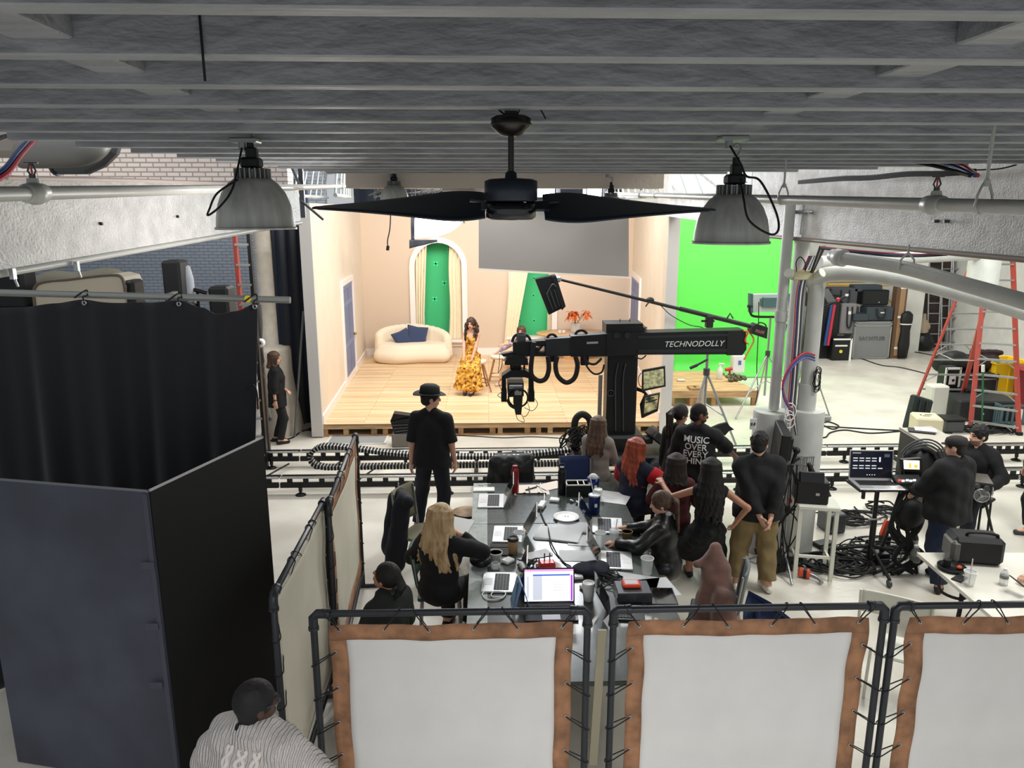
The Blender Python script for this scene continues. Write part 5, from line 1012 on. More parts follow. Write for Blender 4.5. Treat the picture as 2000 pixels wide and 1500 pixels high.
for pts in ([(1008, 810), (1012, 820), (1024, 824), (1020, 812), (1015, 806)], [(1030, 785), (1034, 800), (1028, 812), (1022, 814)], [(980, 740), (974, 748), (980, 762)], [(980, 766), (972, 772), (980, 778)], [(1044, 778), (1050, 790), (1040, 802), (1024, 796)], [(976, 692), (975, 712), (973, 728), (980, 715), (981, 700)]): hose(pts, .005, cm_, 'camera_cable', HY-.3, 6)
hose([(990, 780), (996, 792), (1006, 798)], .014, cm_, 'camera_cable', HY-.3)
# monitors clamped to the column
def mon(q, inner, lab, scr):
    y0 = CY-.22; o = part(cr, 'monitor', MB().prism([gy(a, b_, y0) for a, b_ in q], Vector((.25, 1, 0)), .07), m_black, lab, True); part(o, 'screen', MB().prism([gy(a, b_, y0-.005) for a, b_ in inner], Vector((0, 1, 0)), .006), scr, None, True); return o
def noisy(name, c1, c2, e, sc=18):
    m = mat(name, c1, .3, noise=.5, nscale=sc, c2=c2); N = m.node_tree.nodes; b = N['Principled BSDF']; r = [n for n in N if n.type == 'VALTORGB'][0]; m.node_tree.links.new(r.outputs[0], b.inputs['Emission Color']); b.inputs['Emission Strength'].default_value = e; return m
m_s1 = noisy('monitor picture', (200, 198, 150), (110, 108, 86), .35); m_s2 = noisy('monitor panels', (206, 196, 140), (44, 46, 44), .4, 9)
o = mon([(1254, 724), (1299, 716), (1300, 755), (1253, 765)], [(1257, 727), (1296, 720), (1297, 752), (1257, 760)], 'upper monitor with a dim yellowish picture', m_s1)
o = mon([(1256, 775), (1289, 768), (1285, 803), (1254, 817)], [(1260, 777), (1286, 771), (1283, 798), (1258, 808)], 'lower monitor with panels of settings', m_s2)
b = MB()
for (a, b_, c, d) in ((1261, 786, 1284, 779), (1262, 779, 1278, 775)): b.prism([gy(a, b_, CY-.235), gy(c, d, CY-.235), gy(c, d+2, CY-.235), gy(a, b_+2, CY-.235)], Vector((0, 1, 0)), .004)
part(o, 'menu_bars', b, m_black, None, True)
part(cr, 'monitor_arm', MB().tube([cz(1240, 758), cz(1256, 764, CY-.1), cz(1262, 770, CY-.1), cz(1253, 790, CY-.1), cz(1256, 815, CY-.1)], .028, 10), m_black, None, True); hose([(1253, 728), (1247, 738), (1249, 752), (1256, 758)], .006, cr, 'monitor_cable')
# dolly
dl = part(cr, 'dolly_base', MB().box((cp.x, (YN+YR)/2, .42), (cz(1310, 860).x-cz(1120, 860).x, 1.0, .16), bev=.03).box((cp.x, CY, .6), (.7, .6, .3), bev=.04), m_cr, None, True)
for (px, y, r) in ((1126, YN+.0, .17), (1288, YN+.0, .17), (1128, YR, .16), (1290, YR, .16)):
    x = gy(px, 890, y).x; w_ = part(dl, 'wheel_fender', MB().lathe([(.001, -.08), (r, -.075), (r*1.02, .075), (.001, .08)], (x, y-.05, .33), 26, (90, 0, 0)), m_cr2, None, True)
    for q in (-.13, .08): part(w_, 'guide_roller', MB().lathe([(.001, -.02), (.055, -.02), (.06, .0), (.055, .02), (.001, .02)], (x+q, y-.12, .30), 16, (0, 0, 0)), mat('amber roller', (168, 128, 56), .5), None, True)
part(cr, 'air_hose', MB().tube(bez([gy(1126, 870, CY-.2), gy(1122, 838, CY-.2), gy(1125, 818, CY-.2), gy(1137, 809, CY-.2), gy(1150, 817, CY-.2), gy(1154, 835, CY-.2), gy(1153, 862, CY-.2)], 8), .052, 14), m_rub, None, True)
b = MB(); rg = random.Random(2)
for k in range(9): b.box(gy(1105+rg.random()*45, 842+rg.random()*30, CY-.2+rg.random()*.2), (.1+rg.random()*.08, .12, .08), rot=(0, rg.uniform(-30, 30), rg.uniform(0, 60)), bev=.01)
part(cr, 'junction_boxes', b, m_cr2, None, True); b = MB()
for k in range(9): c = gy(1112+rg.random()*45, 850, CY-.3); b.tube(bez([c+Vector((rg.uniform(-.2, .2), rg.uniform(-.05, .05), rg.uniform(-.2, .15))) for _ in range(5)], 5), .011, 5)
part(cr, 'cable_loops', b, m_rub, None, True)
o = tag(MB().box(gy(1282, 852, 10.9), (.26, .3, .14), rot=(0, 40, 10), bev=.02).box(gy(1263, 858, 10.9), (.16, .2, .1), bev=.02).build('control_box', m_black2), 'black control box tilted up on the right of the crane dolly', 'control box'); part(o, 'top_plate', MB().box(gy(1276, 842, 10.85), (.13, .26, .02), rot=(0, -52, 10)), m_dsteel, None, True)
tag(MB().box(gy(1178, 752, CY+.2)+Vector((0, .3, -.35)), (.06, .06, .9)).build('grey_stand', mat('grey post', (170, 160, 150), .6)), 'pale post standing close behind the crane column', 'post')
# boxes on the floor before the stage
p = gz(786, 873); o = tag(MB().box((p.x, p.y+.12, .12), (.36, .3, .24), bev=.01).build('carton', mat('grey carton', (120, 114, 106), .7)), 'grey box on the floor before the stage, left of the person in the hat', 'box')
q = gz(782, 850, .28); w_ = thing('case_stack', 'black slatted light head resting on the grey box beside the stage', 'studio light', (p.x, p.y+.12, .242))
part(w_, 'housing', MB().prism([gy(762, 822, p.y), gy(800, 814, p.y), gy(800, 846, p.y), gy(772, 853, p.y)], Vector((0, 1, 0)), .26), m_black, None, True); b = MB()
for k in range(4): b.prism([gy(766+3*k, 830+6*k, p.y-.02), gy(798, 829+5*k, p.y-.02), gy(798, 831+5*k, p.y-.02), gy(767+3*k, 832+6*k, p.y-.02)], Vector((0, 1, 0)), .02)
part(w_, 'grille', b, m_dsteel, None, True); part(w_, 'flap', MB().prism([gy(768, 808, p.y), gy(800, 812, p.y), gy(800, 816, p.y), gy(763, 823, p.y)], Vector((0, 1, 0)), .2), m_black2, None, True)
cable('floor_cable', 'thin black cable wavering across the floor before the stage', [gz(884, 850, .01), gz(930, 852, .01), gz(985, 855, .01), gz(1040, 853, .01), gz(1110, 857, .01)], .008, m_rub)
cable('floor_cable', 'black cable curving on the floor behind the person in black at the left', [gz(505, 848, .012), gz(530, 860, .012), gz(568, 856, .012), gz(590, 842, .012), gz(625, 836, .012)], .012, m_rub)
p = gz(622, 839); o = tag(MB().box((p.x, p.y, .05), (.14, .12, .09), bev=.02).build('adapter', m_white), 'white plug adapter on the floor at the left corner of the stage', 'adapter'); part(o, 'cable_coil', MB().tube([p+Vector((.12*math.cos(k*.5)-.06, .09*math.sin(k*.5)-.08, .02+.001*k)) for k in range(26)], .009, 6), m_rub, None, True)
# ---------- long work table and everything on it
TZ = .76
def tz(px, py, dz=0.): return gz(px, py, TZ+dz)
m_tt = mat('grey green laminate', (72, 79, 76), .24, noise=.12, nscale=7, coat=.3); m_tape = mat('pale gaffer tape', (158, 166, 162), .35, noise=.15, nscale=10)
XL, XR_ = tz(925, 945).x, tz(1218, 974).x; Y2 = tz(1000, 943).y; Y1 = tz(1000, 1023).y; Y0 = 4.75
for k, (ya, yb) in enumerate(((Y1+.002, Y2), (Y0, Y1-.002))):
    t = thing('work_table', ('grey laminate work table by the track, far half of the long row', 'grey laminate work table behind the front screens, near half of the long row')[k], 'table', ((XL+XR_)/2, (ya+yb)/2, 0), 0, 'work tables')
    part(t, 'tabletop', MB().box(((XL+XR_)/2, (ya+yb)/2, TZ-.02), (XR_-XL, yb-ya, .04), bev=.006), m_tt, None, True)
    part(t, 'tape_strip', MB().box((XL+.085, (ya+yb)/2, TZ+.0008), (.17, yb-ya-.004, .0016)), m_tape, None, True)
    for x in (XL+.12, XR_-.12):
        for y in (ya+.12, yb-.12): part(t, 'leg', MB().cyl((x, y, 0), (x, y, TZ-.04), .022, n=10), m_dsteel, None, True)
    part(t, 'frame_rail', MB().box(((XL+XR_)/2, yb-.12, TZ-.07), (XR_-XL-.3, .04, .05)), m_dsteel, None, True)
m_lap = mat('laptop silver', (196, 196, 196), .35, .55); m_key = mat('keyboard black', (40, 41, 44), .5); m_scrk = mat('dark screen', (16, 18, 20), .08, coat=.5)
def laptop(px, py, rz, lab, ang=105, w=.36, d=.25, scr=None, body=None, keys=None, z=TZ, grp='laptops on the work table', content=None):
    p = gz(px, py, z+.012); body = body or m_lap; t = thing('laptop', lab, 'laptop', (p.x, p.y, z+.002), rz, grp)
    part(t, 'base', MB().box((0, 0, .008), (w, d, .015), bev=.004), body); b = MB().box((0, .03, .0165), (w*.82, d*.44, .002))
    part(t, 'keyboard', b, keys or m_key); kb = MB()
    for r in range(5):
        for c in range(12): kb.box((-w*.375+c*w*.068, .03-d*.19+r*d*.092, .0185), (w*.055, d*.07, .003))
    part(t, 'keys', kb, mat('key tops', (28, 29, 32), .6) if not keys else mat('key tops grey', (110, 110, 112), .6)); part(t, 'trackpad', MB().box((0, -d*.31, .0162), (w*.34, d*.26, .001)), mat('trackpad', (206, 206, 206), .3, .3))
    a = R(ang); u = Vector((0, -math.cos(a), math.sin(a))); n = Vector((0, -math.sin(a), -math.cos(a))); hinge = Vector((0, d/2, .014)); rx = math.degrees(math.atan2(-u.y, u.z))
    lid = part(t, 'lid', MB().box(hinge+u*d/2, (w, .009, d), rot=(rx, 0, 0), bev=.003), body)
    part(lid, 'screen', MB().box(hinge+u*(d*.5)+n*.0055, (w*.95, .002, d*.92), rot=(rx, 0, 0)), scr or m_scrk)
    if content:
        for (nm, u0, v0, u1, v1, m_) in content: part(lid, nm, MB().box(hinge+u*(d*.04+d*.92*(v0+v1)/2)+n*.0078+Vector((w*.95*((u0+u1)/2-.5), 0, 0)), (w*.95*(u1-u0), .0012, d*.92*(v1-v0)), rot=(rx, 0, 0)), m_)
    return t
laptop(959, 978, -92, 'silver laptop at the far left corner of the table, screen turned right', 112, .42, .30)
laptop(992, 1043, -94, 'silver laptop in the middle of the left table side, beside a clear cup', 118, .40, .31)
laptop(974, 1137, -94, 'silver laptop beside the looped white cable, near left', 112, .37, .30)
laptop(1186, 1026, 82, 'silver laptop on the right table side, beside the blue drink can', 118, .40, .32)
laptop(1204, 1094, 82, 'silver laptop near the person in the leather jacket', 118, .38, .30)
wht = mat('screen white', (238, 238, 246), .3, emit=1.1); sgr = mat('screen grey', (200, 204, 216), .3, emit=.9); sbl = mat('screen blue', (70, 110, 200), .3, emit=.9); spk = mat('screen pink', (226, 150, 214), .3, emit=1); spu = mat('screen purple', (150, 60, 220), .3, emit=1.2)
cont = [('menu_bar', 0, .94, 1, 1, spk), ('title_bar', .17, .80, .93, .85, sbl), ('side_list', .17, .04, .36, .8, sgr), ('thin_line', .40, .66, .56, .68, sgr), ('thin_line', .58, .62, .9, .64, sgr), ('thin_line', .58, .52, .88, .54, sgr), ('thin_line', .58, .44, .9, .46, sgr), ('thin_line', .58, .34, .8, .36, sgr), ('dock', .945, .02, .985, .82, spu), ('left_text', .04, .1, .09, .8, sgr)]
laptop(1075, 1195, 0, 'laptop with a bright mail window, right behind the front screen', 100, .44, .30, wht, m_black2, None, TZ, 'laptops on the work table', cont)
laptop(1224, 1190, 84, 'dark laptop at the near right corner of the table, seen from behind', 118, .36, .28, None, m_black2)
def on(px, py, name, lab, cat, b, m, grp=None): return tag(b.build(name, m), lab, cat, grp)
def paper(px, py, w, d, rz, lab, n=1, m=None, name='paper_sheet'):
    p = tz(px, py); b = MB(); rg = random.Random(px)
    for k in range(n): b.box((p.x+rg.uniform(-.012, .012)*(n > 1), p.y+rg.uniform(-.012, .012)*(n > 1), TZ+.003+.003*k), (w, d, .0022), rot=(0, 0, rz+rg.uniform(-7, 7)*(n > 1)))
    return tag(b.build(name, m or mat('white paper', (206, 207, 208), .7)), lab, 'paper', 'papers on the work table')
paper(1091, 1046, .46, .30, -14, 'thick sheaf of script pages in the middle of the table', 6, None, 'paper_stack')
paper(1120, 1029, .36, .26, -12, 'single page lying behind the sheaf, in front of the paper plate'); paper(1142, 1056, .34, .26, -8, 'page half under the right side of the sheaf'); paper(1130, 1086, .38, .24, -4, 'blank page lying alone in front of the sheaf')
paper(1192, 971, .44, .36, -22, 'pale envelope at the far right of the table'); paper(1037, 957, .42, .34, 2, 'cream sheet under the crossed black pens', 1, mat('cream paper', (216, 204, 190), .7)); paper(1076, 949, .3, .22, 28, 'folded cream paper leaning at the far end of the table', 2, mat('cream paper', (216, 204, 190), .7)); paper(1240, 1133, .42, .22, -20, 'white page under the orange drive, near right'); paper(1285, 1148, .30, .34, 10, 'white page at the near right edge of the table'); paper(1049, 1083, .26, .14, 20, 'small printed leaflet beside the cable mess', 2)
p = tz(945, 958); o = on(0, 0, 'phone', 'white phone lying at the far left corner of the table', 'phone', MB().box((p.x, p.y, TZ+.012), (.26, .13, .02), bev=.006), m_white)
for k, (px, py, w, d, lab) in enumerate(((978, 1067, .24, .10, 'dark phone lying below the middle left laptop'), (975, 1079, .28, .16, 'dark tablet beside the kraft coffee cup'), (1290, 1166, .26, .30, 'dark tablet at the near right edge of the table'))):
    p = tz(px, py); o = on(0, 0, 'tablet' if k else 'phone', lab, 'tablet' if k else 'phone', MB().box((p.x, p.y, TZ+.006), (w, d, .010), rot=(0, 0, -3), bev=.003), m_black2); part(o, 'screen', MB().box((p.x, p.y, TZ+.0117), (w*.92, d*.9, .001), rot=(0, 0, -3)), m_scrk, None, True)
# bottles, cups
def bottle(px, py, r, h_, m, lab, cap=None, name='bottle', neck=.55):
    p = tz(px, py); t = tag(MB().lathe([(.001, 0), (r*.95, 0), (r, .01), (r, h_*.8), (r*.9, h_*.86), (r*neck, h_*.92), (r*neck, h_*.93), (.001, h_*.93)], (p.x, p.y, TZ+.002), 24).build(name, m), lab, 'bottle'); part(t, 'cap', MB().cyl((p.x, p.y, TZ+h_*.92), (p.x, p.y, TZ+h_), r*neck*1.15, n=18), cap or m_black, None, True); return t
bottle(1006, 962, .045, .34, mat('red steel', (142, 26, 34), .3, .3, coat=.4), 'tall dark red bottle at the far end of the table', mat('red cap', (120, 20, 28), .35), neck=.6)
o = bottle(1097, 965, .048, .34, mat('black steel', (26, 28, 32), .3, .3), 'tall black bottle with a looped cap, far middle of the table'); p = tz(1097, 965); part(o, 'carry_loop', MB().tube([(p.x+.035*math.cos(t), p.y, TZ+.35+.03*math.sin(t)) for t in np.linspace(0, math.pi*2, 16)], .008, 6), m_black, None, True)
m_kraft = mat('kraft card', (150, 120, 84), .7); m_wht = mat('white plastic', (226, 226, 222), .4); m_pla = mat('clear plastic', (226, 230, 230), .12, alpha=.42)
def cup(px, py, r, h_, m, lab, lid=None, open_=False, straw=False, drink=None, cat='cup'):
    p = tz(px, py); prof = [(.001, .004), (r*.74, .004), (r, h_)] if m is m_pla else [(.001, .002), (r*.74, .002), (r, h_), (r*1.04, h_), (r*1.04, h_-.006), (r*.97, h_-.004), (r*.71, .008), (.001, .008)] if open_ or not lid else [(.001, 0), (r*.76, 0), (r, h_), (.001, h_)]
    t = tag(MB().lathe(prof, (p.x, p.y, TZ+.002), 24).build('cup', m), lab, cat, 'cups on the work table')
    if open_: part(t, 'rim', MB().lathe([(r*.99, h_-.004), (r*1.06, h_-.002), (r*1.06, h_+.006), (r*.99, h_+.006), (r*.99, h_-.004)], (p.x, p.y, TZ+.002), 24), m_wht if m is m_pla else m, None, True)
    if lid: part(t, 'lid', MB().lathe([(r*1.06, h_-.004), (r*1.08, h_+.006), (r*.98, h_+.012), (r*.95, h_+.024), (r*.8, h_+.024), (r*.78, h_+.018), (.001, h_+.018)], (p.x, p.y, TZ+.002), 24), lid, None, True)
    if drink and m is not m_pla: part(t, 'drink', MB().lathe([(.001, .012), (r*.70, .012), (r*.8, h_*.4), (.001, h_*.4)], (p.x, p.y, TZ+.002), 20), drink, None, True)
    if straw: part(t, 'straw', MB().cyl((p.x, p.y, TZ+.02), (p.x+.03, p.y+.02, TZ+h_+.13), .005, n=8), m_wht, None, True)
    return t
m_water = mat('water', (206, 212, 212), .08, alpha=.4)
cup(1002, 1082, .054, .15, m_kraft, 'kraft coffee cup with black lid, beside the middle left laptop', m_black)
cup(1014, 1064, .055, .13, m_pla, 'clear plastic cup standing behind the kraft coffee cup', None, True, drink=m_water)
cup(968, 1098, .062, .10, m_wht, 'wide white open cup in front of the kraft coffee cup', None, True, drink=mat('coffee', (60, 40, 28), .2))
cup(1172, 1068, .056, .15, m_pla, 'clear plastic cup left of the cup with a straw', None, True, drink=m_water)
cup(1199, 1062, .05, .13, m_pla, 'clear plastic cup with straw and flat lid, right table side', m_pla, False, True)
cup(1224, 1062, .054, .13, m_kraft, 'kraft paper cup near the hand in the leather sleeve', None, True)
cup(1263, 1122, .058, .16, m_pla, 'clear plastic cup near the right table edge, alone', None, True, drink=m_water)
cup(1149, 1172, .055, .14, m_wht, 'white coffee cup with lid at the near end of the table', m_wht)
cup(1168, 975, .05, .10, m_wht, 'white paper cup behind the blue drink can', m_wht)
p = tz(968, 1110); on(0, 0, 'glass_jar', 'small glass jar behind the keyboard of the near left laptop', 'jar', MB().lathe([(.001, 0), (.04, 0), (.044, .01), (.044, .05), (.036, .058), (.036, .052), (.039, .048), (.039, .008), (.001, .008)], (p.x, p.y, TZ+.002), 20), m_glass)
m_navyc = mat('navy can', (22, 40, 92), .3, .5)
p = tz(1160, 1003); o = tag(MB().lathe([(.001, 0), (.05, 0), (.062, .012), (.066, .2), (.056, .215), (.001, .212)], (p.x, p.y, TZ+.002), 26).build('drink_can', m_navyc), 'big blue drink cup with a straw beside the right laptop', 'cup'); part(o, 'lid', MB().lathe([(.058, .212), (.068, .214), (.066, .226), (.05, .232), (.001, .23)], (p.x, p.y, TZ), 24), mat('silver lid', (200, 204, 206), .2, .4), None, True); part(o, 'straw', MB().cyl((p.x, p.y, TZ+.2), (p.x-.05, p.y+.02, TZ+.42), .006, n=8), m_wht, None, True); part(o, 'white_label', MB().box((p.x+.01, p.y-.066, TZ+.12), (.03, .004, .04)), m_wht, None, True)
p = tz(1158, 962); o = tag(MB().lathe([(.001, 0), (.06, 0), (.075, .19), (.07, .19), (.056, .01), (.001, .01)], (p.x, p.y, TZ+.002), 24).build('bucket_cup', m_navyc), 'dark blue paper cup with a white mark, behind the organizer', 'cup'); part(o, 'white_mark', MB().box((p.x+.02, p.y-.068, TZ+.09), (.03, .01, .05)), m_wht, None, True); part(o, 'napkin', MB().ell((p.x, p.y, TZ+.19), (.06, .05, .05), 10, 6), mat('white paper', (206, 207, 208), .7), None, True)
# paper plate, bowl, organiser
p = tz(1106, 1013); o = on(0, 0, 'paper_plate', 'white paper plate with a few crumbs, middle of the table', 'plate', MB().lathe([(.001, .004), (.1, .004), (.115, .012), (.14, .022), (.142, .026), (.13, .024), (.11, .014), (.001, .008)], (p.x, p.y, TZ+.002), 32), m_wht); part(o, 'foil', MB().lathe([(.001, .0095), (.09, .0095), (.1, .014)], (p.x, p.y, TZ+.002), 24), mat('foil', (178, 178, 176), .25, .6), None, True); part(o, 'crumb', MB().ell((p.x-.01, p.y+.03, TZ+.015), (.012, .01, .006), 8, 6).ell((p.x+.02, p.y+.02, TZ+.015), (.01, .008, .006), 8, 6), mat('crumb', (70, 56, 44), .8), None, True)
p = tz(1070, 1116); o = on(0, 0, 'bowl', 'white bowl holding a red adapter, in front of the bright laptop', 'bowl', MB().lathe([(.001, 0), (.07, 0), (.09, .01), (.125, .05), (.13, .05), (.1, .012), (.001, .008)], (p.x, p.y, TZ+.002), 30), m_wht)
o = on(0, 0, 'power_adapter', 'red multi plug adapter lying in the white bowl', 'adapter', MB().box((p.x-.01, p.y, TZ+.06), (.15, .11, .085), rot=(0, 0, 8), bev=.015).cyl((p.x-.06, p.y+.02, TZ+.04), (p.x+.08, p.y-.05, TZ+.03), .018), mat('red plastic', (186, 40, 40), .4)); part(o, 'prong', MB().cyl((p.x-.03, p.y+.03, TZ+.1), (p.x-.03, p.y+.03, TZ+.17), .006).cyl((p.x+.02, p.y+.04, TZ+.1), (p.x+.02, p.y+.04, TZ+.17), .006), m_dsteel, None, True)
p = tz(1128, 965); o = thing('desk_organizer', 'black desk organizer with white rim and compartments, far middle of the table', 'organizer', (p.x, p.y, TZ+.002)); b = MB()
for (x, y, w, d) in ((0, -.08, .27, .012), (0, .08, .27, .012), (-.13, 0, .012, .17), (.13, 0, .012, .17), (.0, 0, .01, .16), (.07, 0, .01, .16)): b.box((x, y, .07), (w, d, .13))
b.box((0, 0, .008), (.26, .16, .01)); part(o, 'box', b, m_black2); b = MB()
for (x, y, w, d) in ((0, -.08, .29, .016), (0, .08, .29, .016), (-.137, 0, .016, .17), (.137, 0, .016, .17), (.0, 0, .012, .16), (.07, 0, .012, .16)): b.box((x, y, .14), (w, d, .012))
part(o, 'rim', b, mat('pale rim', (190, 186, 178), .5))
# pens, glasses, adapters, cables
p = tz(1036, 956); on(0, 0, 'pen', 'black pen lying slanted on the cream sheet', 'pen', MB().cyl((p.x-.06, p.y-.05, TZ+.014), (p.x+.08, p.y+.05, TZ+.014), .008), m_black)
on(0, 0, 'marker', 'black marker standing across the lower edge of the cream sheet', 'pen', MB().cyl((p.x-.02, p.y+.03, TZ+.02), (p.x-.015, p.y-.2, TZ+.02), .007), m_black)
on(0, 0, 'clip_bar', 'black bar along the lower edge of the cream sheet', 'clip', MB().box((p.x, p.y-.17, TZ+.012), (.36, .022, .016), bev=.004).ell((p.x-.08, p.y-.17, TZ+.018), (.02, .014, .012)).ell((p.x+.09, p.y-.17, TZ+.018), (.02, .014, .012)), m_black)
p = tz(1058, 991); o = on(0, 0, 'power_brick', 'pale power brick with cables in the middle of the table', 'adapter', MB().box((p.x, p.y, TZ+.03), (.075, .19, .045), rot=(0, 0, -18), bev=.01), mat('pale grey plastic', (186, 186, 182), .35))
part(o, 'white_cable', MB().tube(bez([(p.x+.03, p.y+.09, TZ+.02), tz(1063, 965, .01), tz(1055, 952, .01), tz(1056, 944, .01)], 8), .007, 6), m_wht, None, True); part(o, 'black_cable', MB().tube(bez([(p.x-.03, p.y-.09, TZ+.02), tz(1063, 1018, .01), tz(1070, 1030, .012), tz(1076, 1058, .03), tz(1090, 1085, .01), tz(1103, 1100, .01), tz(1115, 1108, .012), tz(1100, 1122, .012)], 8), .008, 6), m_rub, None, True)
for k, (px, py, lab) in enumerate(((1083, 979, 'white box charger behind the paper plate'), (1126, 1129, 'white charger beside the navy beanie'), (1146, 1150, 'white charger behind the white coffee cup'), (992, 1098, 'white charger beside the wide white cup'))):
    p = tz(px, py); on(0, 0, 'charger', lab, 'charger', MB().box((p.x, p.y, TZ+.018), (.11, .09, .032), rot=(0, 0, 20*k-15), bev=.008), m_wht, 'white chargers on the work table')
for k, (px, py) in enumerate(((1117, 981), (1128, 984))): p = tz(px, py); on(0, 0, 'sweet_wrapper', ('left', 'right')[k]+' crumpled wrapper behind the paper plate', 'wrapper', MB().ell((p.x, p.y, TZ+.018), (.035, .03, .016), 7, 5, (20, 30, 40)), mat('foil', (178, 178, 176), .25, .6))
rg = random.Random(4)
for k, (px, py, lab, n_) in enumerate(((1036, 1112, 'tangle of black cables left of the white bowl', 9), (1194, 1135, 'tangle of black cables right of the navy beanie', 6))):
    c = tz(px, py); B = MB()
    for j in range(n_): B.tube(bez([c+Vector((rg.uniform(-.12, .12), rg.uniform(-.16, .16), rg.uniform(.01, .05))) for _ in range(6)], 6), .006, 5)
    tag(B.build('cable_tangle', m_rub), lab, 'cable')
c = tz(965, 1167); cable('charging_cable', 'white charging cable looped in front of the near left laptop', [c+Vector((.16, .1, .008)), c+Vector((.0, .12, .01)), c+Vector((-.1, .06, .01)), c+Vector((-.06, -.05, .01)), c+Vector((.06, -.04, .012)), c+Vector((.1, .06, .012)), c+Vector((.0, .08, .014)), c+Vector((-.02, .0, .012)), c+Vector((.08, -.02, .01))], .006, m_wht)
cable('charging_cable', 'thin white cable at the far left corner, behind the white phone', [tz(945, 953, .01), tz(945, 948, .01), tz(935, 946, .01), tz(958, 945, .01)], .004, m_wht)
# beanie, sunglasses bag, drives, cards
p = tz(1152, 1116); tag(blob('beanie', [('ell', (p.x+dx, p.y+dy, TZ+.035), (.12, .1, .045)) for dx, dy in ((0, 0), (.07, .02), (-.06, -.03), (.04, -.06))], mat('navy knit', (20, 24, 40), .9, bump=.4, bscale=80), None, .012, .03, .006), 'navy beanie lying crumpled near the right laptop', 'hat')
p = tz(939, 1105); o = tag(blob('pouch', [('ell', (p.x, p.y, TZ+.05), (.10, .09, .05)), ('ell', (p.x+.02, p.y-.03, TZ+.07), (.06, .06, .04)), ('ell', (p.x-.05, p.y+.02, TZ+.06), (.05, .05, .04))], m_black2, None, .012, .03, .006), 'crumpled black pouch at the near left table edge, beside a black sleeve', 'pouch'); part(o, 'shiny_clasp', MB().box((p.x, p.y+.02, TZ+.11), (.12, .03, .012), rot=(10, 8, 20)), m_steel, None, True)
p = tz(1235, 1166); o = tag(MB().box((p.x, p.y, TZ+.05), (.3, .24, .095), bev=.008).build('storage_drive', mat('dark grey metal', (74, 76, 80), .4, .5)), 'grey storage drive with raised letters under the orange drive', 'drive'); M = frame((p.x, p.y-.122, TZ+.045), (1, 0, 0), (0, 0, 1)); part(o, 'lettering', text_mb('G-RAID', .065, M, .006, spacing=1.1), mat('letter grey', (52, 54, 58), .4), None, True)
o = tag(MB().box((p.x-.01, p.y+.02, TZ+.115), (.16, .12, .032), bev=.012).build('portable_drive', mat('orange rubber', (226, 74, 38), .5)), 'orange rugged drive on top of the grey storage drive', 'drive'); part(o, 'silver_top', MB().box((p.x-.01, p.y+.02, TZ+.1315), (.11, .07, .004)), mat('silver label', (206, 196, 196), .4), None, True)
p = tz(1016, 1180); o = thing('tent_card', 'blue tent card standing left of the bright laptop', 'card', (p.x, p.y, TZ)); m_card = mat('blue card', (120, 150, 186), .5)
for sg, q in ((-1, -.035), (1, .035)): part(o, 'panel', MB().box((q, 0, .11), (.006, .2, .23), rot=(0, -sg*16, 8)), m_card)
part(o, 'printed_letter', MB().prism([(-.052, -.07, .02), (-.045, -.02, .02), (-.018, .02, .2), (-.02, .0, .2)], Vector((-1, 0, .2)), .004).prism([(-.045, .02, .02), (-.045, .07, .02), (-.018, .04, .2), (-.018, .02, .2)], Vector((-1, 0, .2)), .004), mat('teal print', (28, 96, 130), .5))
p = tz(1022, 1164); o = tag(MB().box((p.x+.02, p.y+.05, TZ+.08), (.14, .02, .16), rot=(-10, 0, 8)).build('blue_box', mat('deep blue card', (24, 52, 118), .5)), 'dark blue card box behind the bright laptop', 'box')
# seats and coats round the table
def chair(px, py, rz, lab, m_seat, m_fr, coat=None, z=.46, arms=False, back=.42, grp=None, name='chair'):
    p = gz(px, py, z); t = thing(name, lab, 'chair', (p.x, p.y, 0), rz, grp)
    for sx in (-1, 1):
        for sy in (-1, 1): part(t, 'leg', MB().cyl((sx*.2, sy*.2, 0), (sx*.19, sy*.17, z), .014), m_fr)
    part(t, 'seat', MB().box((0, 0, z), (.44, .42, .035), bev=.012), m_seat); b = MB()
    for sx in (-1, 1): b.tube([(sx*.2, -.18, z), (sx*.2, -.24, z+back)], .014)
    part(t, 'back_frame', b, m_fr); part(t, 'backrest', MB().grid(lambda u, v: ((u-.5)*.42, -.215-.05*v-.03*math.sin(u*math.pi), z+.12+(back-.1)*v), 10, 6, .02), m_seat)
    if arms:
        for sx in (-1, 1): part(t, 'armrest', MB().box((sx*.25, 0, z+.22), (.05, .4, .03), bev=.01), mat('pale wood', (178, 160, 132), .5))
    return t
m_nv = mat('navy seat', (26, 44, 84), .7); m_gs = mat('grey green seat', (96, 104, 104), .6)
chair(1126, 980, 180, 'folding chair with a navy back at the far end of the table', m_nv, m_steel, back=.5)
chair(1002, 972, 190, 'metal framed chair under the black jacket at the far end of the table', m_gs, m_steel, back=.5)
p = gz(1000, 900, .9); tag(blob('jacket', [('cap', (p.x-.12, p.y-.1, .88), (p.x-.14, p.y-.1, .5), .13, .14), ('cap', (p.x+.1, p.y-.1, .88), (p.x+.12, p.y-.1, .5), .13, .14), ('cap', (p.x-.2, p.y-.08, .95), (p.x+.22, p.y-.1, .97), .06, .06), ('cap', (p.x-.22, p.y-.1, .92), (p.x-.27, p.y-.12, .45), .08, .1), ('cap', (p.x, p.y-.12, .93), (p.x+.05, p.y-.12, .4), .1, .13), ('cap', (p.x+.2, p.y-.12, .93), (p.x+.2, p.y-.12, .42), .08, .1)], mat('black leather', (22, 23, 25), .35), None, .012, .03, .008), 'black leather jacket hung over the chair at the far end of the table', 'jacket')
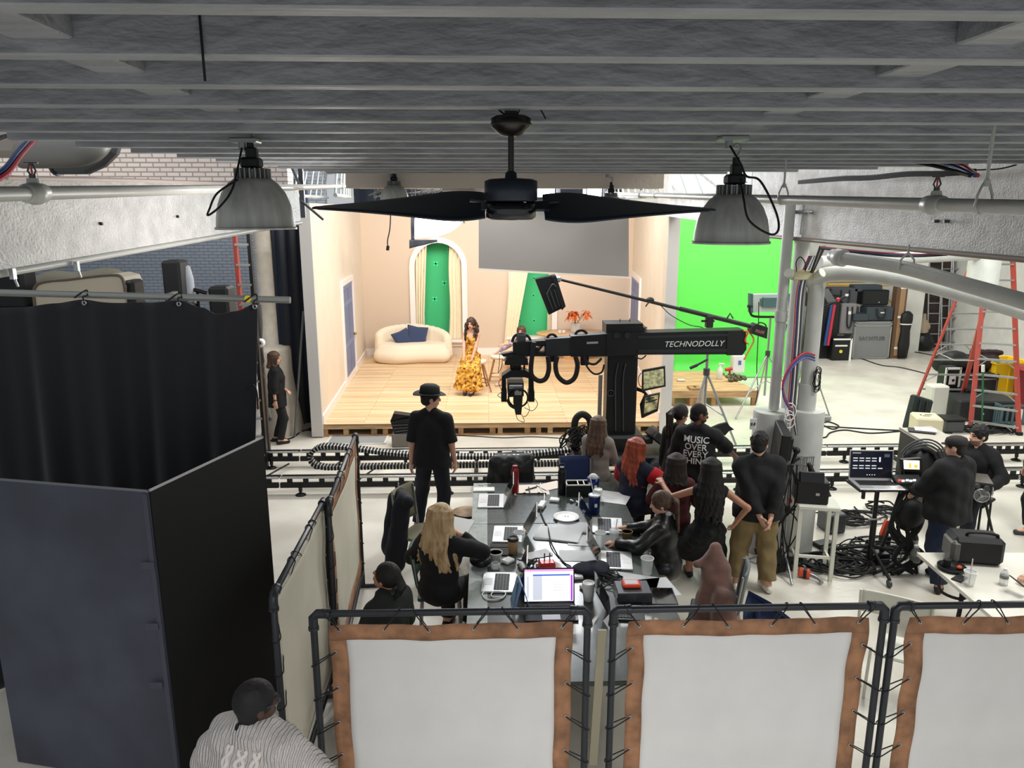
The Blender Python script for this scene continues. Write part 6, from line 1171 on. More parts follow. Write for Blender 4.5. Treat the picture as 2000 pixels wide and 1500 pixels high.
p = gz(912, 1000, .52); o = thing('stool', 'round wooden stool standing left of the table', 'stool', (p.x, p.y, 0)); part(o, 'seat', MB().lathe([(.001, .5), (.16, .5), (.17, .51), (.17, .525), (.16, .53), (.001, .53)], n=30), mat('worn wood', (196, 162, 128), .45, noise=.2, nscale=10)); part(o, 'edge_band', MB().lathe([(.168, .498), (.175, .5), (.175, .526), (.168, .528)], n=30), m_black)
for k in range(4): a = .78+k*1.57; part(o, 'leg', MB().cyl((.17*math.cos(a), .17*math.sin(a), 0), (.12*math.cos(a), .12*math.sin(a), .5), .013), m_dsteel)
# canvas director chair with dark coat
p = gz(815, 985, .9); o = chair(824, 1042, -118, 'folding canvas chair behind the person in the hat, covered with a dark coat', mat('olive canvas', (120, 116, 96), .8), m_steel, z=.46, back=.5); px_ = Vector((o.location.x, o.location.y, 0))
tag(blob('coat', [('cap', tuple(px_+Vector((-.26, .12, .9))), tuple(px_+Vector((-.12, -.18, .92))), .07, .07), ('cap', tuple(px_+Vector((-.28, .1, .86))), tuple(px_+Vector((-.34, .0, .3))), .1, .13), ('cap', tuple(px_+Vector((-.2, -.1, .86))), tuple(px_+Vector((-.3, -.16, .16))), .1, .12), ('cap', tuple(px_+Vector((-.3, -.15, .2))), tuple(px_+Vector((-.42, -.22, .08))), .08, .06)], mat('navy coat', (20, 22, 32), .8), None, .013, .04, .008), 'dark navy coat hanging from the canvas chair to the floor', 'coat')
chair(860, 1150, -88, 'green seated chair under the person holding the booklet', mat('dark green seat', (18, 74, 58), .6), m_steel, grp=None)
# ---------- lights and stands between the set and the green screen
def tripod(top, feet, r, m, parent, mid=.5, colr=None):
    top = Vector(top); part(parent, 'centre_column', MB().cyl((top.x, top.y, feet[0][2]+.35), top, r, n=12), m, None, True); hub = Vector((top.x, top.y, top.z*.62))
    part(parent, 'hub', MB().cyl(hub-Vector((0, 0, .06)), hub+Vector((0, 0, .06)), r*2.2, n=14), m_dsteel, None, True)
    for f in feet: part(parent, 'leg', MB().tube([hub, Vector(f)+Vector((0, 0, .02))], r*.8, 8), m, None, True); part(parent, 'spreader', MB().tube([hub-Vector((0, 0, hub.z*.45)), hub.lerp(Vector(f), .6)], r*.5, 6), m, None, True)
BY = 12.85
p = gy(1385, 655, BY); t = thing('boom_stand', 'chrome tripod stand carrying a long black boom before the green screen', 'stand', (p.x, BY, 0))
tripod(gy(1385, 640, BY), [(p.x-.42, BY-.35, 0), (p.x+.5, BY-.3, 0), (p.x+.05, BY+.5, 0)], .026, m_steel, t)
part(t, 'boom_head', MB().box(gy(1385, 628, BY), (.12, .14, .22), bev=.02).cyl(gy(1370, 627, BY), gy(1395, 627, BY), .02), m_black, None, True)
part(t, 'boom_arm', MB().cyl(gy(1090, 545, BY), gy(1330, 604, BY), .022, .03, 12).cyl(gy(1328, 603, BY), gy(1478, 640, BY), .04, n=12), m_black, None, True)
part(t, 'boom_clamp', MB().ell(gy(1270, 586, BY), (.07, .06, .05)).tube([gy(1272, 587, BY-.05), gy(1264, 594, BY-.05), gy(1261, 599, BY-.05)], .012).tube([gy(1420, 622, BY+.03), gy(1426, 612, BY), gy(1432, 622, BY-.03)], .014), m_black, None, True)
part(t, 'boom_cable', MB().tube(bez([gy(1288, 594, BY), gy(1310, 615, BY), gy(1345, 634, BY), gy(1372, 640, BY), gy(1377, 652, BY)], 8), .008, 6), m_rub, None, True)
part(t, 'tilt_handle', MB().tube([gy(1382, 702, BY-.1), gy(1352, 718, BY-.15)], .02).tube([gy(1362, 713, BY-.14), gy(1348, 719, BY-.16)], .028), m_black, None, True)
cw = thing('counterweight', 'black weight bag with red print hanging at the right end of the boom', 'weight', gy(1488, 645, BY)); part(cw, 'bag', MB().prism([gy(1468, 640, BY-.1), gy(1478, 633, BY-.1), gy(1500, 640, BY-.1), (gy(1498, 662, BY-.1)), gy(1468, 652, BY-.1)], Vector((0, 1, 0)), .22), m_black, None, True)
M = frame(gy(1485, 647, BY-.105), Vector((1, 0, -.22)), Vector((.2, 0, 1))); part(cw, 'lettering', text_mb('nux', .11, M, .004, shear=-.1), mat('red grey print', (176, 110, 104), .6), None, True); part(cw, 'strap_handle', MB().tube(bez([gy(1479, 635, BY), gy(1484, 630, BY), gy(1494, 633, BY), gy(1497, 640, BY)], 5), .012, 6), m_rub, None, True)
cable('strap', 'orange strap dangling from the boom end before the green screen', [gy(1457, 646, BY), gy(1464, 650, BY), gy(1472, 664, BY), gy(1464, 682, BY), gy(1453, 703, BY)], .014, mat('orange strap', (196, 110, 56), .7))
# light head at the left end of the boom
lh = thing('studio_light', 'black ribbed light panel tilted at the left end of the boom', 'studio light', gy(1074, 576, BY)); q = lambda px, py, d=0: gy(px, py, BY+d)
part(lh, 'housing', MB().prism([q(1045, 546, -.1), q(1082, 538, -.1), q(1105, 599, -.1), q(1072, 615, -.1)], Vector((0, 1, 0)), .22), m_black2, None, True)
part(lh, 'side_case', MB().prism([q(1078, 541, -.14), q(1086, 538, -.14), q(1105, 598, -.14), q(1098, 606, -.14)], Vector((0, 1, 0)), .3), m_black, None, True); b = MB()
for k in range(4): b.prism([q(1066+8*k, 572-3*k, -.125), q(1068+8*k, 571-3*k, -.125), q(1081+6.5*k, 604-3*k, -.125), q(1079+6.5*k, 605-3*k, -.125)], Vector((0, 1, 0)), .03)
part(lh, 'cooling_ribs', b, m_dsteel, None, True); part(lh, 'mount', MB().cyl(q(1086, 543), q(1093, 547), .05).box(q(1090, 545), (.1, .12, .1), bev=.02), m_steel, None, True); part(lh, 'power_cable', MB().tube(bez([q(1086, 560, -.17), q(1080, 555, -.17), q(1074, 562, -.17), q(1068, 575, -.17)], 6), .01, 6), m_dsteel, None, True)
# flat panel light on a yoke behind the columns
PY = 14.8; q = lambda px, py, d=0: gy(px, py, PY+d); lt = thing('studio_light', 'silver backed panel light on a yoke, behind the slim white pole', 'studio light', (q(1505, 620).x, PY, 0))
part(lt, 'panel', MB().prism([q(1468, 575), q(1544, 574), q(1544, 609), q(1469, 610)], Vector((0, 1, 0)), .12), mat('pale panel back', (186, 196, 190), .45), None, True)
part(lt, 'back_electronics', MB().box(q(1505, 590, -.05), (.32, .1, .2), bev=.01).box(q(1488, 590, -.03), (.06, .06, .14)).box(q(1528, 590, -.03), (.06, .06, .16)), mat('teal grey box', (76, 104, 104), .5), None, True)
part(lt, 'end_plate', MB().prism([q(1466, 574, -.02), q(1471, 574, -.02), q(1471, 611, -.02), q(1466, 611, -.02)], Vector((0, 1, 0)), .16).prism([q(1541, 574, -.02), q(1546, 574, -.02), q(1546, 610, -.02), q(1541, 610, -.02)], Vector((0, 1, 0)), .16), mat('teal end', (60, 96, 96), .5), None, True)
part(lt, 'yoke', MB().tube(bez([q(1464, 598), q(1466, 612), q(1474, 618), q(1505, 619), q(1538, 618), q(1546, 608)], 6), .024, 8).cyl(q(1460, 598), q(1470, 598), .03), m_black, None, True)
tripod(q(1505, 619), [(q(1505, 619).x-.75, PY-.55, 0), (q(1505, 619).x+.6, PY-.5, 0), (q(1505, 619).x+.1, PY+.7, 0)], .022, m_steel, lt)
part(lt, 'hanging_cable', MB().tube(bez([q(1482, 590, -.1), q(1481, 650, -.1), q(1478, 720, -.1), q(1480, 760, -.1), q(1475, 790, -.1)], 8), .009, 6), m_rub, None, True)
p = gy(1525, 645, 13.0); o = tag(MB().box(p, (.1, .25, .3), rot=(0, 12, 0), bev=.02).cyl(p, (p.x-.0, p.y+.1, 0), .016).build('small_light', mat('blue grey housing', (92, 98, 128), .45)), 'small ribbed grey blue light clamped behind the slim white pole', 'studio light'); part(o, 'lens_ribs', MB().box(p+Vector((-.06, -.05, .1)), (.02, .2, .02)).box(p+Vector((-.055, -.05, .04)), (.02, .2, .02)).box(p+Vector((-.05, -.05, -.02)), (.02, .2, .02)).box(p+Vector((-.045, -.05, -.08)), (.02, .2, .02)), m_black, None, True)
# black torn flag on a gobo arm and floor gear around the columns
GY2 = 10.2
sp = [(1387, 858), (1391, 836), (1405, 830), (1421, 826), (1426, 833), (1434, 839), (1424, 842), (1416, 851), (1408, 847), (1400, 851), (1396, 846)]
o = tag(MB().prism([gy(a, b_, GY2) for a, b_ in sp], Vector((0, 1, 0)), .06).build('black_bag', m_black), 'black jagged cloth flag beside the person with white back lettering', 'flag'); part(o, 'stand_pole', MB().cyl((gy(1400, 840, GY2).x, GY2+.08, 0), (gy(1400, 840, GY2).x, GY2+.08, gy(1400, 838, GY2).z), .014, n=10), m_black2, None, True)
# wires on the columns
rg = random.Random(11); cw_ = [m_steel, m_dsteel, m_wht, m_dsteel, mat('brown cable', (120, 84, 70), .5), m_blue, m_red]
nmw = ['steel conduit', 'dark conduit', 'white cord', 'grey conduit', 'brown cable', 'blue cable', 'red cable']
for k in range(7):
    x0 = 1572-3*k+(k > 3)*4; cable('column_cable', '%s running down between the white columns' % nmw[k], [gy(1592-2*k, 500, DY-.12), gy(x0, 560, DY-.2), gy(x0-8, 660, DY-.24), gy(x0-16, 760, DY-.25), gy(x0-18, 795, DY-.26), gy(x0-14+2*k, 850, DY-.27)], .007 if k > 3 else .01, cw_[k])
for k, (m_, nm) in enumerate(((m_red, 'red'), (m_blue, 'blue'), (mat('violet cable', (96, 90, 150), .45), 'violet'))):
    cable('cable_loop', '%s cable arching over to the left from the fat white pipe' % nm, [gy(1591, 694+5*k, DY-.16), gy(1570, 690+5*k, DY-.24), gy(1545, 712+4*k, DY-.3), gy(1530, 745+3*k, DY-.32), gy(1531, 770+3*k, DY-.32), gy(1542, 795+k, DY-.3), gy(1550, 800, DY-.28)], .012, m_)
c = gy(1542, 818, DY-.3); cable('cord_coil', 'white cord coil hanging on the right column drum', [c+Vector((.055*math.cos(k*.7)+.01*math.sin(k), -.01*math.sin(k*.3), .09*math.sin(k*.7)+.005*k-.05)) for k in range(34)], .007, m_wht)
c = gy(1597, 730, DY-.1); cable('cord_coil', 'black cord coil hanging at the right of the fat white pipe', [c+Vector((.035*math.cos(k*.8)+.012*math.sin(k*2.1), -.01*math.sin(k*.3), .11*math.sin(k*.8)-.02-.003*k)) for k in range(34)], .006, m_rub)
c = gy(1565, 510, DY-.25); cable('cable_loop', 'black cable loop above the cream junction box', [gy(1556, 530, DY-.25), gy(1555, 512, DY-.27), gy(1563, 502, DY-.27), gy(1572, 512, DY-.27), gy(1573, 530, DY-.25)], .006, m_rub)
for k in range(4): cable('cable_run', ('first', 'second', 'third', 'fourth')[k]+' cable of the fan of cords descending from the beam to the columns', [gy(1602+3*k, 482, 7.9), gy(1594+2*k, 505, 8.1), gy(1584+k, 532, DY-.2)], .012, (m_black2, m_steel, m_black2, m_dsteel)[k])
for k, (m_, nm) in enumerate(((m_red, 'red'), (m_blue, 'blue'), (m_rub, 'black'))): cable('cable_run', '%s cable sagging under the right beam' % nm, [gy(1603, 482+2*k, 7.6), gy(1660, 488+2*k, 7.2), gy(1730, 494+3*k, 6.8), gy(1790, 497+2*k, 6.4), gy(1850, 496+k, 6.1)], .008, m_)
# little light stand behind the right column
p = gz(1622, 820); t = thing('light_stand', 'thin grey light stand standing right of the right column drum', 'stand', p); tripod((p.x-.45, p.y+.35, 2.2), [(p.x, p.y, 0), (p.x-.9, p.y+.1, 0), (p.x-.4, p.y+.95, 0)], .018, m_cast, t)
part(t, 'spotlight', MB().box((p.x-.42, p.y+.3, 2.35), (.3, .34, .3), rot=(20, 0, 30), bev=.03).box((p.x-.25, p.y+.1, 2.45), (.25, .3, .03), rot=(50, 0, 30)), m_black, None, True); part(t, 'arm', MB().cyl((p.x-.4, p.y+.3, 2.1), (p.x+.15, p.y+.2, 2.42), .025), m_black, None, True); part(t, 'red_knob', MB().ell((p.x+.02, p.y+.22, 2.36), (.04, .04, .04)), m_red, None, True)
for k, pts in enumerate(([(1600, 832), (1700, 838), (1800, 843), (1860, 846)], [(1592, 855), (1612, 854), (1622, 845), (1650, 840), (1700, 846), (1760, 842)], [(1600, 828), (1618, 824), (1638, 832), (1625, 838), (1600, 826)], [(1600, 690), (1640, 693), (1680, 700), (1720, 713), (1760, 718), (1810, 730)], [(1745, 685), (1790, 688), (1850, 700)])):
    cable('floor_cable', ('long black cable crossing the floor right of the columns', 'black cable with a bend on the floor near the track', 'black cable looped at the foot of the thin light stand', 'long black cable winding on the floor towards the red ladder', 'thin cable on the floor before the stored ladders')[k], [gz(a, b_, .012) for a, b_ in pts], .014, m_rub)
p = gz(1612, 820); tag(MB().box((p.x, p.y, .05), (.16, .2, .1), bev=.02).build('power_box', m_cast), 'grey power box at the foot of the thin light stand', 'box')
# ---------- operator corner: monitor, stools, stands, cable heaps
MYY = 7.9; mp = gy(1522, 870, MYY); t = thing('monitor_stand', 'big black monitor seen edge-on, on a silver stand with cables', 'monitor', (gy(1545, 950, MYY).x, MYY, 0)); qq = lambda px, py, d=0: gy(px, py, MYY+d)
part(t, 'monitor', MB().box(qq(1524, 872), (.1, .62, .44), rot=(0, 4, -14), bev=.01), m_black, None, True); part(t, 'monitor_back', MB().box(qq(1537, 868), (.06, .4, .26), rot=(0, 4, -14), bev=.01), m_black2, None, True)
part(t, 'mount_arm', MB().tube([qq(1540, 868), qq(1556, 880), qq(1548, 905)], .022).ell(qq(1556, 880), (.04, .04, .04)).tube([qq(1546, 905), qq(1562, 895)], .014), m_black, None, True); tb_ = qq(1546, 905)
part(t, 'pole', MB().cyl((tb_.x, MYY, .1), tb_, .018, n=12), m_steel, None, True); part(t, 'collar', MB().cyl((tb_.x, MYY, .7), (tb_.x, MYY, .78), .032).box((tb_.x+.05, MYY, .74), (.08, .02, .02)), m_black, None, True)
for a in (.4, 2.5, 4.6): part(t, 'leg', MB().tube([(tb_.x, MYY, .28), (tb_.x+.4*math.cos(a), MYY+.4*math.sin(a), .015)], .014), m_steel, None, True)
b = MB(); rg = random.Random(8)
for k in range(7): x = tb_.x+rg.uniform(-.06, .1); b.tube(bez([(x, MYY-.05, tb_.z), (x+rg.uniform(-.12, .12), MYY-.1, .9), (x+rg.uniform(-.15, .15), MYY-.1, .55), (x+rg.uniform(-.2, .05), MYY-.15, .05)], 6), .008, 5)
part(t, 'cables', b, m_rub, None, True); part(t, 'red_clip', MB().box((tb_.x-.0, MYY-.04, .86), (.04, .03, .04)), m_red, None, True)
sp_ = Vector((gy(1592, 1000, 7.8).x, 7.7, 0)); st_ = thing('bar_stool', 'white square stool carrying a black monitor case beside the columns', 'stool', (sp_.x, sp_.y+.1, 0), -12); m_wst = mat('white stool', (214, 214, 200), .45)
part(st_, 'seat', MB().box((0, 0, .86), (.44, .38, .05), bev=.01), m_wst)
for sx in (-1, 1):
    for sy in (-1, 1): part(st_, 'leg', MB().box((sx*.19, sy*.16, .42), (.042, .042, .84)), m_wst)
for sx in (-1, 1): part(st_, 'stretcher', MB().box((sx*.18, 0, .22), (.025, .3, .03)), m_wst)
part(st_, 'front_stretcher', MB().box((0, -.16, .28), (.34, .025, .03)), m_wst)
p = Vector((sp_.x-.07, sp_.y+.12, .888)); t = thing('monitor_case', 'black box with cables standing on the white stool', 'case', p, -12); part(t, 'case', MB().box((0, 0, .13), (.34, .28, .26), bev=.012), m_black); part(t, 'lid_panel', MB().box((-.02, -.1, .3), (.26, .06, .12), rot=(-20, 0, 0), bev=.01), m_black2); part(t, 'latch', MB().box((.05, -.142, .12), (.04, .01, .03)), m_steel)
p = Vector((gy(1618, 960, 7.85).x, 7.75, .92)); tag(blob('jacket', [('cap', tuple(p+Vector((-.16, .3, .30))), tuple(p+Vector((-.04, .26, .05))), .03, .05), ('cap', tuple(p+Vector((-.06, .26, 0))), tuple(p+Vector((.06, .2, -.14))), .07, .06), ('cap', tuple(p+Vector((.0, .22, .03))), tuple(p+Vector((.10, .18, -.2))), .05, .04)], mat('brown black jacket', (46, 36, 32), .6), None, .012, .04, .006), 'dark jacket thrown beside the box on the white stool', 'jacket')
p = gy(1572, 905, 8.3); t = thing('wire_basket', 'white wire basket on the front of the right column drum', 'basket', p); b = MB()
for k in range(9): b.cyl((-.1+.025*k, 0, -.12), (-.1+.025*k, 0, .08), .004, n=6)
for z in (-.12, -.02, .08): b.tube([(-.11, 0, z), (.11, 0, z), (.11, .09, z), (-.11, .09, z)], .005, 6, True, True)
part(t, 'wire_grid', b, m_cast)
# laptop on a wheeled stand
lp = gz(1712, 945, 1.02); t = thing('laptop_stand', 'black wheeled stand under the open laptop with a dark screen', 'stand', (lp.x, lp.y, 0)); ly = lp.y
part(t, 'tray', MB().box((lp.x, ly, 1.0), (.56, .36, .025), bev=.006), m_black, None, True); part(t, 'tray_clamp', MB().box((lp.x-.24, ly-.19, .97), (.03, .03, .1)).box((lp.x-.1, ly-.19, .95), (.02, .02, .12)), m_black, None, True)
part(t, 'pole', MB().cyl((lp.x+.02, ly, .1), (lp.x+.02, ly, .6), .034, n=14).cyl((lp.x+.02, ly, .55), (lp.x+.02, ly, 1.0), .024, n=14), m_black2, None, True); part(t, 'clamp_handle', MB().cyl((lp.x-.06, ly-.03, .6), (lp.x+.08, ly-.03, .6), .012), m_steel, None, True)
for a in (.5, 2.6, 4.7): e = Vector((lp.x+.5*math.cos(a), ly+.5*math.sin(a), .09)); part(t, 'leg', MB().tube([(lp.x+.02, ly, .26), e], .018), m_black, None, True); part(t, 'caster', MB().cyl(e+Vector((-.012, 0, -.045)), e+Vector((.012, 0, -.045)), .045, n=16), m_dsteel, None, True)
ui = mat('screen text', (206, 210, 222), .4, emit=.7); dk = mat('dark interface', (20, 22, 34), .3, emit=.25)
ct = []
for r, v in enumerate((.72, .62, .44, .34)):
    for k in range(4 if r != 3 else 5): ct.append(('text_row', .06+.15*k, v, .06+.15*k+.11, v+.035, ui))
ct += [('text_row', .68, .6, .72, .78, ui), ('title_row', .04, .92, .24, .94, ui), ('side_panel', .8, .78, .93, .9, mat('grey panel', (84, 88, 100), .4, emit=.3))]+[('icon', .4+.06*k, .1, .425+.06*k, .13, ui) for k in range(4)]
laptop(1712, 946, -4, 'open laptop with rows of text on a dark screen, on the wheeled stand', 97, .50, .34, dk, None, None, 1.0, None, ct)
# operator cart with a glowing little monitor, buttons and cable reel
OC = gz(1780, 940, 1.0); oy = OC.y; t = thing('operator_cart', 'black cart with a small bright monitor, glowing buttons and thick cables', 'cart', (OC.x, oy, 0))
part(t, 'reel', MB().lathe([(.001, -.06), (.2, -.06), (.2, .06), (.001, .06)], gy(1794, 908, oy+.25), 30, (90, 0, 0)).tube([gy(1794, 908, oy+.2)+Vector((.21*math.cos(k*.26), -.03*(k % 2), .21*math.sin(k*.26))) for k in range(24)], .022, 8, True, True), m_black, None, True)
b = MB()
for r in (.25, .28, .31): b.tube([gy(1800, 912, oy+.22)+Vector((r*math.cos(a), 0, r*math.sin(a)*1.1)) for a in np.linspace(-.9, 2.6, 22)], .011, 6)
part(t, 'coiled_cables', b, mat('grey rubber', (60, 62, 64), .5), None, True)
o = part(t, 'small_monitor', MB().prism([gy(1761, 898, oy-.05), gy(1800, 895, oy-.05), gy(1800, 922, oy-.05), gy(1761, 920, oy-.05)], Vector((0, 1, 0)), .05), m_black, None, True); part(o, 'screen', MB().prism([gy(1765, 899, oy-.056), gy(1796, 900, oy-.056), gy(1796, 917, oy-.056), gy(1766, 916, oy-.056)], Vector((0, 1, 0)), .005), mat('bright picture', (246, 244, 206), .3, emit=1.5), None, True)
part(o, 'figure_on_screen', MB().prism([gy(1776, 904, oy-.058), gy(1779, 904, oy-.058), gy(1780, 914, oy-.058), gy(1775, 914, oy-.058)], Vector((0, 1, 0)), .003).prism([gy(1786, 908, oy-.058), gy(1792, 908, oy-.058), gy(1792, 914, oy-.058), gy(1786, 914, oy-.058)], Vector((0, 1, 0)), .003), mat('yellow picture', (230, 190, 60), .3, emit=.9), None, True)
part(t, 'button_panel', MB().box(gy(1772, 938, oy-.08), (.32, .16, .05), rot=(25, 0, 0), bev=.01), m_black, None, True)
for k, px in enumerate((1757, 1764, 1772, 1779, 1786)): part(t, 'lit_button', MB().box(gy(px, 938+(k % 2), oy-.165), (.03, .01, .02)), mat('red led', (255, 60, 40), .4, emit=2) if k < 1 else mat('white led', (232, 238, 255), .4, emit=1.6), None, True)
part(t, 'frame', MB().tube([(OC.x-.3, oy, 0.02), (OC.x-.05, oy, .95), (OC.x+.3, oy, .95), (OC.x+.35, oy, .02)], .02), m_black, None, True); part(t, 'shelf', MB().box((OC.x+.02, oy+.1, .93), (.6, .4, .03)), m_black, None, True)
b = MB(); rg = random.Random(12)
for k in range(9): b.tube(bez([(OC.x-.15+.05*k, oy-.05, .9), (OC.x-.2+.04*k+rg.uniform(-.2, .1), oy-.15, .5), (OC.x-.15+rg.uniform(-.1, .3), oy-.2, .15), (OC.x-.3+rg.uniform(-.3, .3), oy-.35, .025)], 8), rg.choice((.012, .02, .026)), 7)
part(t, 'thick_cables', b, m_rub, None, True); part(t, 'hanging_bag', MB().ell((OC.x-.02, oy-.08, .62), (.18, .12, .2)), mat('black nylon', (16, 16, 18), .6), None, True)
# flight-case desk behind the operator
dq = lambda px, py, z: gz(px, py, z); dz_ = .95; c0, c1, c2, c3 = dq(1759, 834, dz_), dq(1800, 832, dz_), dq(1893, 874, dz_), dq(1835, 890, dz_)
c0 = dq(1757, 836, dz_); c1 = dq(1818, 832, dz_); c2 = dq(1896, 873, dz_); c3 = c0+(c2-c1)
t = thing('equipment_desk', 'dark equipment desk with a pale lit top, behind the person in the cap', 'desk', (c0.x, c0.y, 0)); part(t, 'desk_top', MB().prism([c0, c1, c2, c3], Vector((0, 0, -1)), .03), mat('pale desk top', (190, 184, 170), .35), None, True)
Zd = Vector((0, 0, -.03)); dn = Vector((0, 0, -1)); b = MB(); q4 = [c0, c1, c2, c3]; ctr = (c0+c1+c2+c3)/4; b.prism([p+(ctr-p)*.03+Zd for p in q4], dn, .84); part(t, 'cabinet', b, m_black2, None, True)
p = dq(1806, 843, dz_); part(t, 'edge_trim', MB().tube([c0, c3, c2], .012, 6), mat('edge trim', (120, 122, 120), .4), None, True)
tag(MB().box((p.x-.05, p.y, dz_+.012), (.34, .22, .02), rot=(0, 0, -25), bev=.004).build('tablet', m_black2), 'dark tablet lying on the pale desk top under a sheet', 'tablet'); tag(MB().box((p.x+.02, p.y+.02, dz_+.026), (.28, .2, .004), rot=(0, 0, -25)).build('paper_sheet', mat('white paper', (206, 207, 208), .7)), 'white sheet lying on the tablet on the pale desk', 'paper')
# hand wheel desk
hp_ = dq(1918, 945, .86); t = thing('hand_wheel_desk', 'black control box with two chrome hand wheels before the seated operator', 'control desk', (hp_.x, hp_.y, 0)); part(t, 'box', MB().box((hp_.x-.05, hp_.y+.1, .80), (.36, .36, .2), rot=(0, 0, -24), bev=.01), m_black, None, True); part(t, 'top_plate', MB().box((hp_.x-.05, hp_.y+.1, .905), (.36, .36, .01), rot=(0, 0, -24)), mat('brown plate', (86, 82, 76), .4), None, True)
for k, (px, py) in enumerate(((1917, 968), (1934, 963))):
    c = gy(px, py, hp_.y-.12+.1*k); M3 = rotm(90, 0, -24+60*k); w_ = part(t, 'hand_wheel', MB().lathe([(.072, -.006), (.08, -.01), (.088, 0), (.08, .01), (.072, .006), (.072, -.006)], c, 28, M3), m_steel, None, True); b = MB()
    for j in range(3): a = j*2.09; b.box(c+M3 @ Vector((.038*math.cos(a), .038*math.sin(a), 0)), (.075, .016, .008), rot=M3 @ rotm(0, 0, math.degrees(a)))
    b.ell(c, (.025, .025, .025)); part(w_, 'spokes', b, m_steel, None, True)
for (dx, dy) in ((-.25, -.05), (.2, .0), (.0, .3)): part(t, 'leg', MB().cyl((hp_.x+dx*1.5, hp_.y+dy*1.4, 0), (hp_.x+dx*.5, hp_.y+.1+dy*.3, .72), .016), m_black, None, True)
part(t, 'knob', MB().cyl(gy(1909, 948, hp_.y-.15), gy(1910, 950, hp_.y-.2), .025).cyl(gy(1927, 953, hp_.y-.15), gy(1928, 955, hp_.y-.2), .03), m_dsteel, None, True)
# heaps of cable on the floor
def heap(px, py, r, n_, lab, sq=.6, hh=.12, seed=0, th=.011):
    rg = random.Random(seed); c = gz(px, py); B = MB()
    for j in range(n_):
        cx, cy = rg.uniform(-r*.5, r*.5), rg.uniform(-r*sq*.5, r*sq*.5); rr_ = rg.uniform(.25, .8)*r; a0 = rg.uniform(0, 6); tl = rg.uniform(-.35, .35)
        pts = [(c.x+cx+rr_*math.cos(a0+k*.5)*(1+.06*k*.1), c.y+cy+rr_*sq*math.sin(a0+k*.5), max(.012, .02+hh*rg.random()*.4+tl*rr_*.25*(1+math.sin(a0+k*.5)))) for k in range(rg.randint(8, 17))]; B.tube(bez(pts, 4), th*rg.uniform(.7, 1.2), 5)
    return tag(B.build('cable_heap', m_rub), lab, 'cable')
heap(1628, 1108, .38, 20, 'big coil of black cables on the floor beside the red and black connector', .7, .12, 1, .013); heap(1690, 1085, .42, 14, 'loose loops of black cable on the floor below the laptop stand', .7, .2, 2, .009); heap(1660, 1015, .42, 13, 'black cables heaped behind the white stool', .6, .12, 3, .011); heap(1745, 1070, .36, 9, 'thin cables scattered before the cart beside the clear bottle', .7, .06, 4, .008); heap(1520, 1090, .26, 14, 'black cables piled at the foot of the monitor stand', .8, .15, 5, .012); heap(1720, 1000, .3, 7, 'cables looping around the wheels of the laptop stand', .7, .1, 6)
p = gz(1570, 1128); t = thing('cable_connector', 'red and black connector block at the end of the big cable coil', 'connector', p, -30); part(t, 'red_block', MB().box((0, 0, .06), (.13, .09, .09), bev=.015), mat('orange red', (214, 84, 50), .5)); part(t, 'black_band', MB().box((.01, 0, .06), (.05, .094, .094), bev=.01), m_black); part(t, 'flex_tail', MB().tube([(.06, 0, .05), (.16, -.04, .04), (.2, -.1, .03)], .02), m_steel)
p = gz(1727, 1063); o = tag(MB().box((p.x-.02, p.y, .22), (.05, .05, .2), rot=(0, 15, 0)).build('orange_clamp', mat('orange red', (214, 84, 50), .5)), 'orange clamp handle among the cables below the laptop stand', 'clamp'); o.location.z = -.0
part(o, 'clamp_base', MB().box((p.x-.0, p.y, .06), (.1, .1, .12)), m_black, None, True)
for k, (px, py, w, d, hh, lab) in enumerate(((1715, 1100, .2, .16, .14, 'black power unit among the cable loops'), (1622, 1035, .24, .28, .26, 'grey wheeled case behind the white stool'), (1608, 1066, .26, .16, .05, 'flat black device under the white stool'), (1518, 1105, .4, .3, .12, 'black cable box at the foot of the monitor stand'))):
    p = gz(px, py); o = tag(MB().box((p.x, p.y, hh/2+.005), (w, d, hh), rot=(0, 0, 10*k), bev=.015).build('power_unit', m_black2 if k != 1 else m_dsteel), lab, 'box'); part(o, 'face_plate', MB().box((p.x, p.y-d/2-.03, hh/2), (w*.6, .01, hh*.5)), m_dsteel, None, True)
def fbottle(px, py, z, r, h_, lab, m=m_pla):
    p = gz(px, py, z); t = tag(MB().lathe([(.001, 0), (r, 0), (r, h_*.25), (r*.93, h_*.3), (r, h_*.35), (r, h_*.66), (r*.7, h_*.8), (r*.4, h_*.9), (r*.4, h_*.93), (.001, h_*.93)], (p.x, p.y, z+.002), 20).build('bottle', m), lab, 'bottle'); part(t, 'cap', MB().cyl((p.x, p.y, z+h_*.92), (p.x, p.y, z+h_), r*.45, n=14), m_wht if m is m_pla else m_black, None, True); part(t, 'paper_label', MB().lathe([(r*1.01, h_*.4), (r*1.01, h_*.6)], (p.x, p.y, z+.002), 20), mat('bottle label', (120, 122, 118), .5), None, True); return t
fbottle(1784, 1112, 0, .06, .3, 'clear water bottle standing on the floor before the cart'); fbottle(1782, 1078, 0, .05, .28, 'dark flask standing on the floor behind the clear bottle', m_black2)
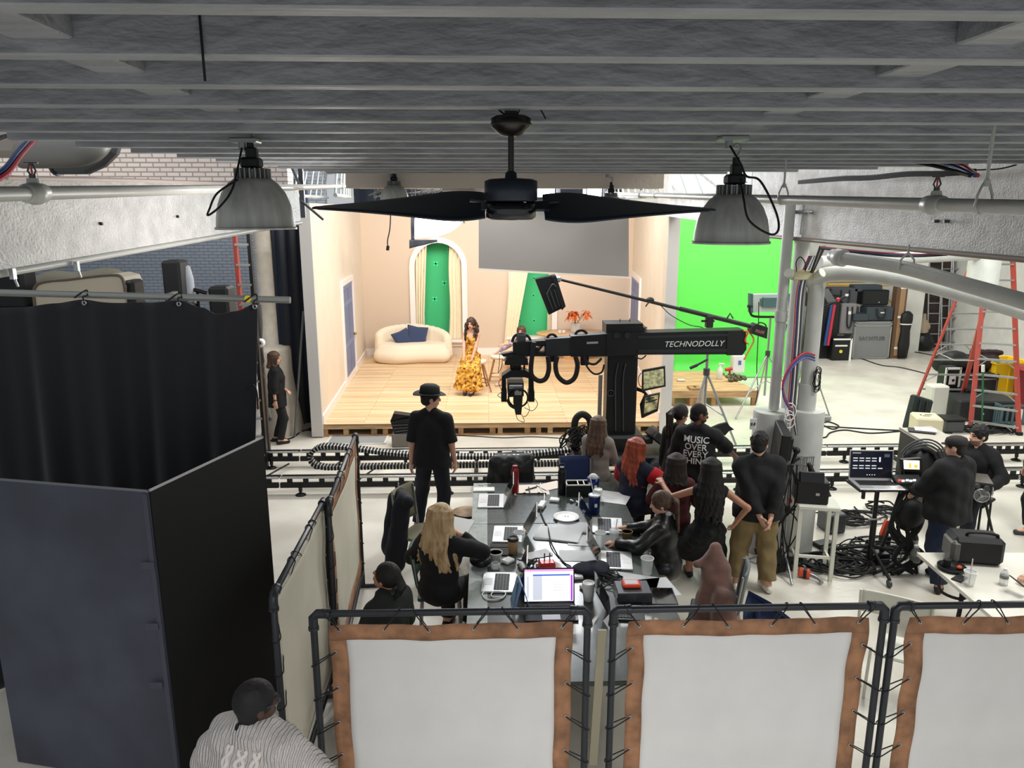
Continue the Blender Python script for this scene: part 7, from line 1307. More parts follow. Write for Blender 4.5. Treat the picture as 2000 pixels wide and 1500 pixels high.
# ---------- white folding table in the lower right corner
TZ2 = .74; w0, w1, w2 = gz(1791, 1079, TZ2), gz(1915, 1185, TZ2), gz(1990, 1062, TZ2)
dx_ = (w1-w0); dx_.z = 0; e1 = dx_.normalized(); e2 = Vector((-e1.y, e1.x, 0)); w1b = w0+e1*2.2
t = thing('folding_table', 'white folding table in the lower right corner with a black bag', 'table', (w0.x, w0.y, 0)); part(t, 'tabletop', MB().prism([w0, w1b, w1b+e2*1.5, w0+e2*1.5], Vector((0, 0, -1)), .035), mat('white plastic top', (216, 212, 200), .35), None, True)
lg = w0+e1*.52+e2*.16; part(t, 'leg', MB().tube(bez([Vector((lg.x, lg.y, .7)), Vector((lg.x+.01, lg.y, .4)), Vector((lg.x-.03, lg.y-.0, .05)), Vector((lg.x-.05, lg.y, .0))], 5), .02), m_black, None, True); lg2 = lg+e2*1.0; part(t, 'leg', MB().cyl((lg2.x, lg2.y, .7), (lg2.x, lg2.y, 0), .02), m_black, None, True); part(t, 'leg_brace', MB().tube(bez([Vector((lg.x-.16, lg.y+.1, .7)), Vector((lg.x-.13, lg.y+.1, .55)), Vector((lg.x, lg.y, .52)), Vector((lg.x+.15, lg.y+.05, .55))], 5), .014), m_black, None, True)
lg3 = w0+e1*1.9+e2*.2; part(t, 'leg', MB().cyl((lg3.x, lg3.y, .7), (lg3.x, lg3.y, 0), .02), m_black, None, True)
p = gz(1902, 1098, TZ2); t = thing('black_bag', 'boxy black bag with a loop handle on the white folding table', 'bag', (p.x, p.y, TZ2), -12); part(t, 'body', MB().box((0, .05, .14), (.46, .28, .27), bev=.04), mat('black nylon', (16, 16, 18), .6)); part(t, 'clear_end', MB().box((-.2, .03, .13), (.1, .26, .22), bev=.03), mat('grey mesh pocket', (96, 94, 90), .4)); part(t, 'handle', MB().tube(bez([(-.1, .0, .27), (-.08, -.02, .31), (.05, -.03, .32), (.16, -.02, .3), (.17, .0, .27)], 6), .014), m_black)
p = gz(1858, 1112, TZ2); t = tag(MB().lathe([(.001, .004), (.12, .004), (.125, .035), (.115, .035), (.11, .012), (.001, .012)], (p.x, p.y, TZ2+.002), 30).build('round_tray', m_black2), 'round black tray with a red piece on the white folding table', 'tray'); part(t, 'black_cup', MB().cyl((p.x-.03, p.y+.03, TZ2+.012), (p.x-.03, p.y+.03, TZ2+.09), .035, n=16), m_black, None, True); part(t, 'red_piece', MB().box((p.x+.06, p.y-.02, TZ2+.03), (.05, .04, .03), rot=(0, 0, 30), bev=.01), mat('orange red', (214, 84, 50), .5), None, True)
p = gz(1874, 1131, TZ2); o = tag(MB().box((p.x, p.y, TZ2+.008), (.15, .09, .010), rot=(0, 0, 35), bev=.003).build('phone', m_black), 'black phone lying on the white folding table', 'phone')
p = gz(1892, 1143, TZ2); o = tag(MB().lathe([(.001, .002), (.04, .002), (.052, .13)], (p.x, p.y, TZ2+.002), 22).build('cup', m_pla), 'clear cup with a straw and ice on the white folding table', 'cup'); part(o, 'straw', MB().cyl((p.x, p.y, TZ2+.02), (p.x+.03, p.y+.04, TZ2+.24), .005, n=8), mat('pink straw', (226, 200, 196), .5), None, True); part(o, 'rim', MB().lathe([(.05, .128), (.056, .128), (.056, .136), (.05, .136), (.05, .128)], (p.x, p.y, TZ2+.002), 22), m_wht, None, True)
fbottle(1959, 1142, TZ2, .036, .16, 'small clear water bottle on the white folding table')
# white folding chair behind the gap of the screens
p = gz(1748, 1262, .45); t = thing('folding_chair', 'white plastic folding chair behind the gap between the right screens', 'chair', (p.x+.0, p.y+.05, 0), 0); q = lambda px, py, z: gz(px, py, z)-Vector((p.x, p.y+.05, 0)); 
part(t, 'backrest', MB().grid(lambda u, v: Vector((-.22+.46*u, .18-.3*u+.02*math.sin(u*3), .66+.2*v-.0*u)), 10, 5, .02), m_wst); part(t, 'seat', MB().box((.05, -.1, .44), (.42, .4, .03), rot=(0, 0, -32), bev=.012), m_wst)
for (x, y) in ((-.22, .18), (.24, -.12)): part(t, 'frame_leg', MB().tube([(x, y, .86), (x, y-.02, .44), (x+.02, y-.12, 0)], .013), m_wst)
for (x, y) in ((-.25, -.1), (.1, -.36)): part(t, 'front_leg', MB().tube([(x+.05, y+.06, .44), (x, y, 0)], .013), m_wst)
# tan jacket over a chair, navy cloth
chair(1392, 1200, 70, 'chair buried under the tan suede jacket beside the table', m_gs, m_steel, back=.5)
p = gz(1395, 1120, .8); tag(blob('suede_jacket', [('cap', (p.x, p.y, 1.05), (p.x-.02, p.y-.1, .8), .05, .12), ('cap', (p.x, p.y-.08, .85), (p.x+.05, p.y-.3, .25), .12, .19), ('cap', (p.x-.02, p.y-.02, .92), (p.x-.15, p.y-.22, .45), .09, .1), ('cap', (p.x-.06, p.y-.02, .96), (p.x-.18, p.y-.05, .92), .05, .03), ('cap', (p.x, p.y-.3, .7), (p.x+.05, p.y-.45, .2), .1, .17)], mat('tan suede', (122, 88, 78), .85, noise=.2, nscale=8, sheen=.3), None, .013, .05, .012), 'tan suede jacket draped over a chair, behind the middle front screen', 'jacket')
p = gz(1480, 1185, .4); tag(MB().prism([gz(1452, 1190, .3), gz(1462, 1153, .5), gz(1505, 1176, .45), gz(1560, 1220, .25), gz(1450, 1230, .2)], Vector((0, 0, -1)), .04).cyl(gz(1480, 1185, .4), gz(1480, 1185, .4)*1-Vector((0, 0, gz(1480, 1185, .4).z)), .03).build('navy_seat', mat('navy seat', (26, 44, 84), .7)), 'corner of a navy folded seat behind the middle front screen', 'seat')
# ---------- the far right: tall red ladder, cases, bins
m_fib = mat('red fibreglass', (180, 76, 64), .45); m_rung = mat('ladder rung', (176, 178, 174), .35, .6)
def rails(px_t, px_b, ytop, Yt, zb_pts, n_, lab, name='step_ladder', m=m_fib): pass
ap0, ap1 = gy(1916, 488, 14.2), gy(1968, 488, 14.2)
fA0, fA1 = gz(1782, 800), gz(1872, 802); fB0, fB1 = gz(1895, 836), gz(1990, 850)
t = thing('step_ladder', 'tall red fibreglass step ladder standing open at the far right', 'ladder', ((fA0.x+fB1.x)/2, 14.2, 0))
def side(a_top, b_top, a_bot, b_bot, n_, nm, wdt):
    for (p, q) in ((a_top, a_bot), (b_top, b_bot)):
        d = (q-p).normalized(); part(t, 'rail', MB().box((p+q)/2, (.085, .035, (q-p).length), rot=(-d).to_track_quat('Z', 'Y').to_matrix()), m_fib, None, True); part(t, 'rubber_foot', MB().box(q+Vector((0, 0, .03)), (.1, .07, .06)), m_rub, None, True)
    for k in range(n_):
        u = (k+.9)/(n_+.35); p, q = a_top.lerp(a_bot, u), b_top.lerp(b_bot, u); d = q-p; part(t, 'rung', MB().box((p+q)/2, (d.length, wdt, .032), rot=d.to_track_quat('X', 'Z').to_matrix()), m_rung, None, True)
        if k in (n_-1, n_-3, n_-5): part(t, 'rung_brace', MB().tube([p.lerp(q, .28), a_top.lerp(a_bot, u+.05)], .009, 6).tube([p.lerp(q, .72), b_top.lerp(b_bot, u+.05)], .009, 6), m_rung, None, True)
side(ap0+Vector((-.06, .05, 0)), ap1+Vector((-.14, .05, 0)), fA0, fA1, 10, 'back', .03); side(ap0+Vector((.1, -.05, 0)), ap1+Vector((.06, -.05, 0)), fB0, fB1, 11, 'front', .075)
part(t, 'top_cap', MB().box((ap0+ap1)/2+Vector((0, 0, .02)), (.62, .3, .06), bev=.02), m_fib, None, True)
for (a, b_, c, d) in ((ap0, fA0, ap0, fB0), (ap1, fA1, ap1, fB1)): part(t, 'spreader_bar', MB().tube([a.lerp(b_, .62), a.lerp(b_, .62).lerp(c.lerp(d, .62), .5)+Vector((0, 0, -.08)), c.lerp(d, .62)], .011, 6), m_rung, None, True)
def case(px, py, Y, w, d, h_, m, lab, z=0, rz=0, name='equipment_case', trim=None, handle=False, mark=None, cat='case', rx=0, ry=0):
    p = gy(px, py, Y); t = thing(name, lab, cat, (p.x, Y+d/2, z), rz); B = MB(); Rm = rotm(rx, ry, 0); part(t, 'body', B.box(Rm @ Vector((0, 0, h_/2)), (w, d, h_), rot=Rm, bev=min(.03, h_*.2)), m)
    if trim:
        b = MB()
        for z_ in (.03, h_*.5 if trim == 2 else h_-.12, h_-.03): b.box((0, -d/2-.003, z_), (w*1.005, .02, .03))
        for x_ in (-w/2+.02, w/2-.02): b.box((x_, -d/2-.003, h_/2), (.035, .02, h_))
        part(t, 'edge_trim', b, m_steel)
    if handle: part(t, 'handle', MB().tube(bez([Rm @ Vector((-w*.16, -d/2-.02, h_*.9)), Rm @ Vector((-w*.13, -d/2-.05, h_*.35)), Rm @ Vector((0, -d/2-.06, h_*.22)), Rm @ Vector((w*.13, -d/2-.05, h_*.35)), Rm @ Vector((w*.16, -d/2-.02, h_*.9))], 5), .02), m_black)
    if mark: part(t, 'white_mark', MB().box(Rm @ Vector((mark[0]*w, -d/2-.008, mark[1]*h_)), (mark[2]*w, .012, mark[3]*h_), rot=Rm), m_wht)
    return t
def zof(px, py, Y): return max(gy(px, py, Y).z, 0)
CYY = 20.3
m_gc = mat('grey flight case', (128, 130, 132), .4, .4); m_dg = mat('dark grey bag', (66, 68, 72), .7); m_tl = mat('slate case', (52, 60, 66), .6)
h_ = zof(1700, 628, CYY); o = case(1701, 680, CYY, 1.05, .6, h_, m_gc, 'big grey metal flight case with raised lettering, bottom of the pile', 0, 0, 'flight_case', 1); M = frame((o.location.x, CYY-.012, h_*.55), (1, 0, 0), (0, 0, 1)); part(o, 'lettering', text_mb('SACHTLER', .15, M, .02, spacing=1.05), mat('letter metal', (112, 114, 116), .4, .5), None, True)
o = case(1644, 680, CYY-.2, .50, .45, .62, m_black, 'black case with white edges and a round yellow badge, beside the metal case', 0, 0, 'flight_case'); part(o, 'edge_trim', MB().box((.25, -.23, .31), (.05, .03, .62)).box((0, -.23, .60), (.5, .03, .04)), m_wht); part(o, 'round_badge', MB().cyl((-.02, -.225, .26), (-.02, -.24, .26), .045, n=18), mat('yellow sticker', (226, 204, 40), .5)); part(o, 'white_mark', MB().box((-.02, -.23, .42), (.34, .01, .04)), m_wht)
case(1657, 628, CYY+.1, .42, .4, zof(1657, 604, CYY)-zof(1657, 650, CYY)+.2, mat('grey bag', (118, 116, 118), .7), 'grey soft bag behind the black case with white edges', zof(1657, 640, CYY)-.2, 0, 'equipment_bag', None, True, (0, .7, .3, .1), 'bag')
case(1655, 605, CYY+.25, .7, .45, .22, m_tl, 'slate case lying in the middle of the pile, under the grey bag', zof(1655, 617, CYY), 0)
case(1648, 596, CYY+.3, .75, .45, .55, m_dg, 'big grey bag with a white tag and black handles, top left of the pile', zof(1648, 604, CYY)+.0, 0, 'equipment_bag', None, True, (.1, .65, .18, .12), 'bag')
case(1710, 594, CYY+.2, .74, .4, .42, m_black2, 'black case on the top right of the pile', zof(1710, 598, CYY), 0, 'equipment_case', None, False, (.12, .2, .04, .04))
case(1696, 568, CYY+.3, .8, .35, .2, m_tl, 'slate tray on the very top of the pile', zof(1696, 573, CYY), 0)
case(1718, 626, CYY+.05, .75, .45, .38, m_tl, 'slate padded bag on the grey metal case, right', h_+.01, 0, 'equipment_bag', None, True, (.1, .6, .2, .08), 'bag')
case(1682, 627, CYY-.02, .42, .4, .2, m_tl, 'small slate case on the grey metal case, left', h_+.01, 0)
case(1607, 690, CYY+.1, .75, .5, zof(1605, 578, CYY), m_black, 'tall black case at the left of the pile, by the fat white pipe', 0, 0)
for k, (px, m_) in enumerate(((1614, m_blue), (1620, m_red))): tag(MB().cyl(gy(px, 640, CYY-.1)+Vector((0, 0, -.5)), gy(px+10, 595, CYY+.1), .045, n=10).build('pole_bag', m_), ('blue', 'red')[k]+' long tube leaning against the tall black case', 'tube')
t = thing('tall_box', 'tall narrow brown carton standing right of the case pile', 'box', (gy(1753, 680, CYY).x, CYY+.2, 0)); zt_ = zof(1753, 552, CYY); part(t, 'carton', MB().box((0, 0, zt_/2), (.3, .25, zt_), bev=.01), mat('brown carton', (96, 72, 52), .7)); part(t, 'light_face', MB().box((.02, -.128, zt_*.5), (.14, .006, zt_*.92)), mat('tan carton', (150, 120, 88), .7)); 
for z_ in (.14, .55, .93): part(t, 'tape_band', MB().box((.02, -.133, zt_*z_), (.16, .006, .06)), m_wht)
t = thing('guitar_bag', 'black padded bag standing beside the tall narrow carton', 'bag', (gy(1768, 680, CYY-.1).x, CYY, 0)); part(t, 'body', MB().lathe([(.001, .02), (.13, .03), (.16, .4), (.13, .8), (.17, 1.1), (.16, 1.25), (.08, 1.33), (.001, 1.35)], n=20, sy=.6), mat('black nylon', (16, 16, 18), .6)); part(t, 'white_stripe', MB().lathe([(.165, .97), (.172, 1.0)], n=20, sy=.61), m_wht)
m_ysc = mat('yellow steel', (214, 164, 44), .45); t = thing('scaffold_frame', 'yellow scaffold frame standing behind the case pile', 'scaffold', (gy(1672, 690, 21.3).x, 21.3, 0)); x0, x1 = gy(1612, 600, 21.3).x, gy(1743, 600, 21.3).x; zs = zof(1670, 549, 21.3)
part(t, 'top_beam', MB().tube([(x0, 21.3, zs), (x1, 21.3, zs)], .05).tube([(x0, 21.3, zs-.12), (x1, 21.3, zs-.12)], .025), m_ysc, None, True)
for x in (x0, x1): part(t, 'upright', MB().cyl((x, 21.3, 0), (x, 21.3, zs+.1), .03), m_ysc, None, True)
for (a, b_) in ((x0, x0+.55), (x1, x1-.55), ((x0+x1)/2+.1, (x0+x1)/2-.3)): part(t, 'diagonal', MB().tube([(a, 21.3, zs-.65 if a != (x0+x1)/2+.1 else zs-.1), (b_, 21.3, zs-.12 if a != (x0+x1)/2+.1 else zs-.4)], .022), m_ysc, None, True)
px0 = gy(1785, 600, 21.2); tag(MB().box((px0.x, 21.4, 1.6), (.62, .3, 3.2)).build('white_board', m_white), 'white partition board standing left of the stored ladders', 'board')
# storage recess with aluminium ladders; a brown board stands in for its shade
rx0, rx1 = gy(1798, 600, 21.9).x, gy(1868, 600, 21.9).x; tag(MB().box(((rx0+rx1)/2, 22.12, 1.75), (rx1-rx0+.2, .12, 3.5)).build('recess_shade', mat('recess shade board', (70, 58, 54), .7)), 'recess shade board behind the stored aluminium ladders', 'panel')
for k, (xa, w_, zt_, lab) in enumerate(((rx0+.3, .42, 2.75, 'leftmost of the aluminium ladders leaning in the dark recess'), (rx0+.62, .36, 3.3, 'middle one of the aluminium ladders leaning in the dark recess'), (rx0+.95, .45, 3.3, 'rightmost of the aluminium ladders leaning in the dark recess'))):
    t = thing('aluminium_ladder', lab, 'ladder', (xa, 21.6, 0)); 
    for s_ in (-1, 1): part(t, 'rail', MB().tube([(xa+s_*w_/2, 21.45+.05*k, 0), (xa+s_*w_/2*.9, 21.95, zt_)], .025), m_steel, None, True)
    for j in range(9): f = (j+.7)/9.3; part(t, 'rung', MB().box((xa, 21.45+.05*k+(.5-.05*k)*f, zt_*f), (w_*.95, .06, .025)), m_steel, None, True)
p = gz(1798, 684); tag(blob('black_sack', [('ell', (p.x, p.y-.1, .28), (.26, .2, .28)), ('ell', (p.x+.1, p.y-.1, .2), (.22, .2, .2))], m_black2, None, .02, .06, .01), 'black sack with a pale stripe before the stored ladders', 'bag'); tag(blob('beige_sack', [('ell', (p.x-.02, p.y-.0, .72), (.2, .16, .2)), ('cap', (p.x-.02, p.y, .5), (p.x-.02, p.y, 1.05), .16, .05)], mat('beige sack', (170, 152, 132), .8), None, .02, .04, .01), 'beige sack slumped on the black sack before the stored ladders', 'bag')
# gear around the ladder feet
LYY = 14.6
m_yb = mat('yellow bin', (226, 184, 30), .5); zb_ = zof(1965, 706, 15.8)
t = thing('yellow_bin', 'big yellow plastic bin behind the right leg of the red ladder', 'bin', (gy(1972, 740, 15.6).x, 15.9, 0)); part(t, 'bin', MB().lathe([(.001, .03), (.5, .03), (.58, zb_), (.62, zb_), (.62, zb_+.03), (.55, zb_+.02), (.48, .06), (.001, .06)], n=4, rot=(0, 0, 45), smooth=False), m_yb); part(t, 'ribs', MB().box((-.1, -.40, zb_*.5), (.02, .03, zb_*.8)).box((.15, -.40, zb_*.5), (.02, .03, zb_*.8)), m_yb)
p = gz(2000, 800); tag(MB().lathe([(.001, 0), (.3, 0), (.36, .8), (.38, .8), (.38, .84), (.001, .86)], (p.x+.25, p.y+.2, 0), 24).build('red_bin', mat('dark red bin', (140, 34, 44), .45)), 'dark red bin at the right edge beside the yellow bin', 'bin')
case(1905, 760, 15.5, .95, .6, zof(1900, 730, 15.5), mat('black road case', (30, 32, 32), .5), 'black road case with metal edges behind the red ladder', 0, 0, 'flight_case', 1)
p = zof(1900, 731, 15.5); tag(blob('duffel_bag', [('cap', (gy(1850, 715, 15.6).x, 15.8, p+.2), (gy(1900, 715, 15.6).x, 15.8, p+.2), .2, .18), ('ell', (gy(1875, 700, 15.6).x, 15.8, p+.36), (.2, .12, .1))], mat('black nylon', (16, 16, 18), .6), None, .02, .05, .012), 'black duffel bag on the road case, left of the ladder rails', 'bag')
o = tag(blob('duffel_bag', [('cap', (gy(1915, 718, 15.6).x, 15.85, p+.2), (gy(1946, 718, 15.6).x, 15.85, p+.2), .2, .2), ('cap', (gy(1912, 696, 15.6).x, 15.8, p+.44), (gy(1966, 700, 15.6).x, 15.8, p+.42), .07, .05)], mat('dark maroon nylon', (40, 24, 30), .7), None, .02, .05, .012), 'maroon and black duffel bag on the road case, right of the ladder rails', 'bag')
t = case(1853, 790, 14.9, .30, .3, zof(1853, 718, 14.9), m_black2, 'upright black case with a white frame and a white emblem', 0, 0, 'flight_case'); hh = zof(1853, 718, 14.9); part(t, 'white_frame', MB().box((-.15, -.16, hh/2), (.03, .03, hh)).box((.15, -.16, hh/2), (.03, .03, hh)).box((0, -.16, hh-.02), (.3, .03, .04)), m_wht); part(t, 'emblem', MB().box((0, -.158, hh*.7), (.14, .012, .18), bev=.004).box((.0, -.166, hh*.7), (.07, .012, .1)), m_wht); part(t, 'emblem_core', MB().cyl((.01, -.17, hh*.7), (.01, -.176, hh*.7), .03, n=12), m_black)
case(1935, 825, 13.9, 1.15, .75, .42, mat('charcoal case', (36, 40, 42), .5), 'large flat charcoal case on the floor below the red ladder', 0, -8, 'flight_case', None, False, (-.1, .4, .02, .08))
case(1907, 790, 14.6, .5, .5, .5, m_black2, 'black box standing between the feet of the red ladder', 0, 0)
t = thing('plastic_crate', 'teal plastic crate at the right edge under the red ladder', 'crate', (gy(1990, 820, 13.6).x, 13.9, 0)); b = MB()
for k in range(6): b.box((-.28+.11*k, -.2, .2), (.045, .02, .34)); b.box((-.30, -.16+.07*k, .2), (.02, .035, .34))
b.box((0, 0, .02), (.62, .42, .03)).box((0, -.2, .38), (.64, .03, .04)).box((-.3, 0, .38), (.03, .42, .04)).box((0, .2, .2), (.62, .02, .36)); part(t, 'slatted_sides', b, mat('teal plastic', (84, 110, 116), .5))
p = gz(1918, 838); t = tag(MB().cyl((p.x, p.y, 0), gy(1920, 722, p.y+.1), .016).build('broomstick', mat('green handle', (40, 104, 62), .4)), 'green broomstick leaning before the red ladder', 'broom'); part(t, 'white_grip', MB().cyl(gy(1920, 726, p.y+.1), gy(1920, 713, p.y+.1), .03), m_wht, None, True); part(t, 'broom_head', MB().box((p.x, p.y, .03), (.3, .08, .06), bev=.01), m_black, None, True)
case(1790, 822, 13.3, .46, .12, .66, mat('dark green black', (34, 44, 42), .6), 'flat black padded bag leaning over, with a small white mark', 0, 6, 'padded_bag', None, True, (-.1, .35, .14, .06), 'bag', -12, 18)
case(1822, 840, 12.5, .44, .46, .48, mat('cream crate', (214, 206, 176), .5), 'cream plywood box standing behind the dark equipment desk', 0, -14, 'wooden_box', None, False, None, 'box'); o = bpy.data.objects['wooden_box']; part(o, 'hand_slots', MB().box((-.02, -.05, .4845), (.12, .02, .004)).box((.04, .05, .4845), (.12, .02, .004)).box((-.1, .0, .4845), (.02, .06, .004)), m_black)
case(1836, 790, 14.2, .34, .3, .66, mat('white bin', (206, 206, 196), .5), 'white upright box between the padded bag and the ladder', 0, 0, 'white_box', None, False, None, 'box')
case(1868, 830, 13.2, .36, .34, .24, m_dsteel, 'grey metal box on the floor left of the ladder foot', 0, 0, 'metal_box', None, False, None, 'box'); o = bpy.data.objects['metal_box']; part(o, 'lid', MB().box((0, 0, .25), (.42, .4, .03), bev=.008), m_black2)
heap(1930, 842, .55, 13, 'black cables lying under the red ladder, behind the seated operator', .5, .1, 21, .014); heap(1880, 815, .3, 8, 'black cables lying beside the grey metal box', .6, .06, 22, .012)
# ---------- behind the curtain on the left
JY = 9.2
t = thing('camper_panel', 'cream curved panel with a dark rim above the curtain rail', 'panel', gy(150, 560, JY)); part(t, 'panel', MB().prism([gy(a, b_, JY) for a, b_ in ((70, 560), (75, 552), (215, 537), (236, 542), (244, 560), (246, 660), (68, 660))], Vector((0, 1, 0)), .5), mat('cream shell', (176, 168, 150), .5), None, True); part(t, 'rim', MB().tube(bez([gy(a, b_, JY-.01) for a, b_ in ((68, 600), (72, 556), (140, 545), (215, 537), (238, 543), (245, 570))], 6), .018, 6), mat('brown rim', (92, 80, 70), .5), None, True); part(t, 'support_leg', MB().box((gy(150, 560, JY).x, JY+.25, 1.1), (.9, .4, 2.2)), m_dg, None, True)
t = thing('tarp', 'grey green tarp thrown over gear at the upper left', 'tarp', gy(150, 540, JY+.6)); part(t, 'cloth', MB().grid(lambda u, v: gy(60+185*u, 548-22*math.sin(u*2.6)-6*math.sin(u*9)+90*v, JY+.6+.4*(1-v)), 16, 6, .02), mat('tarp', (112, 108, 92), .8), None, True); part(t, 'prop', MB().box((gy(150, 540, JY+.6).x, JY+1.1, 1.2), (1.0, .3, 2.4)), m_dg, None, True)
for k, (px, py, w_, h__, m_, lab) in enumerate(((20, 560, .5, .5, m_black2, 'dark stacked gear at the far left edge above the rail'), (253, 578, .26, .4, m_black, 'black box beside the cream panel above the rail'), (345, 552, .22, .55, m_black, 'black upright roll case against the blue grey wall'), (435, 590, .24, .4, m_black, 'black lamp head on a stand before the blue grey wall'))):
    p = gy(px, py, JY+.2); t = thing('stored_gear', lab, 'equipment', (p.x, JY+.2, 0)); part(t, 'body', MB().box((0, 0, p.z), (w_, .3, h__), bev=.03).box((0.02, 0, p.z-h__*.6), (w_*1.5, .35, h__*.3), bev=.03), m_); part(t, 'stand', MB().cyl((0, 0, 0), (0, 0, p.z-h__/2), .04), m_black2)
p = gy(363, 560, JY+.3); t = thing('paper_roll', 'white roll standing beside the black roll case', 'roll', (p.x, JY+.3, 0)); part(t, 'roll', MB().lathe([(.001, 0), (.1, 0), (.1, p.z+.1), (.07, p.z+.25), (.001, p.z+.28)], n=18), mat('dull white', (168, 172, 180), .6))
p = gy(385, 565, JY+.3); tag(MB().cyl((p.x, JY+.3, 0), (p.x, JY+.3, p.z), .018).tube([(p.x-.06, JY+.3, p.z), (p.x+.12, JY+.3, p.z-.05)], .025).build('clamp_stand', m_black2), 'thin clamp stand right of the white roll', 'stand')
a0, a1, b0, b1 = gy(478, 458, 11.6), gy(489, 458, 11.6), gz(470, 830), gz(492, 830); t = thing('step_ladder', 'red ladder standing behind the right end of the black curtain', 'ladder', (b0.x, 11.6, 0)); yb_ = 11.6
x0, x1 = gy(470, 600, yb_).x, gy(497, 600, yb_).x; zt_ = gy(480, 440, yb_).z
part(t, 'rail', MB().box((x0, yb_, zt_/2), (.05, .09, zt_)), m_fib, None, True); part(t, 'rail', MB().box((x1, yb_, zt_/2), (.05, .09, zt_)), m_black2, 'black ladder rail', True)
for j in range(13): part(t, 'rung', MB().box(((x0+x1)/2, yb_-.02, .25+j*.3), (x1-x0, .08, .03)), m_rung, None, True)
p = gy(508, 670, 11.9); o = tag(MB().lathe([(.03, -.05), (.07, -.05), (.07, .05), (.03, .05), (.03, -.05)], p, 18, (90, 0, 0)).build('tape_roll', m_wht), 'white tape roll hanging beside the red ladder', 'tape'); part(o, 'hook_board', MB().box((p.x-.03, 12.05, p.z/2+.35), (.04, .06, p.z+.7)), mat('brown board', (70, 60, 54), .7), None, True); part(o, 'hung_tools', MB().tube([(p.x-.02, 11.95, p.z+.6), (p.x-.02, 11.95, p.z+.3), (p.x, 11.95, p.z-.1), (p.x+.03, 11.93, p.z-.3), (p.x-.03, 11.93, p.z-.45), (p.x+.02, 11.93, p.z-.6)], [.07, .07, .012, .012, .012, .012]), m_dsteel, None, True)
p = gy(602, 700, 13.6)
for k, (px, lab) in enumerate(((8, 'left'), (135, 'right'))):
    c = gpl(px, 520 if k else 535, A0, A1)+Vector((.04, 0, 0)); tag(MB().box(c, (.02, .025, .05)).tube([c, c+Vector((.01, 0, -.04)), c+Vector((.01, .01, -.06))], .006).build('hook_clamp', m_steel), '%s of two metal hook clamps under the left beam' % lab, 'clamp')
# ---------- people
def cl(nm, c, **k): return mat(nm, c, **{**dict(rough=.85, bump=.12, bscale=70), **k})
c_blk = cl('black cotton', (14, 14, 16)); c_blk2 = cl('washed black', (24, 25, 28)); c_den = cl('indigo denim', (32, 44, 70), noise=.2, nscale=9); c_navy = cl('navy trousers', (20, 23, 34)); c_kha = cl('khaki twill', (134, 114, 76), noise=.15, nscale=8)
c_flo = mat('yellow floral print', (204, 148, 34), .75, noise=1, nscale=16, c2=(104, 50, 26), bump=.3, bscale=40); N = c_flo.node_tree.nodes; r = [n for n in N if n.type == 'VALTORGB'][0]; e = r.color_ramp.elements.new(.47); e.color = (*lin((204, 142, 32)), 1); e = r.color_ramp.elements.new(.56); e.color = (*lin((232, 190, 96)), 1)
def stand(px, py, zh, feet=None): p = gz(px, py, zh); return (p.x, p.y, 0)
# the actress on her stool
AY = gz(925, 770, SZ); ax, ay = gy(921, 700, AY.y+.35).x, AY.y+.35
stl = thing('stool', 'pale wooden stool with long splayed legs under the person in the yellow dress', 'stool', (ax+.12, ay+.12, SZ)); m_wd = mat('brown oak legs', (156, 106, 68), .5); part(stl, 'seat', MB().lathe([(.001, .58), (.19, .58), (.2, .62), (.19, .66), (.001, .66)], n=28), mat('cream seat', (226, 212, 192), .7))
for (x, y) in ((-.26, -.24), (.30, -.30), (.2, .24), (-.22, .22)): part(stl, 'leg', MB().cyl((x, y, 0), (x*.45, y*.45, .58), .014, .02, 10), m_wd)
part(stl, 'foot_ring', MB().tube([(.24, -.24, .2), (.17, .2, .2), (-.18, .18, .2), (-.21, -.19, .2)], .012, 8, True, True), m_wd)
A = person('person in a long yellow floral dress seated on a stool on the set', (ax, ay, SZ), 172, 1.74, 'f', .92, 'fair', seat=.66, head=(-8, -3), L=(-.05, .36, .70), Rr=(.10, .40, .72), legs=[(-.07, .44, .0, 8), (.09, .40, 0, -6)], hair=('curly', (84, 62, 48), .36, 3, 1.06), top=(c_flo, 0, .006, '', 'bodice'), bottom=('skirt', c_flo, .045, .13), shoes=(22, 22, 24), curl=(.3, .3), neckline=1, vox=.0075)
s = A['s']; at = A['at']; part(A['root'], 'strap', MB().tube(bez([T3(at(.11, .095, .30)), T3(at(.12, .10, .42)), T3(at(.10, .04, .51)), T3(at(.10, -.07, .45)), T3(at(.09, -.11, .3))], 6), .016*s, 8).tube(bez([T3(at(-.11, .095, .30)), T3(at(-.12, .10, .42)), T3(at(-.10, .04, .51)), T3(at(-.10, -.07, .45)), T3(at(-.09, -.11, .3))], 6), .012*s, 8), c_blk)
# second performer behind the crane head
qx = gz(968, 742, SZ); st2 = copy_tree(stl); st2.location = (gy(962, 700, ay+.5).x+.15, ay+.65, SZ); st2['label'] = 'pale wooden stool behind the crane head, under the person in the patterned blouse'
B_ = person('person in a patterned blouse mostly hidden behind the crane head', (st2.location.x+.52, st2.location.y+.05, SZ), 150, 1.7, 'f', 1, 'fair', seat=.40, lean=4, head=(10, 0), L=(.42, .40, .92), Rr=(.60, .34, .66), legs=[(-.12, .5, .0, 8), (.3, .52, .0, 20)], hair=('bob', (96, 66, 46), .32), top=(mat('patterned blouse', (206, 190, 200), .7, noise=1, nscale=22, c2=(110, 90, 130)), 1.6, .02), bottom=('pants', cl('tan trousers', (206, 172, 140)), .02, .8), shoes=(200, 180, 160))
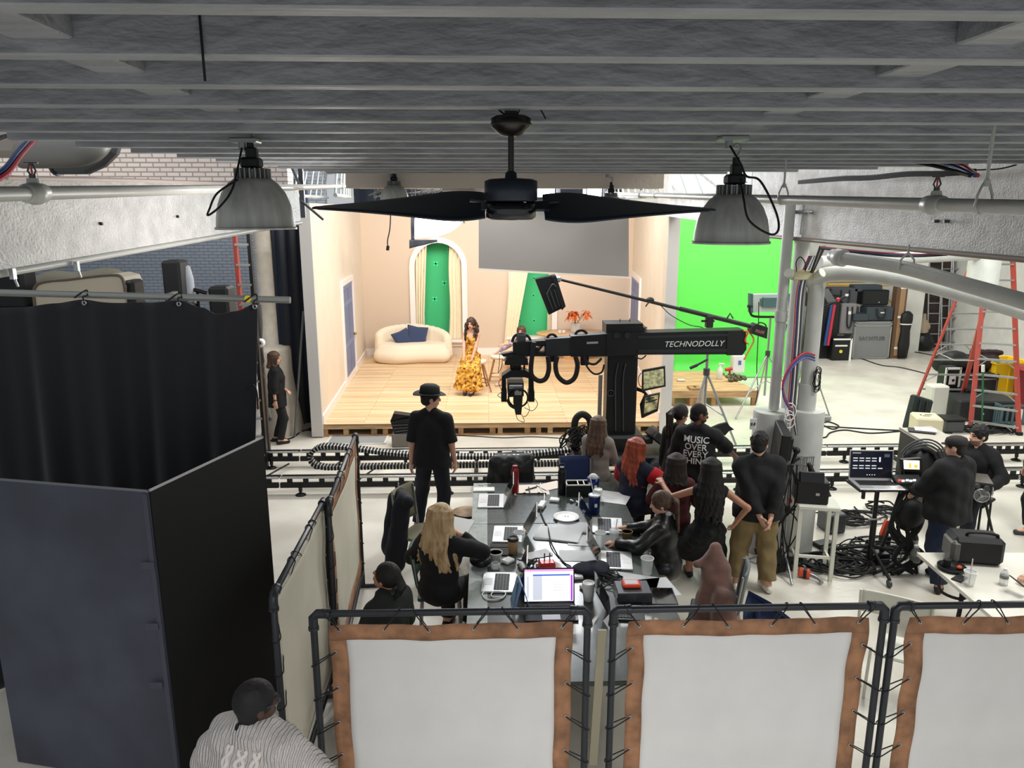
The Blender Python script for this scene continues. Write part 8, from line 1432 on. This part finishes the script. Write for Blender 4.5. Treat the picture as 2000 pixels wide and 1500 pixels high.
# woman in black at the left of the set
p = gz(546, 866); W = person('person in black standing left of the set, dangling a clear headset', (p.x, p.y+.05, 0), -78, 1.64, 'f', 1.12, 'fair', head=(-12, 0), L=(.05, .165, 1.04), Rr=(.28, -.02, .80), legs=[(-.09, -.04, 0, 4), (.12, .05, 0, -18)], hair=('bob', (104, 74, 54), .27, 2, 1.08), top=(c_blk, 1.45, .03), bottom=('pants', c_blk2, .014, .97), shoes=(18, 18, 20), hem=.16, elbow=[(-.6, -.6, -.2), (.4, -1, -.2)])
wp = W['R'][2]; part(W['root'], 'watch_strap', MB().tube([T3(wp+Vector((.034*math.cos(k*.52), .034*math.sin(k*.52), .03))) for k in range(12)], .009, 6, True, True), m_black)
gl = thing('headphones', 'clear plastic headset dangling from the hand of the person in black', 'headset', (p.x-.08, p.y-.33, .5)); b = MB(); c = gy(522, 815, p.y-.3)-gl.location
b.tube(bez([c+Vector((0, 0, .16)), c+Vector((-.06, 0, .05)), c+Vector((-.05, 0, -.06)), c+Vector((.02, 0, -.1)), c+Vector((.06, 0, -.02)), c+Vector((.03, 0, .15))], 6), .012, 7); part(gl, 'band', b, mat('grey plastic', (128, 130, 132), .3)); part(gl, 'ear_cup', MB().ell(c+Vector((-.05, 0, -.06)), (.03, .03, .05)).ell(c+Vector((.05, 0, -.03)), (.03, .03, .05)), m_dsteel)
# person in white half behind the curtain
p = gz(492, 872); person('person in white clothes half hidden behind the edge of the black curtain', (p.x+.03, p.y+.1, 0), -60, 1.66, 'f', 1.05, 'fair', hair=('bob', (60, 46, 40), .3), top=(cl('white shirt', (216, 214, 212)), 1.7, .03), bottom=('pants', cl('white trousers', (206, 204, 204)), .02, .96), shoes=(200, 198, 196), L=(-.2, .1, .85), Rr=(.25, .05, .8), hem=.1)
# man in the hat
p = gz(846, 752, 1.955); Hm = person('person in a black hat, t-shirt and dark jeans standing before the track', (p.x-.04, p.y+.05, 0), -12, 1.90, 'm', 1.06, 'fair', head=(-62, -4), L=(-.25, -.02, .84), Rr=(.25, .08, .86), legs=[(-.20, .05, 0, 18), (.13, -.05, 0, -10)], hair=('short', (30, 26, 24)), top=(c_blk, 1, .022), bottom=('pants', c_navy, .022, .97), shoes=(20, 20, 22), hem=.06)
hp = Hm['HP']; s = Hm['s']; hm = Hm['hm']
o = part(Hm['root'], 'hat', MB().lathe([(.096*s, .0), (.1*s, .05*s), (.093*s, .095*s), (.06*s, .118*s), (.001, .122*s)], hp(0, -.016, .045), 30, hm, sy=1.18), c_blk2); part(o, 'hat_brim', MB().grid(lambda u, v: hp(0, -.016, .05)+hm @ Vector(((.09+.075*v)*s*math.cos(6.2832*u), (.105+.085*v)*s*math.sin(6.2832*u), (.012*v-.03*v*v+.03*v*abs(math.cos(6.2832*u)))*s)), 40, 5, .006), c_blk2); part(o, 'hat_band', MB().lathe([(.101*s, .002), (.104*s, .03*s)], hp(0, -.016, .05), 30, hm, sy=1.18), m_black)
# blonde woman from behind
p = gz(850, 1003, 1.36); Bl = person('person in a black jacket seated left of the table, holding a pale booklet', (p.x+.02, p.y-.02, 0), -24, 1.74, 'f', 1.16, 'fair', seat=.50, lean=6, head=(-24, -8), L=(-.2, .3, .80), Rr=(.14, .20, 1.10), elbow=[(-.7, -.6, -.3), (1, -.1, -.7)], hair=('long', (200, 174, 132), .55, 5, 1.2, (150, 118, 80), .17), top=(c_blk, 1.95, .03, 'collar', 'jacket'), bottom=('pants', c_blk2, .02, .95), curl=(.4, .7))
p = gz(892, 1030, .95); o = tag(MB().box((p.x, p.y, .96), (.28, .32, .012), rot=(8, 6, -16)).build('script_booklet', mat('pale booklet', (190, 190, 188), .6)), 'pale booklet held up beside the far left corner of the table', 'booklet'); 
# woman with dark ponytail, lower left
p = gz(758, 1116, 1.27); person('person in a dark green fleece looking up to the left behind the front screen', (p.x, p.y+.0, 0), 52, 1.66, 'f', 1.1, 'tan', seat=.45, lean=2, head=(14, 22), L=(-.2, .3, .75), Rr=(.2, .3, .7), hair=('pony', (22, 18, 18), .34), top=(cl('dark green fleece', (34, 38, 34)), 1.95, .04, 'collar'), bottom=('pants', c_blk2, .02, .95))
# group on the right side of the table
p = gz(1172, 820, 1.475); person('person in a grey sweater standing at the far end of the table', (p.x, p.y+.12, 0), -25, 1.66, 'f', .98, 'fair', seat=.60, head=(-15, -4), hair=('long', (104, 78, 58), .50, 7, 1.05), top=(cl('grey knit', (128, 122, 114)), 1.95, .028), bottom=('pants', cl('grey trousers', (92, 86, 80)), .018, .95), hem=.1)
p = gz(1228, 860, 1.42); Rd = person('person in a navy and red jacket seated at the far right of the table', (p.x+.06, p.y, 0), -42, 1.70, 'f', 1.05, 'fair', seat=.52, lean=6, head=(-28, -12), L=(-.1, .4, .9), Rr=(.25, .36, .95), elbow=[(-1, -.4, -.4), (1, -.2, -.5)], hair=('long', (168, 74, 42), .52, 9, 1.15, (110, 40, 22), .13), top=(cl('navy fleece', (24, 28, 46)), 1, .04, 'collar'), bottom=('pants', c_blk2, .02, .95)); blob('sleeve', [q_ for k_ in 'LR' for q_ in (('cap', T3(Rd[k_][0].lerp(Rd[k_][1], .4)), T3(Rd[k_][1]), .102, .098), ('cap', T3(Rd[k_][1]), T3(Rd[k_][2]), .098, .07, 'flat'))], cl('red fleece', (176, 20, 30)), Rd['root'], .009, .02)
p = gz(1332, 792, 1.70); person('person all in black standing close behind the one with white back lettering', (p.x, p.y+.05, 0), -30, 1.68, 'f', 1, 'tan', head=(-40, -6), hair=('pony', (44, 34, 30), .42, 3), top=(c_blk, 1.9, .02), bottom=('pants', c_blk2, .015, .95), hem=.1)
p = gz(1370, 791, 1.80); Mu = person('person in a black t-shirt with white lettering on the back', (p.x-.02, p.y, 0), -24, 1.80, 'm', 1.14, 'brown', head=(-58, -10), L=(-.28, .12, .9), Rr=(.42, .42, 1.02), elbow=[(-.5, -1, -.2), (1, -.3, -.6)], legs=[(-.16, 0, 0, 8), (.15, 0, 0, -8)], hair=('buzz', (18, 16, 16)), top=(c_blk, 1.3, .034), bottom=('pants', c_navy, .024, .97), hem=.08, extra={'beard': 1})
part(Mu['root'], 'necklace', MB().tube([T3(Mu['nk']+Vector((.068*math.cos(k*.4), .068*math.sin(k*.4), -.012+.012*math.cos(k*.4+1.5)))) for k in range(16)], .005, 6, True, True), mat('pale chain', (214, 208, 190), .3, .5))
p = gz(1322, 888, 1.38); person('person in a maroon top seated with back turned, right of the table', (p.x, p.y, 0), -14, 1.66, 'f', 1.08, 'fair', seat=.5, head=(-8, -4), L=(-.25, .3, .75), Rr=(.25, .3, .75), hair=('bob', (40, 28, 24), .33, 11, 1.15), top=(cl('maroon jersey', (78, 28, 32)), 1.6, .026), bottom=('pants', c_blk2, .02, .95), neckline=0)
p = gz(1390, 908, 1.46); LH = person('person in a black tank top, one arm around the neighbour in maroon', (p.x, p.y, 0), -8, 1.70, 'f', 1.0, 'tan', seat=.62, head=(-6, -4), L=(-.48, .30, 1.16), Rr=(.30, .0, .86), elbow=[(-.2, -1, -.6), (1, -.6, -.2)], hair=('long', (20, 17, 17), .66, 13, 1.08), top=(c_blk, 0, .014), bottom=('skirt', c_blk, .03, .30))
p = gz(1304, 975, 1.28); LJ = person('person in a black leather jacket typing at the right side of the table', (p.x+.03, p.y, 0), 62, 1.66, 'f', 1.06, 'fair', seat=.46, lean=8, head=(14, -10), L=(-.22, .50, .84), Rr=(.18, .52, .86), elbow=[(-.9, -.5, -.8), (.9, -.5, -.8)], hair=('pony', (96, 70, 52), .40, 15), top=(cl('black leather', (24, 26, 28), rough=.4), 1.95, .034, 'collar', 'jacket'), bottom=('pants', cl('beige trousers', (150, 136, 110)), .03, .95), legs=[(-.14, .42, 0, 6), (.16, .40, 0, -6)])
part(LJ['root'], 'earring', MB().tube([T3(LJ['HP'](-.088, -.012+.016*math.cos(k*.6), -.055+.016*math.sin(k*.6))) for k in range(11)], .003, 6, True, True), m_steel)
# man in khaki trousers, hands behind his back
p = gz(1472, 1150); Kh = person('person in a dark shirt and khaki trousers, hands clasped behind the back', (p.x-.01, p.y+.02, 0), -6, 1.77, 'm', 1.2, 'fair', side=-3.5, head=(-22, -6), L=(-.03, -.22, .90), Rr=(.07, -.23, .92), elbow=[(-1, -.3, -.1), (1, -.3, -.1)], legs=[(-.17, .02, 0, 16), (.14, -.03, 0, -14)], hair=('short', (28, 24, 22), .3, 2), top=(cl('black green shirt', (17, 20, 20)), 1.9, .04, 'collar'), bottom=('pants', c_kha, .045, .90), shoes=(220, 216, 204), hem=.05)
# operator in the jacket and cap
p = gz(1838, 1142); Op = person('person in a black jacket, jeans and dark cap standing at the cart', (p.x-.03, p.y+.02, 0), 24, 1.70, 'm', 1.22, 'fair', head=(16, -8), L=(-.10, .34, 1.02), Rr=(.34, .06, .80), elbow=[(-1, -.2, -.6), (1, -.6, -.2)], legs=[(-.17, -.1, 0, 62), (.14, .10, 0, -6)], hair=('buzz', (40, 34, 32)), top=(cl('black wool', (16, 17, 19)), 1.95, .05, 'collar', 'jacket'), bottom=('pants', c_den, .035, .96), shoes=(24, 26, 32), hem=.08)
hp = Op['HP']; s = Op['s']; o = part(Op['root'], 'flat_cap', MB().lathe([(.09*s, .02*s), (.098*s, .045*s), (.085*s, .085*s), (.05*s, .105*s), (.001, .108*s)], hp(0, -.014, .02), 28, Op['hm'], sy=1.2), cl('dark tweed', (44, 40, 40))); part(o, 'cap_peak', MB().grid(lambda u, v: hp(0, -.014, .045)+Op['hm'] @ Vector(((.085)*s*math.cos(.5+2.14*u)*(1+.0*v), (.1+.055*v)*s*math.sin(.5+2.14*u)+.0, -.012*v*s)), 14, 4, .006), cl('dark tweed', (44, 40, 40)))
# operator at the hand wheels
p = gz(1908, 842, 1.36); St = person('person in a black sweater seated at the hand wheels, facing left', (p.x+.06, p.y+.02, 0), 128, 1.76, 'm', 1.02, 'fair', seat=.50, lean=4, head=(-32, -4), L=(-.28, .30, .74), Rr=(-.02, .42, .92), legs=[(-.14, .44, 0, 8), (.14, .36, 0, -8)], hair=('short', (28, 24, 24), .3, 4, 1.1), top=(c_blk, 1.95, .034), bottom=('pants', c_navy, .03, .95), elbow=[(-.6, -.8, -.4), (.8, -.5, -.6)], extra={'beard': 1})
c_ = thing('chair', 'black chair under the person at the hand wheels', 'chair', (St['root'].location.x, St['root'].location.y, 0), 128); part(c_, 'seat', MB().box((0, 0, .455), (.44, .42, .04), bev=.012), m_black); part(c_, 'backrest', MB().box((0, -.24, .78), (.42, .03, .3), bev=.012), m_black)
for sx in (-1, 1):
    for sy in (-1, 1): part(c_, 'leg', MB().cyl((sx*.19, sy*.18, 0), (sx*.18, sy*.17, .44), .014), m_black)
# person with the cable-knit sweater, bottom left
p = gz(515, 1336, 1.68); c_knit = mat('oatmeal cable knit', (206, 198, 192), .9, bump=.9, bscale=16, wave=2.2, sheen=.3)
Sw = person('person in an oatmeal cable-knit sweater, seen from behind beside the black flat', (p.x-.10, p.y-.02, 0), -14, 1.70, 'f', 1.3, 'dark', side=6, head=(-38, -2), hair=('bun', (20, 18, 20), .2, 4, .8), top=(c_knit, 1.95, .06, 'collar', 'sweater'), bottom=('pants', c_blk2, .02, .95), vox=.007, hem=.12, L=(-.42, .14, .95), Rr=(.42, .14, .95), elbow=[(-1, -.4, 0), (1, -.4, 0)])
hp = Sw['HP']; s = Sw['s']; part(Sw['root'], 'glasses', MB().tube([T3(hp(.083, .02, .012)), T3(hp(.076, .085, .012)), T3(hp(.055, .1, .012))], .004, 6).tube([T3(hp(-.083, .02, .012)), T3(hp(-.076, .085, .012)), T3(hp(-.055, .1, .012))], .004, 6).tube([T3(hp(.033+.024*math.cos(k*.6), .104, .008+.018*math.sin(k*.6))) for k in range(11)], .003, 6, True, True).tube([T3(hp(-.033+.024*math.cos(k*.6), .104, .008+.018*math.sin(k*.6))) for k in range(11)], .003, 6, True, True), m_dsteel)
# raised cables down the back of the sweater
def on_back(J, garment, pts):
    o = [k for k in J['root'].children if k.name.split('.')[0] == garment][0]; me = o.data; bv = BVHTree.FromPolygons([v.co[:] for v in me.vertices], [p.vertices[:] for p in me.polygons]); out = []
    for (x, z) in pts:
        org = J['at'](x, -.6, z); h = bv.ray_cast(org, J['Fw']); out.append(h[0] if h[0] is not None else None)
    return out
for k, x0 in enumerate((-.075, -.0, .075)):
    for ph in (0, math.pi):
        pts = [q for q in on_back(Sw, 'sweater', [(x0+.014*math.sin(z*70+ph)*(1.6 if k == 1 else 1), z) for z in np.linspace(.53, -.12, 64)]) if q is not None]
        part(Sw['root'], 'knitted_cable', MB().tube([q-Sw['Fw']*.001 for q in pts], .012, 6), mat('oatmeal yarn', (206, 198, 192), .9))
# lettering on the bearded man's back
def back_text(J, garment, txt, size, z0_, m, line=.9, sx=1.0):
    o = [k for k in J['root'].children if k.name.split('.')[0] == garment][0]; me = o.data; bv = BVHTree.FromPolygons([v.co[:] for v in me.vertices], [p.vertices[:] for p in me.polygons])
    t = text_mb(txt, size, Matrix.Identity(4), .001, line=line, sx=sx, bold=size*.012); vs = []
    for v in t.v:
        org = J['at'](v[0]/J['s'], -.6, z0_+v[1]/J['s']); h = bv.ray_cast(org, J['Fw']); q = (h[0] if h[0] is not None else J['at'](v[0]/J['s'], -.15, z0_+v[1]/J['s'])); vs.append(tuple(q-J['Fw']*(.004 if v[2] > 0 else .002)))
    b = MB(); b.add(vs, t.f); return part(J['root'], 'printed_lettering', b, m)
back_text(Mu, 'shirt', 'MUSIC\nOVER\nEVERY\nTHING', .104, .31, mat('white shirt print', (214, 214, 210), .7), .82, 1.0)
# passers-by cut off by the right edge
p = gz(1996, 1044); person('person cut off by the right edge, only a dark grey shoe in the picture', (p.x+.14, p.y+.06, 0), 80, 1.7, 'm', 1, 'fair', top=(c_blk, 1.9, .03), bottom=('pants', c_blk2, .02, .85), shoes=(54, 56, 60), legs=[(-.1, .1, 0, 4), (.12, -.15, 0, 0)])
p = gz(1996, 1138, TZ2+.05); Ed = person('person at the right edge, only a hand holding a dark phone over the folding table', (p.x+.55, p.y-.05, 0), 88, 1.7, 'f', 1, 'fair', seat=.46, L=(-.05, .40, .84), Rr=(.12, .44, .84), hair=('bob', (90, 60, 40), .3), top=(c_blk2, 1.9, .03), bottom=('pants', c_blk2, .02, .9), curl=(.8, .8))
p = gz(1990, 1140, TZ2+.1); tag(MB().box((p.x, p.y, TZ2+.11), (.09, .16, .01), rot=(20, 30, 30), bev=.003).build('phone', m_black), 'dark phone held over the white folding table at the right edge', 'phone')
# ---------- light
SC.view_settings.view_transform = 'Standard'; SC.view_settings.look = 'None'; SC.view_settings.exposure = 0; SC.view_settings.gamma = 1
w = bpy.data.worlds.new('world'); SC.world = w; w.use_nodes = True
w.node_tree.nodes['Background'].inputs[0].default_value = (.92, .96, 1, 1); w.node_tree.nodes['Background'].inputs[1].default_value = .55
def area(name, loc, to, size, e, col=(1, 1, 1), sy=None, spread=180):
    l = bpy.data.lights.new(name, 'AREA'); l.energy = e; l.color = col; l.size = size; l.spread = R(spread)
    if sy: l.shape = 'RECTANGLE'; l.size_y = sy
    o = bpy.data.objects.new(name, l); COL.objects.link(o); o.location = loc; o.rotation_euler = (Vector(to)-Vector(loc)).to_track_quat('-Z', 'Y').to_euler(); o['kind'] = 'helper'; return o
area('set_light', (-1.6, 14.6, 6.2), (-.6, 17.2, .3), 3.0, 260, (1, .97, .92), 2)
area('set_light', (2.0, 14.6, 6.2), (1.4, 17.2, .3), 3.0, 260, (1, .97, .92), 2)
area('set_back_light', (.3, 12.2, 6.3), (.3, 18, 2.4), 4, 200, (1, .97, .92), 1.5)
area('green_light', (5.2, 15.5, 6.3), (5.6, 19, 2), 2.5, 240, (1, 1, .97), 2)
area('hall_light', (8.8, 14.5, 6.6), (8.4, 13.5, 0), 4, 700, (1, 1, .96), 5)
area('hall_light', (6.2, 6.0, 6.2), (4.0, 8.6, .8), 2, 280, (1, 1, .95), 2)  # this one is added to brighten the column fronts, no fixture there
area('brick_fill', (-4.4, 6.6, 4.0), (-4.2, 8.5, 4.9), 2, 22, (1, .96, .93), .3)  # added without a fixture, brightens the upper brick
area('hall_light', (4.5, 9.9, 6.6), (4.3, 9.2, 0), 3, 170, (1, 1, .95), 2)
area('hall_light', (-.5, 10.4, 6.4), (-.6, 10.2, 0), 4.5, 105, (1, .98, .95), 1.5)
area('left_light', (-6.5, 10.5, 6.4), (-6, 12, 0), 3, 90, (.9, .95, 1), 2)
area('beam_light', (-.9, 5.0, 3.7), (-2.6, 4.6, 4.1), .8, 17, (1, .95, .92), .2)
area('front_fill', (.8, -.2, 3.95), (.8, 1.5, 0), 4, 95, (.97, .98, 1), 1, 112)  # added fill behind the camera, spread narrowed to miss the joists
area('lamp_spill', (1.2, 13.0, 4.35), (.8, 2, 3.4), .4, 170, (.9, .95, 1), .3)
area('lamp_spill', (-1.6, 13.0, 4.6), (-2, 2, 3.6), .4, 90, (1, .97, .93), .3)
